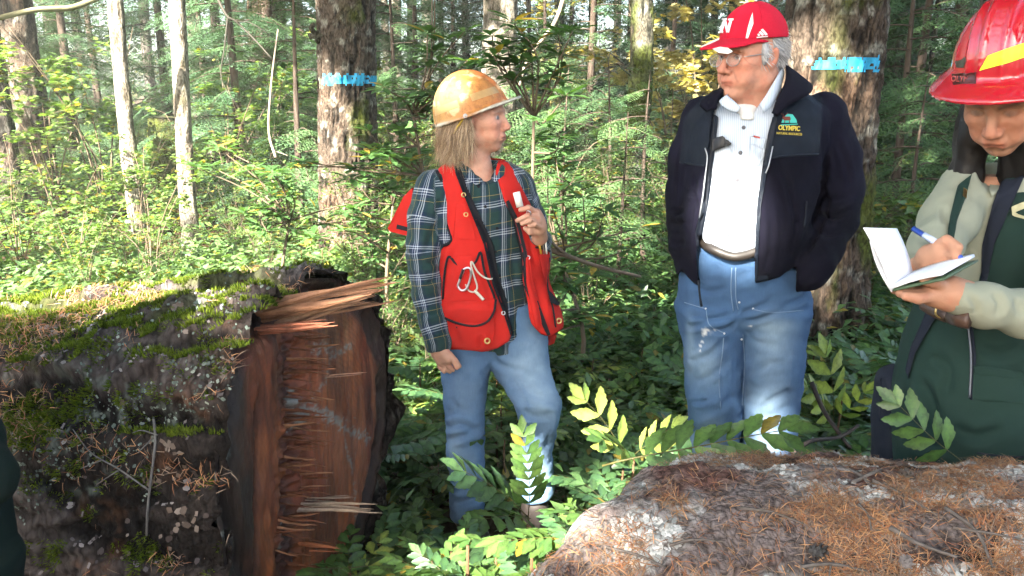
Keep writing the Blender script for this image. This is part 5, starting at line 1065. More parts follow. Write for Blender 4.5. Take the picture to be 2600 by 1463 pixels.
    v, f = surfnet(G, dd); n = vnormals(v, f); r = np.random.default_rng(8); k = r.integers(0, len(v), 2600); k = k[(v[k, 2] > -.06)]; root = v[k]; m = len(k); tip = root + n[k] * .006 + np.array([-.012, 0, -.014]) + r.normal(0, .004, (m, 3)); rv, rf = ribbons(T(root), T(tip), T((root + tip) / 2 + n[k] * .004), .0011, 4)
    c1 = np.array([.27, .275, .28])[None] * (1 + .4 * fbm(v * 60, 2, 2))[:, None]; c2 = np.repeat(np.array([.36, .36, .36])[None] * r.uniform(.45, 1.4, (m, 1)), 8, 0); V, F = join((T(v), f), (rv, rf)); t = NT('grey_hair'); t.set(Base_Color=t.attr('col'), Roughness=.55)
    part('hair', V, F, t.m, P, attrs={'col': np.clip(np.concatenate([c1, c2]), 0, 1)})
    # ---- glasses
    Gs = thing('eyeglasses', T(np.array([[.1, 0, .0]]))[0], 'thin wire framed glasses on the man under the red cap brim', 'eyeglasses'); M_WIRE = plain('wire', (.45, .42, .38), .3, 1.0)
    tg = NT('lens'); tg.set(Base_Color=(.9, .93, .92), Roughness=.05, Alpha=.12)
    for s in (-1, 1):
        a = np.linspace(0, 2 * np.pi, 25); q = np.stack([.108 - .16 * np.abs(s * .034 + .024 * np.cos(a)) ** 2 * 8 * .35, s * .034 + .0245 * np.cos(a), -.003 + .017 * np.sin(a)], 1); m = tube(T(q), .0013, 5, cap=False); part('rim', m[0], m[1], M_WIRE, Gs)
        lv_ = np.concatenate([T(q[:-1]), T(q[:-1].mean(0)[None])]); part('lens', lv_, np.stack([np.arange(24), (np.arange(24) + 1) % 24, np.full(24, 24)], 1), tg.m, Gs)
        q = np.array([[.092, s * .060, .004], [.05, s * .076, .008], [-.004, s * .084, .012], [-.02, s * .084, -.004]]); m = tube(T(smooth_path(q, 14)), .0014, 5); part('temple', m[0], m[1], M_WIRE, Gs)
    m = tube(T(smooth_path(np.array([[.106, -.011, .0], [.111, 0, .005], [.106, .011, .0]]), 8)), .0013, 5); part('bridge', m[0], m[1], M_WIRE, Gs)
    # ---- thing clipped in the shirt pocket
    Ph = thing('glasses_case', W(1830, 372, 2.59), 'black case sticking out of the man\'s shirt pocket', 'case'); m = patch(SB, [(1808, 352), (1835, 345), (1843, 352), (1840, 374), (1808, 386)], .02, 4, .006); M_BLK = plain('black_plastic', (.006, .0065, .008), .55); part('shell', m[0], m[1], M_BLK, Ph)
    m = patch(SB, [(1838, 352), (1848, 356), (1860, 366), (1846, 372), (1838, 372)], .024, 3, .003); part('clip', m[0], m[1], M_BLK, Ph)
    # ---- red cap
    Cp = thing('baseball_cap', T(np.array([[0, 0, .05]]))[0], 'red baseball cap with a white letter N, worn by the man', 'cap')
    G = Grid((-.125, -.105, .0), (.205, .105, .175), .003); o = ell(G, (-.012, 0, .052), (.108, .0885, .104)); i = ell(G, (-.012, 0, .050), (.102, .0825, .098)); d = smax(smax(o, -i, .002), .052 + .10 * (G.x + .1) * .0 - G.z, .003)
    yb = np.abs(G.y); out = ((np.clip((G.x - .03) / .155, 0, 9)) ** 2 + (G.y / .082) ** 2) ** .5 - 1; zb = .064 - 3.2 * G.y ** 2 - .30 * np.clip(G.x - .06, 0, 1) + .3 * np.clip(G.x - .06, 0, 1) ** 2; bill = smax(np.abs(G.z - zb) - .0042, out * .075, .003); bill = smax(bill, -ell(G, (-.012, 0, .052), (.103, .084, .14)), .002); bill = smax(bill, .012 - G.x, .006)
    M_REDC = cloth('red_wool', (.50, .008, .030), .85, 700, .4, var=.2, nscale=120)
    v, f = surfnet(G, d); v = relax(v, f, 1, .4); part('crown', T(v), f, M_REDC, Cp); CBV = bvh_of(T(v), f); v, f = surfnet(G, bill); v = relax(v, f, 1, .4); part('bill', T(v), f, M_REDC, Cp); BBV = bvh_of(T(v), f)
    def cp(nm, m, mat=M_WHITECLOTH): part(nm, m[0], m[1], mat, Cp)
    cp('piping', patch(CBV, [(1911, 31), (1913, 60), (1904, 84), (1897, 104), (1892, 102), (1899, 68), (1906, 44)], .003, 2)); cp('bill_trim', patch(BBV, [(1808, 124), (1828, 119), (1848, 121), (1862, 131), (1848, 137), (1828, 136)], .003, 2)); cp('bill_trim', patch(BBV, [(1778, 118), (1830, 94), (1833, 97), (1786, 121)], .002, 2))
    M_WR = cloth('letter_white', (.80, .78, .76), .9)
    for poly in ([(1827, 82), (1834, 82), (1844, 48), (1836, 48)], [(1836, 48), (1843, 48), (1851, 82), (1844, 83)], [(1843, 82), (1851, 83), (1860, 49), (1853, 49)], [(1833, 46), (1846, 46), (1845, 51), (1832, 51)], [(1849, 47), (1863, 47), (1862, 52), (1848, 52)], [(1824, 79), (1837, 79), (1836, 84), (1823, 84)]): cp('letter', patch(CBV, poly, .0035, 2), M_WR)
    for poly in ([(1931, 76), (1937, 73), (1950, 88), (1943, 90)], [(1926, 82), (1931, 79), (1941, 90), (1935, 91)], [(1922, 88), (1926, 85), (1932, 91), (1926, 92)], [(1921, 93), (1950, 91), (1950, 95), (1921, 97)]): cp('emblem', patch(CBV, poly, .0035, 1.5), M_WR)
    for s in (R(0), R(62), R(-62), R(118), R(-118), R(180)):
        a = np.linspace(.12, 1.52, 14); q = np.stack([-.012 + .1085 * np.sin(a) * np.cos(s), .089 * np.sin(a) * np.sin(s), .052 + .1045 * np.cos(a)], 1); m = tube(T(q), .0011, 5); part('crown_seam', m[0], m[1], M_REDC, Cp)
    m = disc(T(np.array([[-.012, 0, .154]]))[0], (0, 0, 1), .008, .005, 12); part('button', m[0], m[1], M_REDC, Cp)
man()

# ---------------------------------------------------------------- the person writing in a notebook at the right
def full_brim_hat(name, label, O, FR, shell_col):
    G = Grid((-.20, -.18, -.06), (.20, .18, .17), .0042)
    bo = lambda a: .160 + .018 * np.exp(-(a / .9) ** 2) + .012 * np.exp(-((np.abs(a) - np.pi) / .9) ** 2) - .012 * np.abs(np.sin(a)); dr = lambda a: -.030 + .006 * np.cos(2 * a)
    v, f = surfnet(G, helmet_field(G, (.122, .108, .150), bo, 3, dr, .0048)); v = relax(v, f, 1, .4); T = lambda p: p @ FR.T + O
    t = NT('glossy_hat_red'); n = t.noise(t.coord(), 60, 3); c = t.mix(n, tuple(x * .85 for x in shell_col), shell_col); t.set(Base_Color=c, Roughness=.12, Specular_IOR_Level=.6, Coat_Weight=.6, Coat_Roughness=.06)
    H = thing('hard_hat', O, label, 'hard hat'); part('shell', T(v), f, t.m, H); return H, T, bvh_of(T(v), f)
def writer():
    base = W(2560, 1165, 1.92); base[2] = 0; P = thing('person', base, 'person in a dark green vest and red hard hat writing in a notebook', 'person'); skin = (.36, .185, .115)
    M_GREEN = cloth('dark_green_canvas', (.0095, .027, .021), .85, 1300, .35, var=.25, nscale=10); M_KHAKI = cloth('khaki_twill', (.24, .255, .195), .85, 1500, .3, var=.12); M_NAVY = cloth('navy_lining', (.010, .013, .022), .9, 900, .3)
    # shirt
    tor = [(2475, 2700, 415, 1.95, .07), (2430, 2745, 445, 1.95, .10), (2405, 2770, 500, 1.95, .115), (2392, 2775, 600, 1.95, .12), (2385, 2770, 700, 1.95, .12), (2375, 2765, 790, 1.95, .12), (2360, 2770, 850, 1.95, .125)]
    aL, rL = wchain([(2455, 478, 1.94, .062), (2408, 560, 1.86, .056), (2374, 625, 1.78, .050), (2364, 658, 1.74, .044), (2372, 664, 1.69, .036)])
    aR, rR = wchain([(2760, 520, 1.86, .065), (2745, 690, 1.72, .055), (2700, 800, 1.63, .050), (2600, 796, 1.60, .044), (2500, 776, 1.585, .039), (2432, 756, 1.575, .035)])
    G = Grid((W(2300, 600, 1.8)[0] - .02, 1.48, W(2500, 860, 1.95)[2]), (W(2800, 600, 1.9)[0], 2.1, W(2500, 400, 1.95)[2]), .0062)
    d = smin(loft(G, tor), chain(G, aL, rL, .03), .02); d = smin(d, chain(G, aR, rR, .03), .02); d = smax(d, -rcone(G, W(2540, 390, 1.95), W(2530, 460, 1.84), .06, .03), .006); v, f = surfnet(G, d); v = relax(v, f, 1); n = vnormals(v, f); v = v + n * (.003 * fbm(v * 15, 3, 61))[:, None]
    v = folds(v, f, [([(2460, 745), (2480, 780), (2475, 800)], 8, .006), ([(2520, 745), (2540, 770), (2530, 805)], 9, .008), ([(2580, 755), (2590, 800)], 9, .006), ([(2350, 600), (2375, 610), (2400, 600)], 9, .007), ([(2395, 520), (2400, 570)], 9, .005), ([(2432, 720), (2428, 760), (2440, 795)], 3, .004)])
    shirt = part('shirt', v, f, M_KHAKI, P); SB = bvh_of(v, f); sv0, sf0 = v, f
    # vest, open at the front; below it the trousers
    ves = [(2455, 2720, 425, 1.97, .10), (2425, 2760, 455, 1.97, .125), (2402, 2785, 510, 1.96, .14), (2390, 2795, 600, 1.96, .15), (2372, 2800, 700, 1.96, .155), (2340, 2800, 790, 1.955, .16), (2306, 2805, 880, 1.95, .17), (2292, 2815, 980, 1.94, .18), (2286, 2830, 1080, 1.93, .185), (2290, 2840, 1200, 1.92, .19), (2305, 2830, 1330, 1.92, .185)]
    G = Grid((W(2265, 1100, 1.93)[0] - .02, 1.72, W(2500, 1335, 1.92)[2]), (W(2860, 1100, 1.93)[0], 2.16, W(2500, 415, 1.97)[2]), .0074)
    d = loft(G, ves, 2.4); d = cut(G, d, [(2560, 400), (2548, 440), (2520, 520), (2498, 600), (2490, 700), (2492, 760), (2460, 800), (2380, 790), (2352, 775), (2404, 700), (2410, 600), (2430, 500), (2470, 440), (2490, 400)], front=1.93)
    d = cut(G, d, [(2300, 380), (2442, 432), (2440, 470), (2420, 520), (2404, 600), (2395, 680), (2300, 690)], front=1.97); d = smax(d, -rcone(G, W(2540, 330, 1.97), W(2545, 440, 1.95), .12, .075), .008)
    v, f = surfnet(G, d); v = relax(v, f, 1); n = vnormals(v, f); v = v + n * (.005 * fbm(v * np.array([9, 9, 12]), 3, 63))[:, None]
    v = folds(v, f, [([(2330, 960), (2360, 1010), (2380, 1080)], 14, .012), ([(2370, 900), (2410, 940), (2400, 1010)], 12, .008), ([(2310, 1060), (2350, 1080)], 12, .010), ([(2420, 1080), (2480, 1110), (2560, 1080)], 14, .008), ([(2480, 880), (2540, 900), (2600, 880)], 14, .008), ([(2300, 1110), (2350, 1130), (2420, 1140)], 12, .008)])
    vest = part('vest', v, f, M_GREEN, P); VB = bvh_of(v, f); AB = bvh_of(np.concatenate([v, sv0]), np.concatenate([f, sf0 + len(v)])); vp = lambda nm, m, mat: part(nm, m[0], m[1], mat, vest)
    vp('lining', patch(AB, [(2548, 440), (2580, 430), (2600, 450), (2560, 540), (2525, 620), (2505, 720), (2490, 720), (2494, 620), (2520, 520)], .008, 5), M_NAVY); vp('lining', patch(AB, [(2432, 470), (2468, 442), (2452, 500), (2430, 560), (2420, 620), (2405, 690), (2400, 640), (2412, 550)], .014, 5), M_GREEN)
    vp('lining', patch(AB, [(2352, 790), (2382, 796), (2350, 850), (2322, 900), (2306, 960), (2298, 940), (2312, 880)], .010, 5), M_NAVY)
    vp('zip', cord(VB, [(2456, 815), (2462, 860), (2466, 920), (2462, 1010)], .0028, .002), plain('dull_zip', (.09, .10, .12), .4, .5)); vp('zip_facing', cord(VB, [(2463, 815), (2470, 870), (2473, 920), (2468, 1015)], .007, .002, flat=.5), M_NAVY)
    vp('cargo_pocket', patch(VB, [(2472, 930), (2600, 945), (2604, 1025), (2468, 1018)], .008, 5, .006), M_GREEN); vp('pocket_flap', patch(VB, [(2474, 928), (2602, 942), (2602, 966), (2474, 952)], .013, 5, .002), M_GREEN)
    vp('hem_seam', cord(VB, [(2480, 1150), (2560, 1160), (2640, 1160)], .002, .001), M_NAVY)
    for q in ((2447, 490),): a = patch(AB, [(q[0], q[1] - 14), (q[0] + 9, q[1] - 8), (q[0] + 7, q[1] + 14), (q[0] - 3, q[1] + 8)], .018, 2); vp('snap', a, M_BRASS)
    a = patch(VB, [(2568, 525), (2600, 512), (2630, 515), (2625, 560), (2598, 556), (2570, 548)], .006, 3); vp('badge', a, plain('badge_tan', (.36, .34, .20), .8, var=.4, scale=120)); a = patch(VB, [(2576, 540), (2600, 530), (2622, 532), (2618, 548), (2598, 548)], .008, 3); vp('badge_mark', a, M_GREEN)
    for poly in ([(2520, 448), (2538, 425), (2556, 455), (2520, 500), (2510, 480)],): a = patch(SB, poly, .012, 3, .004); part('collar', a[0], a[1], M_KHAKI, shirt)
    bl = cord(AB, [(2350, 772), (2380, 790), (2420, 806), (2462, 812)], .018, .006, 8); part('belt', bl[0], bl[1], plain('brown_belt', (.06, .03, .018), .5), P); a = disc(drape_pts(AB, [(2391, 792)], .024)[0], (-.2, -1, .1), .016, .004, 16, .012); part('buckle', a[0], a[1], M_BRASS, P)
    # trousers
    lg = [[(2330, 2550, 1130, 1.95, .12), (2340, 2530, 1300, 1.95, .11), (2350, 2510, 1600, 1.96, .09), (2355, 2500, 1800, 1.96, .08)], [(2560, 2790, 1130, 1.97, .12), (2575, 2780, 1300, 1.97, .11), (2600, 2760, 1600, 1.98, .09), (2610, 2755, 1800, 1.98, .08)]]
    G = Grid((W(2310, 1200, 1.95)[0], 1.8, .05), (W(2820, 1200, 1.95)[0], 2.12, W(2500, 1100, 1.95)[2]), .012); d = smin(loft(G, lg[0]), loft(G, lg[1]), .02); v, f = surfnet(G, d); part('trousers', v, f, M_GREEN, P)
    for rows in lg:
        c = W((rows[-1][0] + rows[-1][1]) / 2, 1700, 1.95); c[2] = .05; G = Grid(c - [.09, .28, .06], c + [.09, .12, .12], .011); d = smax(smin(rcone(G, c + [0, 0, .06], c, .055, .05), rcone(G, c, c + [0, -.17, 0], .05, .042), .03), .003 - G.z, .006); v, f = surfnet(G, d); part('boot', v, f, M_LEATHER, P)
    # ---- body
    yaw, pit = R(44), R(34); FR = frame((-math.sin(yaw) * math.cos(pit), -math.cos(yaw) * math.cos(pit), -math.sin(pit))); O = W(2556, 232, 1.83)
    hv, hf, hc = make_head({'jaw': .047, 'fat': .003, 'brow': (.03, .022, .018), 'browk': .7, 'eye': .25, 'neck': ((-.03, 0, -.04), (-.10, 0, -.21)), 'neck_r': (.048, .055)}, skin); hv = hv @ FR.T + O
    wr = hand_mesh([[(2366, 655, 1.675, .026), (2390, 640, 1.655, .024)], [(2372, 668, 1.67, .022), (2400, 664, 1.65, .021)]],
                   [[(2392, 628, 1.645, .012), (2416, 624, 1.625, .0105), (2428, 640, 1.61, .0095)], [(2396, 645, 1.642, .012), (2420, 645, 1.62, .0105), (2430, 655, 1.608, .009)], [(2396, 660, 1.645, .0115), (2420, 662, 1.625, .010), (2424, 672, 1.615, .009)], [(2390, 672, 1.65, .011), (2410, 676, 1.635, .0095), (2412, 682, 1.625, .0085)], [(2384, 625, 1.655, .0135), (2404, 612, 1.635, .0115), (2432, 628, 1.607, .010)]],
                   [(2352, 668, 1.72, .032), (2368, 660, 1.69, .030)])
    hd = hand_mesh([[(2410, 748, 1.575, .028), (2370, 745, 1.575, .026)], [(2405, 735, 1.59, .024), (2365, 730, 1.60, .022)]],
                   [[(2368, 752, 1.56, .0125), (2332, 758, 1.55, .011), (2300, 752, 1.55, .0095)], [(2362, 744, 1.57, .0125), (2322, 750, 1.565, .011), (2286, 744, 1.565, .0095)], [(2358, 738, 1.585, .012), (2318, 742, 1.58, .0105), (2272, 736, 1.585, .009)], [(2358, 732, 1.60, .011), (2322, 736, 1.60, .0098), (2284, 732, 1.60, .0085)], [(2392, 728, 1.565, .013), (2372, 716, 1.55, .0115), (2348, 712, 1.545, .010)]],
                   [(2450, 755, 1.58, .033), (2415, 748, 1.575, .030)])
    G = Grid((W(2340, 700, 1.9)[0], 1.76, .12), (W(2790, 700, 1.9)[0], 2.08, W(2500, 440, 1.95)[2]), .018); d = loft(G, [(a + 40, b - 40, y, yy, ry - .035) for a, b, y, yy, ry in tor[1:]] + [(2400, 2740, 1100, 1.95, .09)]); d = smin(d, chain(G, [W(2430, 1000, 1.95), W(2430, 1800, 1.96)], [.07, .05]), .03); d = smin(d, chain(G, [W(2680, 1000, 1.97), W(2680, 1800, 1.98)], [.07, .05]), .03); b0 = surfnet(G, d)
    V, F = join((hv, hf), wr, hd, b0); part('body', V, F, M_SKIN, P, attrs={'col': np.concatenate([hc, skin_var(wr[0], np.array(skin) * 1.15), skin_var(hd[0], np.array(skin)), np.tile(skin, (len(b0[0]), 1))])})
    # ---- long dark hair
    T = lambda p: p @ FR.T + O; r = np.random.default_rng(4); n = 900; th = r.uniform(1.9, 4.4, n); root = np.stack([-.012 + .097 * np.cos(th), .078 * np.sin(th), r.uniform(-.01, .05, n)], 1); out = np.stack([np.cos(th), np.sin(th), 0 * th], 1)
    Rw = T(root); L = r.uniform(.16, .27, n); tip = Rw + np.stack([.02 * r.normal(size=n), .02 * r.normal(size=n) + .02, -L], 1) + (out @ FR.T) * r.uniform(.0, .03, n)[:, None]; mid = (Rw + tip) / 2 + (out @ FR.T) * r.uniform(.01, .035, n)[:, None]
    v, f = ribbons(Rw, tip, mid, .0028, 7); G = Grid((-.15, -.11, -.12), (.10, .11, .12), .007); dd = ell(G, (-.024, 0, .018), (.098, .088, .096)); dd = smax(dd, G.x - (.0 + .4 * np.maximum(G.z, 0)), .02); h2, f2 = surfnet(G, dd)
    Gh = Grid(O - [.16, .14, .34], O + [.22, .3, .05], .009); c = lambda a: chain(Gh, [np.array(p) for p in a], [.05, .05, .035], .03); dh = chain(Gh, [O + np.array([.0, .06, .0]), O + np.array([-.012, .09, -.10]), O + np.array([-.010, .10, -.19]), O + np.array([.01, .11, -.27])], [.046, .036, .030, .014], .03); dh = smin(dh, c([O + [.07, .03, -.02], O + [.10, .06, -.13], O + [.08, .08, -.24]]), .03); h3, f3 = surfnet(Gh, dh); h3 = h3 + vnormals(h3, f3) * (.006 * fbm(h3 * np.array([70, 70, 7]), 3, 3))[:, None]
    V, F = join((T(h2), f2), (h3, f3)); t = NT('black_hair'); n_ = t.noise(t.coord((1, 1, .1)), 400, 2); t.set(Base_Color=t.mix(n_, (.003, .0028, .0028), (.011, .009, .008)), Roughness=.5, Specular_IOR_Level=.25); part('hair', V, F, t.m, P)
    # ---- red hard hat
    hy, hp = R(46), R(18); HF = frame((-math.sin(hy) * math.cos(hp), -math.cos(hy) * math.cos(hp), -math.sin(hp))); HO = W(2566, 166, 1.81)
    H, HT, HB = full_brim_hat('hard_hat', 'glossy red full brim hard hat with yellow tape, on the person writing', HO, HF, (.42, .006, .02))
    M_LIME = plain('lime_tape', (.62, .78, .02), .5, var=.06); hpart = lambda nm, m, mat: part(nm, m[0], m[1], mat, H)
    hpart('reflective_tape', patch(HB, [(2486, 180), (2508, 141), (2560, 122), (2615, 104), (2612, 142), (2560, 160)], .002, 3), M_LIME);
    M_DEC = plain('dark_decal', (.06, .012, .012), .4); hpart('decal', patch(HB, [(2416, 186), (2478, 184), (2478, 214), (2420, 216)], .0012, 3), M_DEC); hpart('decal', patch(HB, [(2424, 156), (2440, 152), (2450, 144), (2454, 152), (2446, 172), (2428, 172)], .0012, 2), plain('leaf_decal', (.03, .03, .02), .4))
    c = drape_pts(HB, [(2449, 201)], .004)[0]; nr = np.array([-.45, -1, -.02]); text_obj('OLYMPIC', .0165, c, nr, (0.0, -.05, 1), plain('decal_red', (.33, .02, .02), .4), H, sx=.72)
    # ---- notebook and pen
    Nb = thing('notebook', W(2330, 710, 1.58), 'open spiral notebook with white pages held up by the person writing', 'notebook'); M_PAPER = plain('paper', (.80, .83, .90), .8, var=.03); M_COVER = plain('green_cover', (.05, .09, .045), .5)
    def sheet4(name, q, th, mat, bend=.0, dirn=(0, .4, -1)):
        a, b, c, d_ = [np.array(x) for x in q]; u = np.linspace(0, 1, 9)[:, None, None]; w = np.linspace(0, 1, 6)[None, :, None]; g = a * (1 - u) * (1 - w) + b * u * (1 - w) + c * u * w + d_ * (1 - u) * w; nrm = np.cross(b - a, d_ - a); nrm /= np.linalg.norm(nrm); g = g + nrm * (np.sin(u * np.pi) * bend)
        fr = g.reshape(-1, 3); bk = fr + nrm * th; m, s_ = 9, 6; F1 = grid_faces(m, s_); k = m * s_; ring = np.concatenate([np.arange(s_), np.arange(1, m) * s_ + s_ - 1, (m - 1) * s_ + np.arange(s_ - 2, -1, -1), np.arange(m - 2, 0, -1) * s_]); r2 = np.roll(ring, -1)
        return part(name, np.concatenate([fr, bk]), [F1, F1[:, ::-1] + k, np.stack([ring, r2, r2 + k, ring + k], 1)], mat, Nb)
    s0, s1 = W(2266, 741, 1.565), W(2320, 703, 1.66)
    sheet4('raised_page', (s0, W(2212, 612, 1.545), W(2283, 592, 1.64), s1), .003, M_PAPER, .006); sheet4('raised_page', (s0, W(2194, 578, 1.535), W(2278, 580, 1.63), s1), .002, M_PAPER, -.004)
    e0, e1 = W(2398, 712, 1.50), W(2485, 664, 1.60); lift = np.array([0, 0, .006])
    sheet4('page_block', (s0 + lift, W(2392, 702, 1.505) + lift * .3, W(2475, 660, 1.60) + lift, s1 + lift), .006, M_PAPER, .003); sheet4('cover', (s0, e0, e1, s1), .004, M_COVER, .0)
    pv, pf = tube(np.array([W(2446, 660, 1.597), W(2440, 655, 1.60), W(2380, 620, 1.655), W(2318, 580, 1.70)]), [.0015, .0055, .0058, .0055], 8); Pn = thing('pen', pv.mean(0), 'blue pen in the writing hand above the notebook', 'pen'); part('barrel', pv, pf, plain('pen_blue', (.02, .06, .32), .3), Pn); qv, qf = tube(np.array([W(2346, 597, 1.678), W(2376, 615, 1.655)]), .0068, 8); part('sleeve', qv, qf, plain('pen_clear', (.45, .52, .68), .2), Pn)
    # ---- bag at the hip
    G = Grid((W(2215, 1000, 2.0)[0] - .02, 1.95, W(2250, 1330, 2.02)[2]), (W(2330, 1000, 2.0)[0] + .08, 2.16, W(2250, 900, 2.0)[2]), .008); d = loft(G, [(2258, 2330, 925, 2.06, .04), (2232, 2340, 965, 2.06, .06), (2226, 2345, 1060, 2.06, .066), (2222, 2345, 1170, 2.06, .07), (2226, 2345, 1290, 2.06, .068)], 3.0, ends=.03); v, f = surfnet(G, d); n = vnormals(v, f); v = v + n * (.005 * fbm(v * 14, 3, 66))[:, None]
    Bg = thing('shoulder_bag', W(2280, 1290, 2.06), 'dark navy bag hanging at the hip of the person writing', 'bag'); part('pouch', v, f, M_NAVY, Bg); BB = bvh_of(v, f); m = patch(BB, [(2236, 960), (2300, 950), (2310, 1060), (2232, 1070)], .01, 5, .004); part('flap', m[0], m[1], M_NAVY, Bg)
    m = tube(smooth_path(np.array([W(2285, 935, 2.06), W(2330, 800, 2.12), W(2420, 560, 2.12), W(2470, 430, 2.06)]), 20), .014, 6, flat=.4); part('strap', m[0], m[1], M_NAVY, Bg)
writer()

# ---------------------------------------------------------------- the bystander mostly beyond the left frame edge
def bystander():
    Y = 1.55; P = thing('person', (W(-210, 1200, Y)[0], Y, 0), 'person in dark green work clothes, only a sleeve and knee inside the left frame edge', 'person'); M_G2 = cloth('bottle_green_cloth', (.0035, .010, .008), .9, 1200, .3, var=.2); skin = (.45, .25, .17)
    jac = [(-430, -190, 330, Y, .09), (-500, -140, 420, Y, .12), (-510, -130, 560, Y, .13), (-500, -130, 760, Y, .13), (-495, -130, 950, Y, .13), (-500, -120, 1120, Y, .135), (-500, -110, 1230, Y, .14)]
    sl, rl = wchain([(-170, 450, Y, .07), (-150, 700, Y, .062), (-135, 950, Y - .03, .056), (-75, 1110, Y - .10, .05), (-30, 1205, Y - .16, .042), (-28, 1225, Y - .17, .040)]); so, ro = wchain([(-470, 450, Y, .07), (-510, 700, Y, .06), (-520, 1000, Y, .05)])
    G = Grid((W(-570, 900, Y)[0] - .05, Y - .3, W(0, 1290, Y)[2]), (W(60, 900, Y)[0] + .05, Y + .2, W(0, 310, Y)[2]), .009); d = loft(G, jac); d = smin(d, chain(G, sl, rl, .03), .02); d = smin(d, chain(G, so, ro, .03), .02); v, f = surfnet(G, d); n = vnormals(v, f); v = v + n * (.004 * fbm(v * 12, 3, 68))[:, None]; part('jacket', v, f, M_G2, P)
    lg = [[(-400, -215, 1200, Y, .12), (-390, -225, 1700, Y, .09), (-380, -240, 2300, Y, .07)], [(-205, -20, 1200, Y, .12), (-170, 0, 1380, Y - .06, .11), (-140, 26, 1450, Y - .10, .105), (-150, 20, 1600, Y - .06, .095), (-150, 0, 1900, Y, .08), (-160, -20, 2300, Y, .07)]]
    G = Grid((W(-430, 1300, Y)[0] - .05, Y - .26, .04), (W(70, 1400, Y)[0] + .05, Y + .16, W(0, 1180, Y)[2]), .010); d = smin(loft(G, lg[0]), loft(G, lg[1]), .02); v, f = surfnet(G, d); n = vnormals(v, f); v = v + n * (.004 * fbm(v * 12, 3, 69))[:, None]; part('trousers', v, f, M_G2, P)
    for x in (-310, -95):
        c = W(x, 1500, Y); c[2] = .05; c[0] *= .95; G = Grid(c - [.09, .28, .06], c + [.09, .12, .14], .011); d = smax(smin(rcone(G, c + [0, 0, .08], c, .055, .05), rcone(G, c, c + [0, -.17, 0], .05, .042), .03), .003 - G.z, .006); v, f = surfnet(G, d); part('boot', v, f, M_LEATHER, P)
    hv, hf, hc = make_head({'jaw': .048}, skin, .0045); FR = frame((.7, .7, -.1)); O = W(-310, 170, Y); G = Grid((W(-520, 900, Y)[0], Y - .12, .1), (W(0, 900, Y)[0], Y + .12, O[2] - .1), .018); d = loft(G, [(a + 45, b - 45, y, yy, ry - .035) for a, b, y, yy, ry in jac]); b0 = surfnet(G, d); hn = hand_mesh([[(2, 1252, Y - .175, .026), (6, 1280, Y - .18, .024)]], [[(-6 + 5 * k, 1275, Y - .16 - .012 * k, .011), (-4 + 5 * k, 1305, Y - .165 - .012 * k, .0095), (-6 + 5 * k, 1325, Y - .16 - .012 * k, .008)] for k in range(4)] + [[(10, 1262, Y - .2, .012), (16, 1285, Y - .21, .010), (14, 1300, Y - .21, .009)]], [(0, 1225, Y - .165, .03), (2, 1250, Y - .172, .027)], .004) if False else None
    V, F = join((hv @ FR.T + O, hf), b0); part('body', V, F, M_SKIN, P, attrs={'col': np.concatenate([hc, np.tile(skin, (len(b0[0]), 1))])})
bystander()

# ================================================================== VEGETATION
M_LEAF = leafmat('leaf', .42, .42, .5); M_GLOSS = leafmat('glossy_leaf', .38, .36, .5); M_NEEDLE = leafmat('needle_foliage', .6, .25, .3)
M_STEM = vcolmat('stem_bark', .85, .2)
# ---- leaf templates, unit length along +x
LEAF4 = (np.array([[0, 0, 0], [.42, .24, .05], [.5, 0, -.02], [.42, -.24, .05], [1, 0, -.06]]), np.array([[0, 2, 1], [0, 3, 2], [1, 2, 4], [2, 3, 4]]))
LEAF2 = (np.array([[0, 0, 0], [.45, .2, .03], [1, 0, -.05], [.45, -.2, .03]]), np.array([[0, 3, 2], [0, 2, 1]]))
def serrated(w=.26, teeth=5, fold=.06, curl=-.08):
    """spiny leaflet: folded along the midrib, toothed margin"""
    top = []
    for k in range(teeth * 2 + 1):
        t = .04 + .92 * k / (teeth * 2); ww = w * math.sin(min(1, t * 1.25 + .12) * math.pi * .5 if t < .4 else math.pi * (.5 + .5 * (t - .4) / .62)) ; ww = max(ww, .01) * (1.0 if k % 2 else .84); top.append((t + (.03 if k % 2 else 0), ww))
    mid = np.linspace(0, 1, len(top) + 2); v = [(m, 0, curl * m * m) for m in mid]; n = len(mid)
    for s in (1, -1): v += [(t, s * ww, fold * ww / w + curl * t * t) for t, ww in top]
    f = []; k = len(top)
    for b, s in ((n, 1), (n + k, -1)):
        q = [[0, 1, b]] + [[i, i + 1, b + i] for i in range(1, k)] + [[i, b + i, b + i - 1] for i in range(1, k)] + [[k, k + 1, b + k - 1]]
        f += [t if s > 0 else t[::-1] for t in q]
    return np.array(v), np.array(f)
SERR = serrated()
def palmate():
    a = np.linspace(-2.2, 2.2, 15); r = np.where(np.arange(15) % 2 == 0, 1.0, .58) * (1 - .12 * np.abs(a)); v = np.concatenate([[[0, 0, 0]], np.stack([.25 + .6 * r * np.cos(a), .75 * r * np.sin(a) * .8, -.08 * r ** 2], 1)]); v[:, 0] -= .05
    return v, np.array([[0, i, i + 1] for i in range(1, 15)])
PALM = palmate()
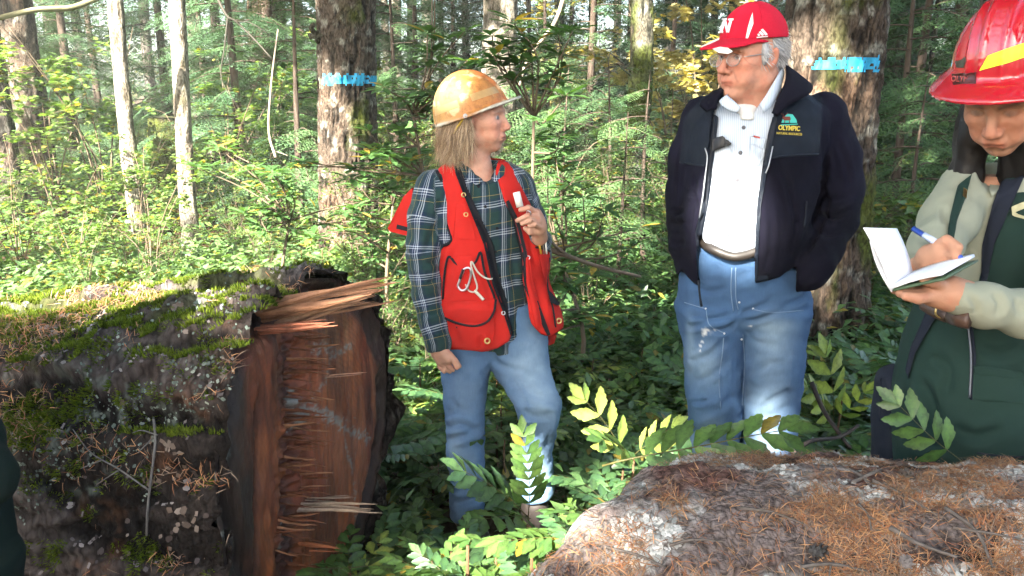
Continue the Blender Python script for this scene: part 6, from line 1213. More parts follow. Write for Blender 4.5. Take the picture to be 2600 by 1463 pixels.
def compound(pairs, L=.34, seed=0, leaf=SERR, arch=.25, lw=.30, pal=((.03, .085, .045), (.05, .12, .04))):
    """pinnate leaf along +x: rachis and paired leaflets; returns v, faces, colours"""
    r = np.random.default_rng(seed); t = np.linspace(0, 1, 12); path = np.stack([t * L, .02 * L * np.sin(t * 5 + seed), L * (.10 * t - arch * t * t)], 1); rv, rf = tube(path, np.linspace(.0022, .0008, 12), 5)
    pos, rot, scl = [], [], []
    for k in range(pairs):
        tt = .26 + .70 * k / max(1, pairs - 1); p = np.array([np.interp(tt, t, path[:, i]) for i in range(3)]); sl = math.atan2(.10 - 2 * arch * tt, 1); sz = lw * L * (.72 + .5 * math.sin(math.pi * min(1, .25 + .65 * tt))) * r.uniform(.88, 1.1)
        for s in (1, -1): rot.append(roty(-sl) @ rotz(s * (1.12 - .35 * tt + r.normal(0, .07))) @ rotx(s * r.normal(-.18, .14)) @ roty(r.normal(.12, .1))); pos.append(p); scl.append(sz)
    rot.append(roty(-math.atan2(.1 - 2 * arch, 1))); pos.append(path[-1]); scl.append(lw * L * .95); n = len(pos)
    c0 = np.array(pal[0])[None] * (1 - (q := r.random((n, 1)))) + np.array(pal[1])[None] * q; c0 = c0 * r.uniform(.8, 1.2, (n, 1)); lv_, lf_, lc = scatter(leaf[0], leaf[1], np.array(pos), np.array(rot), np.array(scl), c0)
    mid = np.isclose(np.tile(leaf[0][:, 1], n), 0); lc = np.where(mid[:, None], lc * 1.35, lc)
    if r.random() < .5: k = r.integers(0, n); lc[k * len(leaf[0]):(k + 1) * len(leaf[0])] = lc[k * len(leaf[0]):(k + 1) * len(leaf[0])] * [2.2, .9, .5]
    v, f = join((rv, rf), (lv_, lf_)); return v, f, np.concatenate([np.tile([.09, .085, .03], (len(rv), 1)), lc])
PAL_DARK = ((.032, .078, .034), (.06, .118, .042)); PAL_MID = ((.045, .10, .028), (.085, .15, .036)); PAL_LIME = ((.12, .19, .04), (.22, .26, .06))
OG = []
for k, (pr_, pal) in enumerate(((6, PAL_DARK), (5, PAL_DARK), (7, PAL_MID), (5, PAL_MID), (6, PAL_DARK), (4, PAL_LIME), (9, PAL_MID))):
    v, f, c = compound(pr_, .34, 40 + k, pal=pal, arch=.12 + .05 * (k % 4), lw=.30 if k != 6 else .19); OG.append(mesh_data('compound_leaf', v, f, True, {'col': c}, [M_GLOSS]))
def aim(base, tip, roll=0.0, up=(0, 0, 1)):
    x = np.asarray(tip, float) - base; L = np.linalg.norm(x); x /= L; y = np.cross(up, x); y /= np.linalg.norm(y); z = np.cross(x, y); M = np.stack([x, y, z], 1) @ rotx(roll); m = Matrix.Identity(4)
    for i in range(3):
        for j in range(3): m[i][j] = M[i, j]
    return m, L
def leaf_obj(name, me, base, tip, parent, unit=.34, roll=0.0, up=(0, 0, 1)):
    m, L = aim(np.asarray(base, float), tip, roll, up); o = link(name, me, parent); off = np.array(parent.location) if parent else np.zeros(3)
    o.matrix_local = Matrix.Translation(Vector(np.asarray(base, float) - off)) @ m @ Matrix.Scale(L / unit, 4); return o
STEM_ME = {}
def stem_mesh(h):
    k = round(h, 1)
    if k not in STEM_ME:
        v, f = tube(np.array([[0, 0, -.05], [.006, .004, h * .35], [0, .008, h * .7], [.004, 0, h]]), [.006, .0055, .005, .0035], 6); STEM_ME[k] = mesh_data('stem', v, f, True, {'col': np.tile([.075, .045, .022], (len(v), 1))}, [M_STEM])
    return STEM_ME[k]
def where_is(x, y, h=.3):
    px = PROJ(np.array([x, y, .25]))[0]; n = [(1060, 'beside the cut log end'), (1160, 'left of the woman\'s legs'), (1300, 'in line with the woman\'s legs'), (1450, 'right of the woman\'s legs'), (1580, 'midway between woman and man'), (1720, 'left of the man\'s legs'), (1870, 'in line with the man\'s right leg'), (2030, 'in line with the man\'s left leg'), (2150, 'right of the man\'s legs'), (2300, 'near the dark bag'), (9999, 'past the person writing')]
    w = next(b for a, b in n if px < a); d = 'in the nearest row' if y < 2.1 else ('close to the people' if y < 3.2 else ('a step behind them' if y < 4.3 else ('well behind them' if y < 5.6 else 'far back')))
    return ('tall' if h > .27 else 'low'), w, d
def og_plant(x, y, h, nl, seed, label, group, kinds=(0, 1, 2, 3, 4), L=(.24, .36)):
    r = np.random.default_rng(seed); z = float(ground_z(x, y)); hh_, ww_, dd_ = where_is(x, y, h); P = thing('oregon_grape', (x, y, z), '%s %s spiny leaved plant %s, %s' % (hh_, 'full' if nl > 7 else 'sparse', ww_, dd_), 'plant', 'spiny plants %s, %s' % (ww_, dd_)); link('stem', stem_mesh(h), P)
    a0 = r.uniform(0, 6.3)
    for k in range(nl):
        a = a0 + k * 2.4 + r.normal(0, .3); el = r.uniform(-.05, .65); b = np.array([x, y, z + h * r.uniform(.55, 1.0)]); ln = r.uniform(*L); t = b + ln * np.array([math.cos(a) * math.cos(el), math.sin(a) * math.cos(el), math.sin(el)])
        leaf_obj('leaf', OG[kinds[r.integers(0, len(kinds))]], b, t, P, roll=r.normal(0, .2))
    return P
def free(x, y):
    """keep clear of logs and legs"""
    k = ~((np.abs(x - .85) < .95) & (y < 1.95) & (y > .9)); d = (np.stack([x, y], -1) - LC[:2]) @ LH[:2]; k &= ~((np.abs(d) < .60) & ((np.stack([x, y], -1) - LC[:2]) @ LA[:2] > -.03))
    pp = PROJ(np.stack([x, y, 0 * x + .2], -1))[..., 0]; k &= ~((y > 2.25) & (y < 3.0) & (pp > 1100) & (pp < 1440)); k &= ~((y > 2.1) & (y < 2.75) & (pp > 1735) & (pp < 2030))
    for px, Y, rr in ((1180, 2.98, .09), (1360, 2.95, .10), (1815, 2.72, .12), (1950, 2.72, .12), (2440, 1.95, .16), (2680, 1.97, .16)): c = W(px, 1200, Y); k &= np.hypot(x - c[0], y - c[1]) > rr
    return k
# ---- foreground plants between the logs, as in the photo
gfg = 'spiny leaved plants between the two logs'
lab_fg = 'low glossy spiny leaved plant growing between the two logs'
for k, (px, py, Y, h) in enumerate(((1150, 1400, 1.95, .14), (1240, 1430, 1.75, .18), (1330, 1400, 1.85, .18), (1410, 1330, 1.95, .20), (1480, 1260, 2.0, .28), (1240, 1340, 2.05, .08), (1090, 1440, 1.9, .12), (1180, 1455, 1.6, .20), (1460, 1250, 2.2, .24), (1550, 1210, 2.2, .30), (1640, 1180, 2.25, .30), (1320, 1300, 2.2, .06), (1500, 1330, 1.75, .36), (1380, 1420, 1.6, .28), (1050, 1340, 2.5, .12), (1600, 1120, 2.5, .30), (1690, 1130, 2.4, .26))):
    w = W(px, py, Y); og_plant(w[0], w[1], h, 7 + k % 4, 300 + k, lab_fg, gfg, (0, 2, 3, 2, 3, 1), (.13, .22))
rf = np.random.default_rng(88); n_fg = 0
for k in range(58):
    px = rf.uniform(1010, 1640); Y = rf.uniform(1.5, 2.05); top = np.interp(px, [1010, 1100, 1280, 1430, 1500, 1640], [1430, 1385, 1350, 1300, 1240, 1175]) + abs(rf.normal(0, 75)); w = W(px, top, Y)
    if (w[0] > .10 and w[1] < 1.98 and w[2] < .75) or w[2] < .12: continue
    og_plant(w[0], w[1], max(.1, w[2] - .06), 7, 700 + k, lab_fg, gfg, (2, 3, 0, 3, 2, 1, 0, 2), (.10, .17)); n_fg += 1
def single(label, leaves, kind, base, h=.4):
    P = thing('oregon_grape', base, label, 'plant'); link('stem', stem_mesh(h), P)
    for (b, t, k, roll, up) in leaves: leaf_obj('leaf', OG[k], W(*b), W(*t), P, roll=roll, up=up)
    return P
single('arching compound leaf held across the man\'s shins', [((1530, 1190, 2.1), (1985, 1064, 2.0), 6, 0.1, (0, -.45, 1))], 2, W(1530, 1390, 2.1) * [1, 1, 0])
single('upright feathery compound leaf in front of the woman\'s boot', [((1345, 1330, 2.45), (1335, 1115, 2.40), 6, 0.1, (0, -1, .1)), ((1340, 1310, 2.4), (1180, 1190, 2.3), 0, .2, (0, -.7, 1)), ((1350, 1320, 2.4), (1250, 1285, 2.2), 3, .2, (0, -.6, 1))], 0, W(1348, 1345, 2.45) * [1, 1, 0], .25)
single('yellow green plant with pale leaves left of the man\'s jeans', [((1600, 1160, 2.5), (1490, 1020, 2.45), 5, .2, (0, -1, .3)), ((1605, 1165, 2.5), (1700, 1080, 2.4), 5, .2, (0, -.7, 1)), ((1600, 1165, 2.5), (1560, 1090, 2.3), 3, .0, (0, -.7, 1))], 5, W(1602, 1300, 2.5) * [1, 1, 0], .45)
single('pale backlit compound leaf in front of the dark green trousers', [((2440, 1175, 1.72), (2300, 1040, 1.70), 3, .0, (0, -1, .2))], 3, W(2440, 1290, 1.75) * [1, 1, 0], .5)
single('lone plant with three pale yellow green leaves right of the man\'s jeans', [((2120, 1080, 3.0), (2105, 905, 2.95), 5, .3, (0, -1, .3)), ((2120, 1070, 3.0), (2060, 985, 2.9), 5, .2, (0, -.8, .6)), ((2120, 1070, 3.0), (2195, 1000, 2.9), 5, .2, (0, -.8, .6))], 5, W(2120, 1180, 3.0) * [1, 1, 0], .5)

# ---- ground cover: leafy sprigs over the forest floor, nobody could count them
def in_view(x, y, m=.10): return np.abs(x) < (.605 + m) * y + .15
def sprigs(n, xr, yr, hr, size, pal, seed, tmpl=LEAF4, leaves=8, test=None, dens=None):
    r = np.random.default_rng(seed); x = r.uniform(*xr, n); y = r.uniform(*yr, n); k = in_view(x, y)
    if test is not None: k &= test(x, y)
    x, y = x[k], y[k]; n = len(x); z = ground_z(x, y); h = r.uniform(*hr, n) * (1 + .45 * vnoise(np.stack([x * 1.3, y * 1.3, 0 * x], 1), seed)); yaw = r.uniform(0, 6.28, n); lean = r.uniform(.1, .6, n)
    t = (np.arange(leaves) + .5) / leaves; P = np.stack([x[:, None] + np.cos(yaw)[:, None] * lean[:, None] * h[:, None] * t ** 1.5, y[:, None] + np.sin(yaw)[:, None] * lean[:, None] * h[:, None] * t ** 1.5, z[:, None] + h[:, None] * (.15 + .85 * t)], -1) + r.normal(0, .015, (n, leaves, 3))
    s = np.where(np.arange(leaves) % 2, 1, -1); ly = yaw[:, None] + s * r.uniform(.5, 1.5, (n, leaves)); m = n * leaves; sz = r.uniform(*size, m); tone = r.random((n, 1)).repeat(leaves, 1).ravel()[:, None]; c = np.array(pal[0]) * (1 - tone) + np.array(pal[1]) * tone; c = c * r.uniform(.7, 1.25, (m, 1))
    sun_tint = np.repeat(ss(-.08 * y - x, 0, .6) * ss(y, 3.6, 4.4), leaves)[:, None]; c = c * (1 + sun_tint * np.array([.75, .5, .55]))  # sprigs at the left lightened, extra sunlight put into the leaf colour
    if len(pal) > 2: y_ = r.random(m) < pal[3]; c[y_] = np.array(pal[2]) * r.uniform(.6, 1.2, (y_.sum(), 1))
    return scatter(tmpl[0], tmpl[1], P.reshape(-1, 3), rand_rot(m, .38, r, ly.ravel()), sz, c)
YEL = (.30, .24, .045)
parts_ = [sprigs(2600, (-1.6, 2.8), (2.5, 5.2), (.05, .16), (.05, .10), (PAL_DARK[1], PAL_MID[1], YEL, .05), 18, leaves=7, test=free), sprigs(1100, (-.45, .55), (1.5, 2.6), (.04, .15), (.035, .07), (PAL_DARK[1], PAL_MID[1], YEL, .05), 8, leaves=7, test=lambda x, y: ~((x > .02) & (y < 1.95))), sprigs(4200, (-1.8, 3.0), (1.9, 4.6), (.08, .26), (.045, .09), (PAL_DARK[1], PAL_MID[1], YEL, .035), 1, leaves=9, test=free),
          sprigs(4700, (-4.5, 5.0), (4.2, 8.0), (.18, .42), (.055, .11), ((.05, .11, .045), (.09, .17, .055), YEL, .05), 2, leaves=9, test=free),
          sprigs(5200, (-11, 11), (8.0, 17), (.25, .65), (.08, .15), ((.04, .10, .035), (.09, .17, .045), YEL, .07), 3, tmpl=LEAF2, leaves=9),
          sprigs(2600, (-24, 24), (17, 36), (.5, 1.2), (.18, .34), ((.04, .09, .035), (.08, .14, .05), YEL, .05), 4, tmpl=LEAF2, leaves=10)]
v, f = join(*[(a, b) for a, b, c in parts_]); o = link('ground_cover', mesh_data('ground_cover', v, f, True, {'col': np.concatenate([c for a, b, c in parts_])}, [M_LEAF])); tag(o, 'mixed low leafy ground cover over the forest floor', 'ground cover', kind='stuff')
# dry leaves and litter on the floor near the people
r = np.random.default_rng(77); n = 2600; x = r.uniform(-1.7, 2.6, n); y = r.uniform(1.9, 5.5, n); k = in_view(x, y) & free(x, y); x, y = x[k], y[k]; n = len(x)
c = np.where(r.random((n, 1)) < .5, [[.16, .075, .03]], [[.10, .05, .025]]) * r.uniform(.5, 1.4, (n, 1)); v, f, c = scatter(*LEAF4, np.stack([x, y, ground_z(x, y) + r.uniform(.01, .05, n)], 1), rand_rot(n, .35, r), r.uniform(.03, .08, n), c)
o = link('leaf_litter', mesh_data('leaf_litter', v, f, True, {'col': c}, [M_LEAF])); tag(o, 'brown fallen leaves on the ground around the people', 'leaf litter', kind='stuff')
# ---- low spiny plants as individuals behind and beside the people
spots = []; r = np.random.default_rng(12)
for Y0, Y1, n in ((2.2, 3.4, 60), (3.4, 5.0, 80), (5.0, 7.5, 60)):
    for _ in range(n):
        y = r.uniform(Y0, Y1); x = r.uniform(-.28, .64) * y
        pp = PROJ(np.array([x, y, .3]))[0]
        if (y < 3.0 and 1060 < pp < 1460) or (y < 2.85 and 1700 < pp < 2060): continue
        if free(np.array([x]), np.array([y]))[0]: spots.append((x, y))
for k, (x, y) in enumerate(spots):
    near = 'around the man\'s legs' if x > .35 and y < 3.6 else ('around the woman\'s legs' if y < 3.8 else 'on the shaded floor behind the people')
    og_plant(x, y, r.uniform(.16, .36), r.integers(6, 10), 500 + k, 'dark green spiny leaved plant ' + near, 'spiny plants ' + near, (0, 1, 4, 0, 1, 4, 3) if r.random() < .85 else (5, 3), (.15, .27))

# ---- sword ferns
def fern_mesh(seed, nf=11, pal=((.05, .12, .03), (.11, .19, .04))):
    r = np.random.default_rng(seed); V = []; F = []; C = []
    for k in range(nf):
        a = k * 6.283 / nf + r.normal(0, .2); L = r.uniform(.55, .85); el = r.uniform(.75, 1.2); t = np.linspace(0, 1, 22); rad = L * np.sin(t * 1.25) * .85 * math.cos(el) / .55 * .75; z = L * (math.sin(el) * t - .55 * t * t); path = np.stack([np.cos(a) * rad, np.sin(a) * rad, z], 1)
        tan = np.gradient(path, axis=0); tan /= np.linalg.norm(tan, axis=1)[:, None]; side = np.cross(tan, [0, 0, 1.]); side /= np.linalg.norm(side, axis=1)[:, None]; w = .085 * np.sin(np.clip(t * 1.05 + .10, 0, 1) * np.pi) ** .7
        for s in (1, -1):
            b0 = path - tan * .010; b1 = path + tan * .012; tip = path + side * (s * w)[:, None] + tan * .02 - np.array([0, 0, .012]); vv = np.stack([b0, b1, tip], 1)[2:].reshape(-1, 3); F.append(np.arange(len(vv)).reshape(-1, 3) + sum(map(len, V))); V.append(vv); C.append(np.repeat((np.array(pal[0]) * (1 - (q := r.random())) + np.array(pal[1]) * q)[None] * r.uniform(.8, 1.2, (len(vv) // 3, 1)), 3, 0))
        rv, rf = tube(path[::3], np.linspace(.004, .001, len(path[::3])), 4, cap=False); F += [q_ + sum(map(len, V)) for q_ in rf]; V.append(rv); C.append(np.tile([.09, .08, .03], (len(rv), 1)))
    return mesh_data('fronds', np.concatenate(V), F, True, {'col': np.concatenate(C)}, [M_LEAF])
FERN = [fern_mesh(1), fern_mesh(2, 13, ((.10, .15, .035), (.22, .22, .04))), fern_mesh(3, 9)]
for k, (px, Y, s, kind, lab) in enumerate(((60, 4.6, .95, 1, 'yellow green sword fern at the left edge above the log'), (560, 4.3, .8, 0, 'bright sword fern just above the cut end of the log'), (1520, 5.0, .85, 2, 'sword fern in shade between the woman and the man'), (1420, 6.2, .8, 0, 'sword fern behind the woman\'s elbow'), (200, 6.6, .9, 1, 'sunlit sword fern below the paler slender trunk'), (700, 5.6, .85, 0, 'sunlit sword fern in front of the banded trunk'), (2260, 4.4, .8, 2, 'dark sword fern by the foot of the broad trunk'), (1700, 4.4, .7, 0, 'pale sword fern close behind the man\'s elbow'), (1560, 2.75, .42, 1, 'small yellowing fern left of the man\'s shins'))):
    w = W(px, 400, Y); P = thing('sword_fern', (w[0], w[1], float(ground_z(w[0], w[1]))), lab, 'fern'); o = link('fronds', FERN[kind], P); o.scale = (s,) * 3; o.rotation_euler = (0, 0, k * 1.3)

# ---- shrubs
def shrub_mesh(seed, H, spread, nst, nl, tmpl, size, pal, yel=.04, flat=.35, mat=None):
    r = np.random.default_rng(seed); S = []; P = []; Q = []
    for k in range(nst):
        a = r.uniform(0, 6.28); L = H * r.uniform(.6, 1.1); out = spread * r.uniform(.3, 1); p = smooth_path(np.array([[0, 0, -.05], [math.cos(a) * out * .25, math.sin(a) * out * .25, L * .45], [math.cos(a) * out * .65, math.sin(a) * out * .65, L * .8], [math.cos(a) * out, math.sin(a) * out, L]]) + r.normal(0, .04, (4, 3)), 12); S.append(tube(p, np.linspace(.007, .002, 12) * (H / 1.6 + .3), 5))
        for j in range(r.integers(4, 8)):
            b = p[r.integers(3, 12)]; aa = r.uniform(0, 6.28); l2 = r.uniform(.2, .5) * spread; e = b + np.array([math.cos(aa) * l2, math.sin(aa) * l2, r.uniform(-.05, .25) * l2]); q = smooth_path(np.stack([b, (b + e) / 2 + [0, 0, .04], e]), 7); S.append(tube(q, np.linspace(.003, .001, 7), 4)); m = max(3, nl // (nst * 6)); t = r.uniform(.15, 1.05, m); idx = np.clip(t * 6, 0, 6); pos = np.stack([np.interp(idx, np.arange(7), q[:, i]) for i in range(3)], 1) + r.normal(0, .03 * spread, (m, 3)); P.append(pos); Q.append(np.full(m, aa) + r.normal(0, .9, m))
    P = np.concatenate(P); Q = np.concatenate(Q); n = len(P); c = np.array(pal[0]) * (1 - (tt := r.random((n, 1)))) + np.array(pal[1]) * tt; y = r.random(n) < yel; c[y] = np.array(YEL) * r.uniform(.6, 1.2, (y.sum(), 1)); v, f, c = scatter(tmpl[0], tmpl[1], P, rand_rot(n, flat, r, Q), r.uniform(*size, n), c); sv, sf = join(*S)
    return mesh_data('leaves', v, f, True, {'col': c}, [mat or M_LEAF]), mesh_data('stems', sv, sf, True, {'col': np.tile([.10, .075, .05], (len(sv), 1))}, [M_STEM])
SHRUB = {'huckleberry': [shrub_mesh(s, 1.3, .7, 9, 1500, LEAF4, (.03, .055), ((.08, .15, .045), (.14, .20, .06))) for s in (1, 2, 3)],
         'salmonberry': [shrub_mesh(s, 1.1, .6, 8, 800, LEAF4, (.07, .13), ((.07, .14, .04), (.13, .19, .055)), .08) for s in (4, 5, 6)],
         'vine_maple': [shrub_mesh(s, 2.3, 1.2, 6, 900, PALM, (.07, .11), ((.10, .19, .05), (.17, .25, .06)), .08, .3) for s in (7, 8)],
         'yellow_maple': [shrub_mesh(s, 2.8, 1.3, 7, 1500, PALM, (.08, .13), ((.40, .34, .14), (.46, .41, .20)), .15, .35) for s in (9, 10)]}
def add_shrub(kind, px, Y, s, label, group=None, k=0, x=None):
    xx = W(px, 300, Y)[0] if x is None else x; P = thing(kind, (xx, Y, float(ground_z(xx, Y))), label, 'shrub', group); lf_, st = SHRUB[kind][k % len(SHRUB[kind])]
    for nm, me in (('leaves', lf_), ('stems', st)): o = link(nm, me, P); o.scale = (s,) * 3; o.rotation_euler = (0, 0, k * 2.1)
r = np.random.default_rng(31); k = 0
for Y0, Y1, n, sc in ((4.2, 6.0, 15, .55), (6.0, 9.0, 30, .8), (9.0, 14.0, 36, 1.05), (14, 24, 30, 1.5)):
    for _ in range(n):
        Y = r.uniform(Y0, Y1); px = r.uniform(-60, 2660)
        if Y < 6 and px > 1100: Y = r.uniform(5.2, 7)
        kind = r.choice(['huckleberry', 'salmonberry', 'vine_maple'], p=[.5, .38, .12]) if px < 1100 else r.choice(['huckleberry', 'salmonberry'], p=[.7, .3])
        zone = 'in the sunny clearing at the left' if px < 820 else ('behind the woman' if px < 1400 else ('between the slim trunk and the man' if px < 1780 else 'in the shade at the right')); nm = {'huckleberry': 'fine leaved huckleberry bush', 'salmonberry': 'broad leaved berry bush', 'vine_maple': 'spreading vine maple shrub'}[kind]
        dist = 'close ' if Y < 7 else ('' if Y < 12 else 'distant '); add_shrub(kind, px, Y, sc * r.uniform(.75, 1.2) * (.55 if px < 850 and Y < 10 else (.8 if px < 850 else 1)), '%s%s %s' % (dist, nm, zone), '%s%s shrubs %s' % (dist, kind.replace('_', ' '), zone), k); k += 1
for k, (px, Y, s, lab) in enumerate(((1720, 10.5, 1.0, 'yellow leaved maple shrub right beside the slim mossy trunk'), (1790, 12.5, 1.15, 'taller yellow maple behind the man\'s cap'), (1500, 13.5, 1.0, 'pale yellow maple left of the slim mossy trunk'))): add_shrub('yellow_maple', px, Y, s, lab, None, k)
for k, (px, Y, s, lab) in enumerate(((250, 10.8, 1.0, 'airy vine maple in full sun between the slender pale trunks'), (120, 10.5, 1.0, 'airy vine maple in full sun near the left edge'), (560, 10.5, .85, 'vine maple between the pale trunks and the banded trunk'))): add_shrub('vine_maple', px, Y, s, lab, None, k)

# ---- rhododendrons: whorls of long leathery leaves
def rhodo(px, Y, H, lean, label, seed, nb=9, spread=.6, extra=()):
    r = np.random.default_rng(seed); b0 = W(px, 300, Y); b0[2] = float(ground_z(b0[0], b0[1])); S = []; ends = [np.array(e) for e in extra]
    top = b0 + np.array([lean[0], lean[1], H]); trunkp = smooth_path(np.stack([b0 - [0, 0, .1], b0 * .6 + top * .4 + r.normal(0, .06, 3), top]), 12); S.append(tube(trunkp, np.linspace(.018, .008, 12), 6))
    for k in range(nb): p = trunkp[r.integers(4, 12)]; ends.append(p + np.array([r.normal(0, spread), r.normal(0, spread * .5), r.uniform(-.1, .45)]))
    tw = []
    for e in list(ends): ends.append(e + r.normal(0, .13, 3))
    for e in ends: p = trunkp[np.argmin(np.linalg.norm(trunkp - e, axis=1) + .25 * (trunkp[:, 2] > e[2]))]; q = smooth_path(np.stack([p, (p + e) / 2 + r.normal(0, .05, 3), e]), 8); S.append(tube(q, np.linspace(.007, .003, 8), 5)); tw.append(q[-1]); tw.append(q[4]) if r.random() < .6 else None
    P, A, Z = [], [], []
    for e in tw:
        m = r.integers(9, 14); P.append(np.tile(e, (m, 1)) + r.normal(0, .006, (m, 3))); A.append(np.arange(m) * 6.283 / m + r.normal(0, .2, m)); Z.append(r.uniform(-.25, .45, m))
    P = np.concatenate(P); A = np.concatenate(A); Z = np.concatenate(Z); n = len(P); leaf = (np.array([[0, 0, 0], [.12, .03, 0], [.35, .13, .025], [.65, .15, .015], [.88, .08, -.03], [1, 0, -.07], [.88, -.08, -.03], [.65, -.15, .015], [.35, -.13, .025], [.12, -.03, 0], [.35, 0, -.01], [.65, 0, -.03]]), np.array([[0, 1, 10], [1, 2, 10], [2, 3, 11], [2, 11, 10], [3, 4, 11], [4, 5, 11], [5, 6, 11], [6, 7, 11], [7, 8, 10], [7, 10, 11], [8, 9, 10], [9, 0, 10]])[:, ::-1])
    ca, sa, cz, sz = np.cos(A), np.sin(A), np.cos(Z), np.sin(Z); X = np.stack([ca * cz, sa * cz, sz], 1); Yv = np.stack([-sa, ca, 0 * A], 1); rot = np.stack([X, Yv, np.cross(X, Yv)], 2)
    c = np.array([.065, .14, .045])[None] * r.uniform(.7, 1.4, (n, 1)); yk = r.random(n) < .06; c[yk] = (.38, .26, .05); v, f, c = scatter(leaf[0], leaf[1], P, rot, r.uniform(.09, .14, n), c)
    T = thing('rhododendron', b0, label, 'shrub'); part('leaves', v, f, M_GLOSS, T, attrs={'col': c}); sv, sf = join(*S); part('stems', sv, sf, M_STEM, T, attrs={'col': np.tile([.10, .075, .05], (len(sv), 1))})
rhodo(1120, 4.7, 1.5, (-.15, 0), 'tall rhododendron with whorled leaves just left of the tan hard hat', 1, 7, .35, [W(1085, 85, 4.6), W(1180, 80, 4.6), W(1040, 250, 4.6), W(1075, 230, 4.5), W(1020, 330, 4.6), W(1000, 400, 4.5)])
rhodo(1330, 4.3, 1.5, (.05, 0), 'rhododendron with drooping leaves above and right of the tan hard hat', 2, 4, .3, [W(1300, 55, 4.2), W(1360, 110, 4.2), W(1420, 140, 4.2), W(1290, 120, 4.2), W(1350, 160, 4.1), W(1250, 90, 4.2)])
rhodo(1420, 4.4, .75, (.03, 0), 'small rhododendron behind the woman\'s raised hand', 3, 4, .25, [W(1410, 400, 4.3), W(1430, 480, 4.2), W(1480, 500, 4.2), W(1400, 520, 4.1)])
rhodo(700, 5.5, .8, (.05, 0), 'rhododendron in the sun left of the banded trunk', 4, 6, .35, [W(640, 430, 5.4), W(690, 440, 5.4), W(720, 470, 5.4)])
rhodo(990, 5.6, .9, (0, 0), 'leafy rhododendron at the foot of the banded trunk', 5, 7, .35, [W(960, 400, 5.5), W(1010, 440, 5.4), W(1040, 330, 5.4)])

# ---- hemlock saplings and boughs
def spray(seed=0, L=.5, n=9):
    """flat drooping hemlock twig with side twigs of short needles"""
    r = np.random.default_rng(seed); V, F = [], []; t = np.linspace(0, 1, n); ax = np.stack([t * L, 0 * t, -.22 * L * t ** 2], 1); base = 0
    for i in range(n):
        for s in (1, -1):
            l2 = L * .42 * math.sin(math.pi * min(1, .18 + .8 * t[i])) * r.uniform(.75, 1.15) + .02; a = s * (1.0 - .35 * t[i]); d = np.array([math.cos(a), math.sin(a), -.16]); m = max(2, int(l2 / .035))
            for j in range(m):
                q = ax[i] + d * l2 * (j + .3) / m; nd = np.array([-d[1], d[0], 0]); w = .025; e = d * .030
                for s2 in (1, -1): V += [q - e * .3, q + e * .55, q + nd * s2 * w + e * .9]; F.append([base, base + 1, base + 2]); base += 3
    V = np.array(V); V[:, 2] += r.normal(0, .004, len(V)); return V, np.array(F)
SPR = [spray(s) for s in range(4)]
def hemlock_mesh(seed, H, r0, pal, z0=.15, dens=1.0, droop=.25, maxz=6.5):
    r = np.random.default_rng(seed); tp = np.stack([.04 * np.sin(np.linspace(0, 3, 20) + seed), .04 * np.cos(np.linspace(0, 2, 20)), np.linspace(-.1, H, 20)], 1); S = [tube(tp, np.linspace(.012 * H + .01, .004, 20), 7)]; P, Rr, Sc = [], [], []
    nb = int(H * 9 * dens)
    for k in range(nb):
        z = z0 + (min(H, maxz) - z0) * (k + r.random()) / nb; L = r0 * (1 - z / H) ** .8 * r.uniform(.6, 1.1) + .15; a = r.uniform(0, 6.28); t = np.linspace(0, 1, 8); q = np.stack([np.cos(a) * L * t, np.sin(a) * L * t, z + L * (.18 * t - droop * 1.6 * t * t)], 1); S.append(tube(q, np.linspace(.006 + .004 * L, .0015, 8), 4)); m = max(3, int(L / .13))
        for j in range(m):
            tt = (j + .6) / m; p = np.array([np.interp(tt, t, q[:, i]) for i in range(3)]); s = 1 if j % 2 else -1; ya = a + s * r.uniform(.35, .95) if j < m - 1 else a; P.append(p); Rr.append(rotz(ya) @ roty(.12 + droop * tt + r.normal(0, .1)) @ rotx(r.normal(0, .25))); Sc.append((.55 + .5 * (1 - tt)) * min(1.25, .45 + L * .55) * r.uniform(.8, 1.15))
    P, Rr, Sc = np.array(P), np.array(Rr), np.array(Sc); out = []; which = r.integers(0, 4, len(P))
    for w in range(4):
        m = which == w; n = m.sum(); c = np.array(pal[0]) * (1 - (q := r.random((n, 1)))) + np.array(pal[1]) * q; out.append(scatter(*SPR[w], P[m], Rr[m], Sc[m], c * r.uniform(.8, 1.2, (n, 1))))
    v, f = join(*[(a, b) for a, b, c in out]); sv, sf = join(*S)
    return mesh_data('foliage', v, f, False, {'col': np.concatenate([c for a, b, c in out])}, [M_NEEDLE]), mesh_data('stem', sv, sf, True, {'col': np.tile([.055, .04, .03], (len(sv), 1)) * (1 + .3 * rng.normal(size=(len(sv), 1)))}, [M_STEM])
HEM = [hemlock_mesh(1, 3.6, 1.25, ((.045, .10, .042), (.08, .145, .055))), hemlock_mesh(2, 5.5, 1.6, ((.04, .09, .045), (.07, .13, .055)), z0=.5), hemlock_mesh(3, 2.0, .9, ((.05, .11, .045), (.085, .15, .055)), z0=.1), hemlock_mesh(4, 9.0, 2.2, ((.035, .08, .042), (.06, .115, .05)), z0=1.0, dens=.75)]
def add_hem(px, Y, kind, s, label, group=None, rz=0.0):
    x = W(px, 300, Y)[0]; P = thing('hemlock_sapling', (x, Y, float(ground_z(x, Y))), label, 'tree', group)
    for nm, me in zip(('crown', 'trunk'), HEM[kind]): o = link(nm, me, P); o.scale = (s,) * 3; o.rotation_euler = (0, 0, rz)
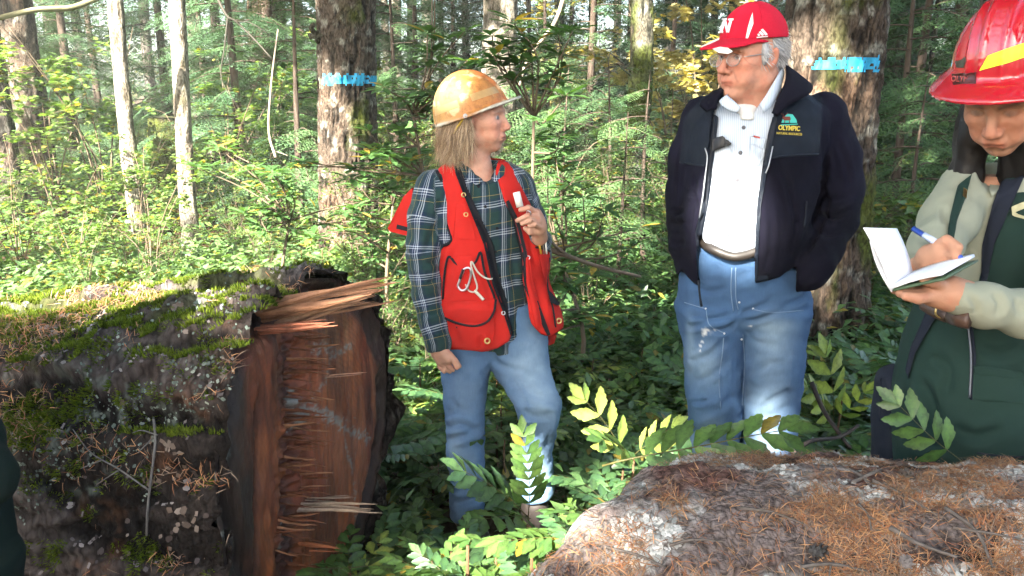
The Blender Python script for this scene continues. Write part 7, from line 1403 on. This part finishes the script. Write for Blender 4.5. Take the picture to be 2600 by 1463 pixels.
hem = [(600, 11, 1, 1.0), (700, 13, 3, 1.0), (760, 9.5, 0, .95), (520, 15, 1, 1.1), (1000, 12.5, 0, 1.1), (1060, 15, 1, 1.0), (1150, 17, 1, 1.1), (1380, 10.0, 0, 1.0), (1440, 8.2, 2, .95), (1500, 12, 1, 1.0), (1545, 9.0, 2, 1.0), (1650, 7.0, 2, .9), (1590, 6.4, 2, .75), (1700, 14.5, 1, 1.0), (1800, 16, 3, .9),
       (2290, 8.0, 0, 1.0), (2330, 10, 1, 1.0), (2400, 12, 3, .9), (2270, 13.5, 1, 1.0), (2460, 9, 0, 1.0), (2560, 8, 1, .9), (2240, 17, 3, 1.0), (2350, 6.6, 2, .9), (30, 14, 1, 1.0), (180, 16, 3, .9), (420, 18, 3, 1.0), (250, 20, 1, 1.4), (880, 16, 3, 1.0), (1290, 16, 3, 1.0), (1420, 20, 3, 1.1), (1600, 20, 3, 1.0), (960, 20, 3, 1.1), (2480, 19, 3, 1.1), (2120, 14, 3, 1.0), (1950, 15, 3, 1.0), (2050, 20, 3, 1.1), (90, 22, 3, 1.1), (620, 22, 3, 1.1), (780, 24, 3, 1.1), (1180, 24, 3, 1.2), (1740, 23, 3, 1.2), (2600, 14, 3, 1.0)]
for k, (px, Y, kd, s) in enumerate(hem):
    z = 'left of the banded trunk' if px < 850 else ('just right of the banded trunk' if px < 1120 else ('behind the woman' if px < 1480 else ('around the slim mossy trunk' if px < 1780 else ('behind the man' if px < 2200 else 'between the broad trunk and the red hard hat')))); sz = {0: 'bushy', 1: 'tall', 2: 'low feathery', 3: 'dark overhanging'}[kd]; d = 'far ' if Y > 13 else ''
    add_hem(px, Y, kd, s, '%s%s young hemlock %s' % (d, sz, z), '%s%s young hemlocks %s' % (d, sz, z), k * 1.7)

# ---- crowns of the trunks in view (above the frame), and the far wood as one mass
def crown_mesh(seed, n=420, size=1.5):
    r = np.random.default_rng(seed); z = r.uniform(0, 1, n) ** .9; a = r.uniform(0, 6.28, n); rad = (1 - z) ** .8 * r.uniform(.25, 1, n); P = np.stack([np.cos(a) * rad, np.sin(a) * rad, z], 1); P = P * [2.6, 2.6, 10]; rot = np.einsum('nij,jk->nik', rand_rot(n, .25, r, a), roty(.35)); c = np.array([.03, .075, .035]) * r.uniform(.6, 1.4, (n, 1)); v, f, c = scatter(*SPR[0], P, rot, r.uniform(1.5, 3.0, n) * size, c)
    k = r.random(len(f[0])) < .28; return mesh_data('crown', v, f[0][k], False, {'col': c}, [M_NEEDLE])
CROWN = [crown_mesh(1), crown_mesh(2)]
for k, (t, bx, by, gz, H, r0, lean) in enumerate(TREES.values()):
    o = link('crown', CROWN[k % 2], t); o.location = (lean[0] * H * .6, lean[1] * H * .6, H * .48); s = H / 20; o.scale = (s, s, H * .52 / 10); o.rotation_euler = (0, 0, k)
r = np.random.default_rng(9); n = 4200; y = r.uniform(25, 52, n); x = r.uniform(-.75, .75, n) * y; z = r.uniform(.2, 1, n) ** 1.2 * 11; keepm = r.random(n) < .95; P = np.stack([x, y, z], 1); c = np.array([.035, .075, .035]) * r.uniform(.5, 1.7, (n, 1)); c[r.random(n) < .12] = (.15, .15, .05); v, f, c = scatter(*SPR[1], P, rand_rot(n, .35, r), r.uniform(3.2, 6.0, n), c); k = r.random(len(f[0])) < .30
o = link('distant_wood', mesh_data('distant_wood', v, f[0][k], False, {'col': c}, [M_NEEDLE])); tag(o, 'far off mass of conifer foliage closing the view', 'forest', kind='stuff')

# ================================================================== SMALL DETAILS: needles, moss, lichen, twigs
def surf_samples(v, f, n, seed, up_w=1.0, test=None, pxr=None):
    r = np.random.default_rng(seed); c = v[f].mean(1); nn = np.cross(v[f[:, 2]] - v[f[:, 0]], v[f[:, 3]] - v[f[:, 1]]); ar = np.linalg.norm(nn, axis=1); nn = nn / (ar[:, None] + 1e-12); nn = nn * np.sign(np.mean(np.einsum('ij,ij->i', nn, c - v.mean(0))))
    view = c - np.array([0, 0, CAMZ]); vis = (np.einsum('ij,ij->i', nn, view) < .02 * np.linalg.norm(view, axis=1)); p = PROJ(c); vis &= (p[:, 0] > -150) & (p[:, 0] < 2750) & (p[:, 1] < 1560) & (c[:, 1] > .5)
    w = ar * vis * np.clip(nn[:, 2] + .35, .02, 1) ** up_w
    if test is not None: w = w * test(c, nn)
    k = r.choice(len(f), n, p=w / w.sum()); q = f[k]; a, b = r.random((2, n, 1)); pos = v[q[:, 0]] * (1 - a) * (1 - b) + v[q[:, 1]] * a * (1 - b) + v[q[:, 2]] * a * b + v[q[:, 3]] * (1 - a) * b
    return pos, nn[k], r
def tangent_rot(nn, r, lift=.12, yaw=None):
    n = len(nn); t = np.cross(nn, r.normal(size=(n, 3))); t /= np.linalg.norm(t, axis=1)[:, None]; x = t + nn * r.normal(0, lift, (n, 1)); x /= np.linalg.norm(x, axis=1)[:, None]; y = np.cross(nn, x); y /= np.linalg.norm(y, axis=1)[:, None]; return np.stack([x, y, np.cross(x, y)], 2)
NEED = (np.array([[0, -.5, 0], [0, .5, 0], [.5, .5, .12], [.5, -.5, .12], [1, 0, 0.02]]), [np.array([[0, 3, 2, 1]]), np.array([[3, 4, 2]])])
M_DRY = vcolmat('dry_needles', .7, .3); M_MOSS = leafmat('moss', .9, .3, .1); M_LICH = vcolmat('lichen', .95, .1, .4, 300)
def needles(v, f, n, seed, parent, L=(.018, .04), wd=.0012, lift=.10, off=.003, test=None, up=1.0):
    pos, nn, r = surf_samples(v, f, n, seed, up, test); c = np.where(r.random((n, 1)) < .55, [[.25, .10, .042]], [[.38, .20, .09]]) * r.uniform(.4, 1.3, (n, 1)); g = r.random(n) < .32; c[g] = np.array([.15, .105, .075]) * r.uniform(.6, 1.6, (g.sum(), 1)); ln = r.uniform(*L, n); sc = np.stack([ln, np.full(n, wd) * r.uniform(.7, 1.5, n), ln], 1)
    a, b, c = scatter(NEED[0], NEED[1], pos + nn * (off + r.uniform(0, .005, (n, 1))), tangent_rot(nn, r, lift), sc, c); o = part('needles', a, b, M_DRY, parent, False, {'col': c}, 'stuff'); return o
# left log
zt = lambda c, nn: ss(fbm(c * np.array([5, 5, 9]), 3, 91), -.1, .5) * (.25 + ss(nn[:, 2], .2, .8))
needles(lv, lf, 5200, 1, LOG1, (.018, .038), .0014, .25, .003, zt, .6)
def moss(v, f, n, seed, parent, test, h=.016, pal=((.07, .115, .012), (.16, .21, .025)), blades=30, rad=.018):
    pos, nn, r = surf_samples(v, f, n, seed, .4, test); m = n * blades; base = np.repeat(pos, blades, 0); N = np.repeat(nn, blades, 0); off = np.cross(N, r.normal(size=(m, 3))); off /= np.linalg.norm(off, axis=1)[:, None]; rr = rad * np.sqrt(r.random((m, 1))); d = N + off * r.uniform(-.2, .9, (m, 1)); d /= np.linalg.norm(d, axis=1)[:, None]; b0 = base + off * rr - N * .003; L = h * r.uniform(.5, 1.3, (m, 1)) * (1.15 - .5 * rr / rad); tip = b0 + d * L; s = np.cross(d, r.normal(size=(m, 3))); s /= np.linalg.norm(s, axis=1)[:, None]; w = .0022
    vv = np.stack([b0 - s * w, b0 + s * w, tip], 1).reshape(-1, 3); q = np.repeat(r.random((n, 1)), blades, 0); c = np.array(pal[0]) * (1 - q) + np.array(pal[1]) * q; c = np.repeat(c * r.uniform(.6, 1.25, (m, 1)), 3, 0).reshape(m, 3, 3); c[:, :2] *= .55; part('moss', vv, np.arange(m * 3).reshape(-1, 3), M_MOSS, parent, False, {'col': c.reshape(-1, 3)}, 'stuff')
def moss_spots(c, nn):
    p = PROJ(c); w = ss(fbm(c * 7, 3, 95), .12, .5) * .45 * ss(nn[:, 2], .1, .7) + 5.0 * ss(nn[:, 1], -.25, .0) * ss(nn[:, 2], .6, .85) * ss(fbm(c * 5, 2, 96), -.6, .1) * ss(p[:, 0], 800, 640)
    for x, y, rx, ry, k in ((70, 885, 50, 30, 1), (190, 880, 45, 26, 2), (80, 1060, 60, 40, 5), (60, 1110, 40, 30, 4), (205, 1020, 26, 40, 3), (350, 1010, 18, 40, 4), (300, 1000, 30, 25, 1.5), (130, 1200, 16, 12, 3), (300, 1215, 20, 14, 3), (355, 1220, 22, 26, 4), (370, 1400, 50, 35, 3), (120, 1410, 40, 30, 2), (330, 810, 30, 12, 4), (470, 800, 36, 14, 3), (250, 880, 40, 22, 1.5), (560, 775, 40, 12, 2), (190, 1185, 12, 12, 3)): w = w + k * np.exp(-((p[:, 0] - x) / rx) ** 2 - ((p[:, 1] - y) / ry) ** 2)
    return w
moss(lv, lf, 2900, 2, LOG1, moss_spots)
def flakes(v, f, n, seed, parent, test, size, cols, name='lichen_flakes'):
    pos, nn, r = surf_samples(v, f, n, seed, .1, test); a = np.linspace(0, 6.283, 7)[:-1]; T = np.concatenate([[[0, 0, .12]], np.stack([np.cos(a), np.sin(a) * .7, .0 + .15 * np.cos(3 * a)], 1)]); F = np.array([[0, i, i % 6 + 1] for i in range(1, 7)]); c = np.array(cols)[r.integers(0, len(cols), n)] * r.uniform(.6, 1.3, (n, 1)); s = r.uniform(*size, n); a_, b_, c_ = scatter(T, F, pos + nn * .002, tangent_rot(nn, r, .25), s, c); part(name, a_, b_, M_LICH, parent, True, {'col': c_}, 'stuff')
flakes(lv, lf, 1300, 3, LOG1, lambda c, nn: ss(fbm(c * 6, 3, 97), .0, .5) * ss(nn[:, 2], .95, .3), (.002, .0065), [(.13, .165, .145), (.09, .115, .10), (.18, .21, .18), (.06, .07, .06)])
flakes(lv, lf, 80, 4, LOG1, lambda c, nn: ss(c[:, 0], -1.0, -.75) * ss(fbm(c * 5, 2, 98), -.1, .4) * ss(nn[:, 2], .9, .3), (.005, .012), [(.11, .085, .07), (.07, .055, .05), (.17, .14, .12)], 'bark_scales')
flakes(lv, lf, 800, 5, LOG1, lambda c, nn: ss(nn[:, 2], .3, .8) * ss(fbm(c * 8, 3, 99), -.05, .4), (.004, .010), [(.20, .18, .175), (.13, .115, .115), (.06, .05, .05)], 'bark_scales')
# right log
nq = nf[0]
nt_ = lambda c, nn: (.10 + ss(fbm(c * np.array([7, 10, 7]), 3, 131), -.1, .25)) * (.15 + .85 * ss(PROJ(c)[:, 0] - (1463 - PROJ(c)[:, 1]) * .9, 1380, 1750))
needles(nv, nq, 16000, 11, LOG2, (.014, .036), .0010, .035, .0012, nt_, 1.0)
flakes(nv, nq, 3800, 12, LOG2, lambda c, nn: ss(fbm(c * np.array([9, 13, 9]), 4, 171), .05, .45), (.003, .008), [(.36, .36, .34), (.28, .29, .28), (.42, .41, .39)])
# twigs
M_TWIG = vcolmat('twig_bark', .85, .2, .5, 150)
def twig(name, label, branches, group=None, col=(.16, .14, .12)):
    ms = [tube(smooth_path(np.array([W(*p[:3]) if len(p) == 3 else p for p in b]), 14) if len(b) > 2 else np.array([W(*p) for p in b]), np.linspace(ra, rb, 14 if len(b) > 2 else 2), 6) for b, ra, rb in branches]; v, f = join(*ms); solo(name, v, f, M_TWIG, label, 'twig', group, attrs={'col': np.tile(col, (len(v), 1)) * (1 + .2 * rng.normal(size=(len(v), 1)))})
def on_bvh(b, pts, off=.006): return [tuple(x) for x in drape_pts(b, pts, off)]
B1 = bvh_of(lv, lf); B2 = bvh_of(nv, nq)
def twig_on(b, label, lines, r0, group=None, col=(.16, .14, .12), off=.010):
    ms = []
    for pts, ra, rb in lines: P = smooth_path(np.array(pts, float), 16) if len(pts) > 2 else np.array(pts[0]) + (np.array(pts[1]) - np.array(pts[0])) * np.linspace(0, 1, 10)[:, None]; q = drape_pts(b, P, off); q[1:-1] = (q[:-2] + q[2:] + q[1:-1]) / 3; ms.append(tube(q, np.linspace(ra, rb, len(q)), 6))
    v, f = join(*ms); solo('twig', v, f, M_TWIG, label, 'twig', group, attrs={'col': np.tile(col, (len(v), 1)) * (1 + .2 * rng.normal(size=(len(v), 1)))})
twig_on(B1, 'grey forked twig hanging on the shaded side of the mossy log', [([(390, 1065), (395, 1120), (385, 1200), (375, 1290), (372, 1360)], .0032, .0026), ([(185, 1090), (230, 1150), (300, 1190), (378, 1245)], .0012, .0022), ([(400, 1105), (360, 1093), (335, 1100)], .0018, .001), ([(255, 1170), (205, 1190)], .002, .001), ([(300, 1195), (245, 1230)], .002, .001), ([(390, 1110), (350, 1150)], .002, .001)], .005, col=(.12, .115, .11), off=.02)
rt = np.random.default_rng(21)
tw = [([(2150, 1190), (2190, 1210), (2210, 1230)], .004), ([(2165, 1225), (2230, 1195), (2290, 1180)], .004), ([(2215, 1220), (2290, 1255), (2380, 1310)], .004), ([(2260, 1340), (2330, 1380), (2430, 1415)], .005), ([(2400, 1290), (2480, 1350), (2520, 1440)], .004), ([(2420, 1340), (2520, 1355), (2600, 1372)], .003), ([(2370, 1205), (2440, 1215), (2520, 1230)], .0035), ([(1700, 1385), (1760, 1370), (1840, 1375)], .003), ([(1880, 1290), (1960, 1300), (2040, 1330)], .003), ([(2180, 1280), (2205, 1310), (2212, 1345)], .003), ([(2030, 1440), (2110, 1432), (2200, 1450)], .004), ([(1540, 1390), (1620, 1410), (1690, 1440)], .003)]
for pts, ra in tw: side = [(pts[1], (pts[1][0] + rt.uniform(-40, 40), pts[1][1] + rt.uniform(10, 45)))]; twig_on(B2, 'thin bare twig lying among the needles on the near log', [(pts, ra, ra * .5)] + [(list(s), ra * .5, ra * .25) for s in side], ra, 'twigs on the near log', (.10, .085, .075))
def cone_at(px, py, s, seed):
    c = drape_pts(B2, [(px, py)], .012)[0]; r = np.random.default_rng(seed); n = 34; k = np.arange(n); a = k * 2.4; t = (k + .5) / n; P = np.stack([(t - .5) * .032, np.cos(a) * .009 * np.sin(t * 3.1) ** .6, np.sin(a) * .009 * np.sin(t * 3.1) ** .6], 1); d = np.stack([np.full(n, .5), np.cos(a), np.sin(a)], 1); d /= np.linalg.norm(d, axis=1)[:, None]; sd = np.cross(d, [1, 0, 0.]); sd /= np.linalg.norm(sd, axis=1)[:, None]; V = np.stack([P - sd * .004, P + sd * .004, P + d * .008 + sd * .002, P + d * .008 - sd * .002], 1).reshape(-1, 3); V = V @ rotz(seed).T * s; body = tube(np.stack([np.linspace(-.015, .015, 6), np.zeros(6), np.zeros(6)], 1) @ rotz(seed).T * s, np.array([.002, .008, .010, .009, .006, .002]) * s, 8); v, f = join((V, np.arange(4 * n).reshape(-1, 4)), body)
    solo('hemlock_cone', v + c, f, M_TWIG, ['small dark cone among needles near the middle of the near log', 'pale grey cone near the bottom of the near log', 'dark cone at the right part of the near log'][seed % 3], 'cone', attrs={'col': np.tile([[.05, .048, .048], [.13, .115, .11], [.06, .048, .04]][seed % 3], (len(v), 1)) * (1 + .25 * rng.normal(size=(len(v), 1)))})
cone_at(2075, 1400, .95, 0); cone_at(2300, 1430, .8, 1); cone_at(2305, 1210, .9, 2)
# dead sticks standing and lying in the wood
twig('dead_stick', 'pale bare stick leaning left of the banded trunk', [([(706, 75, 6.9), (690, 200, 6.8), (682, 330, 6.7), (700, 400, 6.6)], .006, .010), ([(690, 380, 6.7), (730, 395, 6.6)], .004, .002)], col=(.24, .19, .15))
twig('fallen_branch', 'brown branch lying in the plants right of the woman', [([(1380, 628, 3.6), (1440, 650, 3.7), (1530, 680, 3.9), (1625, 702, 4.1)], .014, .008), ([(1380, 590, 3.5), (1410, 625, 3.6), (1440, 648, 3.7)], .006, .008)], col=(.14, .10, .07))
twig('fallen_branch', 'dark twisted branch on the floor between the man and the bag', [([(2060, 970, 2.9), (2090, 1040, 2.85), (2130, 1100, 2.8), (2160, 1140, 2.75)], .009, .006), ([(2010, 1150, 2.6), (2060, 1120, 2.65), (2130, 1110, 2.75), (2180, 1080, 2.8)], .008, .006)], col=(.05, .04, .035))
twig('mossy_bough', 'long mossy bough crossing the upper left corner', [([(-40, 55, 7.2), (90, 25, 7.4), (180, 20, 7.6), (260, -10, 7.8)], .022, .030)], col=(.17, .16, .09))
twig('curved_branch', 'curved bare branch high between the woman and the slim trunk', [([(1432, -10, 6.5), (1412, 50, 6.4), (1385, 90, 6.3), (1340, 150, 6.1), (1318, 220, 6.0)], .016, .008)], col=(.20, .16, .12))
twig('hanging_branch', 'dark forked branch hanging down right of the pale trunks', [([(545, -20, 8.0), (575, 40, 7.9), (600, 55, 7.9), (655, 110, 7.8), (690, 150, 7.7)], .014, .006), ([(578, 45, 7.9), (570, 120, 7.8), (562, 200, 7.7), (600, 265, 7.6)], .008, .003), ([(600, 55, 7.9), (640, 60, 7.7), (700, 100, 7.5)], .006, .002)], col=(.035, .032, .025))
def stump(px, Y, r0, h, label, seed):
    c = W(px, 300, Y); gz = float(ground_z(c[0], Y)); v, f, col, (m, n) = trunk_mesh((c[0], Y, gz), (0, 0), lambda Z, T: r0 * (1 + .3 * np.exp(-np.maximum(Z, 0) * 4)) * (1 - .12 * ss(Z, h * .7, h)), h, 48, .05, furrow=.02, freq=9, style='fir', moss=.8, seed=seed); top = v.reshape(m, n, 3)[-1]; v2 = np.concatenate([v, top.mean(0)[None] + [0, 0, .03]]); j = (m - 1) * n + np.arange(n); T = thing('stump', (c[0], Y, gz), label, 'stump'); part('trunk', v2, [f, np.stack([j, np.roll(j, -1), np.full(n, len(v))], 1)], M_BARK, T, attrs={'col': np.concatenate([col, [[.07, .09, .03]]])})
stump(420, 12.0, .22, 1.3, 'mossy brown stump between the slender pale trunks', 3); stump(560, 12.5, .20, .95, 'dark stump with a leafy top right of the pale trunks', 5)

# ================================================================== unseen trees added behind the camera, crowns shaped to place sun and shade
LIT = [  # (centre, radius): chosen sun spots, crown leaves in their way are left out
    (W(1860, 530, 2.60), .07), (W(1854, 590, 2.60), .04), (W(1955, 1130, 2.62), .03), (W(1362, 1245, 2.9), .08),
    (W(1140, 1130, 2.92), .02), (W(1140, 235, 3.0), .02), (W(1690, 1215, 1.58), -.03), (W(1580, 1380, 1.3), -.02), (W(450, 800, 2.3), .08), (W(600, 790, 2.2), .07), (W(300, 740, 2.5), .13), (W(620, 700, 2.45), .10), (W(120, 760, 2.55), .10), (W(960, 730, 2.2), -.05),
    (W(1740, 260, 10.4), .25), (W(1800, 170, 12.2), .3), (W(1745, 130, 10.4), .2), (W(1480, 330, 9.5), .3), (W(1440, 200, 11), .3), (W(1500, 90, 12), .25), (W(1400, 330, 9), .3),
    (W(845, 300, 7.8), .12), (W(850, 400, 7.8), .18), (W(870, 480, 7.8), .28), (W(835, 205, 7.8), .07), (W(2035, 170, 5.0), .12), (W(2030, 110, 5.0), .08), (W(2035, 220, 5.0), .09), (W(1500, 1130, 2.4), .09), (W(1600, 1080, 2.5), .08), (W(1440, 1400, 1.7), .06), (W(1250, 1400, 1.8), .09), (W(1400, 1350, 1.9), .09), (W(1130, 1440, 1.8), .06), (W(1520, 1230, 2.1), .08)] + [(W(316 + y * .09 - 20, y, 9.5), .10) for y in (60, 210, 270, 330, 390, 440)] + [(W(450 + y * .07, y, 8.5), .10) for y in (20, 70, 170, 230, 300, 350, 430, 480)] + [(W(x, y, Y), .25) for x, y, Y in ((150, 520, 6), (300, 560, 6), (450, 520, 6.5), (620, 520, 7), (720, 560, 6), (560, 640, 5), (250, 640, 5), (100, 640, 4.8), (720, 640, 4.8), (900, 600, 5.5), (150, 250, 10), (280, 180, 11), (60, 180, 11), (560, 300, 10.5))]
HEXL = (np.array([[0, 0, 0], [.25, .42, .03], [.7, .38, 0], [1, 0, -.08], [.7, -.38, 0], [.25, -.42, .03]]), np.array([[0, 2, 1], [0, 3, 2], [0, 4, 3], [0, 5, 4]]))
rq = np.random.default_rng(404)
for _ in range(70):                      # crown gaps for small flecks of sun on the undergrowth
    yy = rq.uniform(3.3, 5.6); c = np.array([rq.uniform(-.14, .42) * yy, yy, rq.uniform(.15, .4)]); t_s = np.linspace(0, 2.6, 14)[:, None]; ray = c + SDIR * t_s
    if min(np.hypot(ray[:, 0] - ax, ray[:, 1] - ay)[ray[:, 2] < 1.95].min(initial=9) for ax, ay in ((-.10, 3.05), (.05, 3.05), (.66, 2.75), (.86, 2.75), (1.25, 1.95))) > .36: LIT.append((c, rq.uniform(.03, .09)))
def clear_of_lit(a, b):
    p = a + (b - a) * np.linspace(.15, 1, 12)[:, None]
    for c, rad in LIT:
        w = p - c; t = w @ SDIR; d = np.linalg.norm(w - t[:, None] * SDIR, axis=1)
        if (d < rad + .22).any(): return False
    return True
def shade_trunks():
    r = np.random.default_rng(6); out = []; s2 = SDIR[:2] / np.linalg.norm(SDIR[:2])
    for _ in range(4000):
        p = np.array([r.uniform(-13, 3), r.uniform(-13, 3)])
        if (p[1] > -1.5 and p[0] > -.8 * p[1] - 3.5) or np.hypot(*p) < 3 or any(np.hypot(*(p - q)) < 3.6 for q in out): continue
        ok = True
        for c, rad in LIT:
            w = p - c[:2]; t = w @ s2; dd = np.linalg.norm(w - t * s2)
            if t > 0 and t < 14 and dd < rad + .30: ok = False; break
        if ok: out.append(p)
        if len(out) == 5: break
    return np.array(out)
def canopy():
    r = np.random.default_rng(2024); g = np.concatenate([np.stack([r.uniform(-8, 10, 38000), r.uniform(.5, 22, 38000)], 1), np.stack([r.uniform(-2.4, 3.2, 26000), r.uniform(.8, 5.5, 26000)], 1)]); zl = r.uniform(7.5, 12.5, len(g)); q = np.concatenate([g, np.full((len(g), 1), .6)], 1); q = q + SDIR[None] * ((zl - .6) / SDIR[2])[:, None]
    x, y = g.T; ns = fbm(np.stack([x * .9, y * .9, 0 * x], 1), 3, 55); fine = fbm(np.stack([x * 3.2, y * 3.2, 0 * x], 1), 2, 57)
    sunny = ss(-.10 * y - .02 - x, 0, .5) * ss(y, 3.4, 4.2); glade = ss(x, -.2 * y, -.12 * y) * ss(x, .26 * y, .2 * y) * ss(y, 5.2, 6.5) * ss(y, 24, 21)
    p = np.ones(len(g)); p = np.where(ns > .62, .1, p); p = np.where((fine > .45) & (y > 3.9), .10, p); p = p * (1 - sunny * (1 - .015 - .6 * ss(ns + .3 * fine, -.45, -.75))); p = p * (1 - glade * np.where(ns + .4 * fine > -.35, .93, .3)); keepm = r.random(len(g)) < p
    for c in [W(1615, y, 9.5) for y in (20, 90, 160, 230, 300)] + [W(x, y, 7.7) for x in (840, 900) for y in (10, 70, 130, 180)] + [W(930, y, 7.8) for y in (240, 310, 380)]:  # crown leaves kept on purpose so these trunks stay shaded
        w = q - c; keepm |= (np.linalg.norm(w - (w @ SDIR)[:, None] * SDIR, axis=1) < .32)
    rot = rand_rot(len(q), .6, r); s = r.uniform(.20, .34, len(q)); qc = q + rot[:, :, 0] * (s * .5)[:, None]
    for c, rad in LIT:
        w = qc - c; t = w @ SDIR; d = np.linalg.norm(w - t[:, None] * SDIR, axis=1); keepm &= ~((d < rad + .47 * s) & (t > 0))
    q = q[keepm]; rot = rot[keepm]; s = s[keepm]; n = len(q); trunks = shade_trunks(); own = np.argmin(np.linalg.norm(q[:, None, :2] - trunks[None], axis=2), 1); c = np.array([.05, .11, .03]) * r.uniform(.7, 1.4, (n, 1))
    for k, (tx, ty) in enumerate(trunks):
        m = own == k; tv, tf, tc, _ = trunk_mesh((tx, ty, 0), (0, 0), lambda Z, T: .24 * (1 - .5 * np.clip(Z, 0, 12) / 12), 11.5, 40, .1, furrow=.02, freq=9, style='fir', seed=200 + k); T = thing('maple_tree', (tx, ty, 0), 'unseen maple added to shade the people, %s' % ['first', 'second', 'third', 'fourth', 'fifth'][k] + ' of five behind the camera, outside the frame', 'tree'); part('trunk', tv, tf, M_BARK, T, attrs={'col': tc})
        if m.sum(): v, f, cc = scatter(*HEXL, q[m], rot[m], s[m], c[m]); part('crown', v, f, M_LEAF, T, attrs={'col': cc})
        L = []; rl = np.random.default_rng(60 + k); tries = 0
        while len(L) < 5 and tries < 60:
            tries += 1; an = rl.uniform(0, 6.28); a0 = np.array([tx, ty, rl.uniform(7, 10.5)]); b0 = np.array([tx + math.cos(an) * 2.4, ty + math.sin(an) * 2.4, a0[2] + 1.3])
            if clear_of_lit(a0, b0): L.append(limb(a0, b0, .05, .012, seed=k * 9 + len(L), wob=.08))
        for lv_, lf_ in L: part('limb', lv_, lf_, M_BARK, T, attrs={'col': np.tile([.05, .045, .035], (len(lv_), 1))})
canopy()

# ---------------------------------------------------------------- the moist air of the wood
hb, hf_ = box((0, 20, 12.0), (120, 110, 27.0)); th = NT('haze_air'); th.n.remove(th.b); pv_ = th.node('ShaderNodeVolumePrincipled'); pv_.inputs['Color'].default_value = (.92, .97, .88, 1); pv_.inputs['Density'].default_value = HAZE
th.l.new(pv_.outputs[0], th.out.inputs['Volume']); th.m.cycles.volume_sampling = 'DISTANCE'; o = link('haze', mesh_data('haze', hb, hf_, False, None, [th.m])); tag(o, 'pale sunlit haze among the trees', 'haze', kind='stuff')
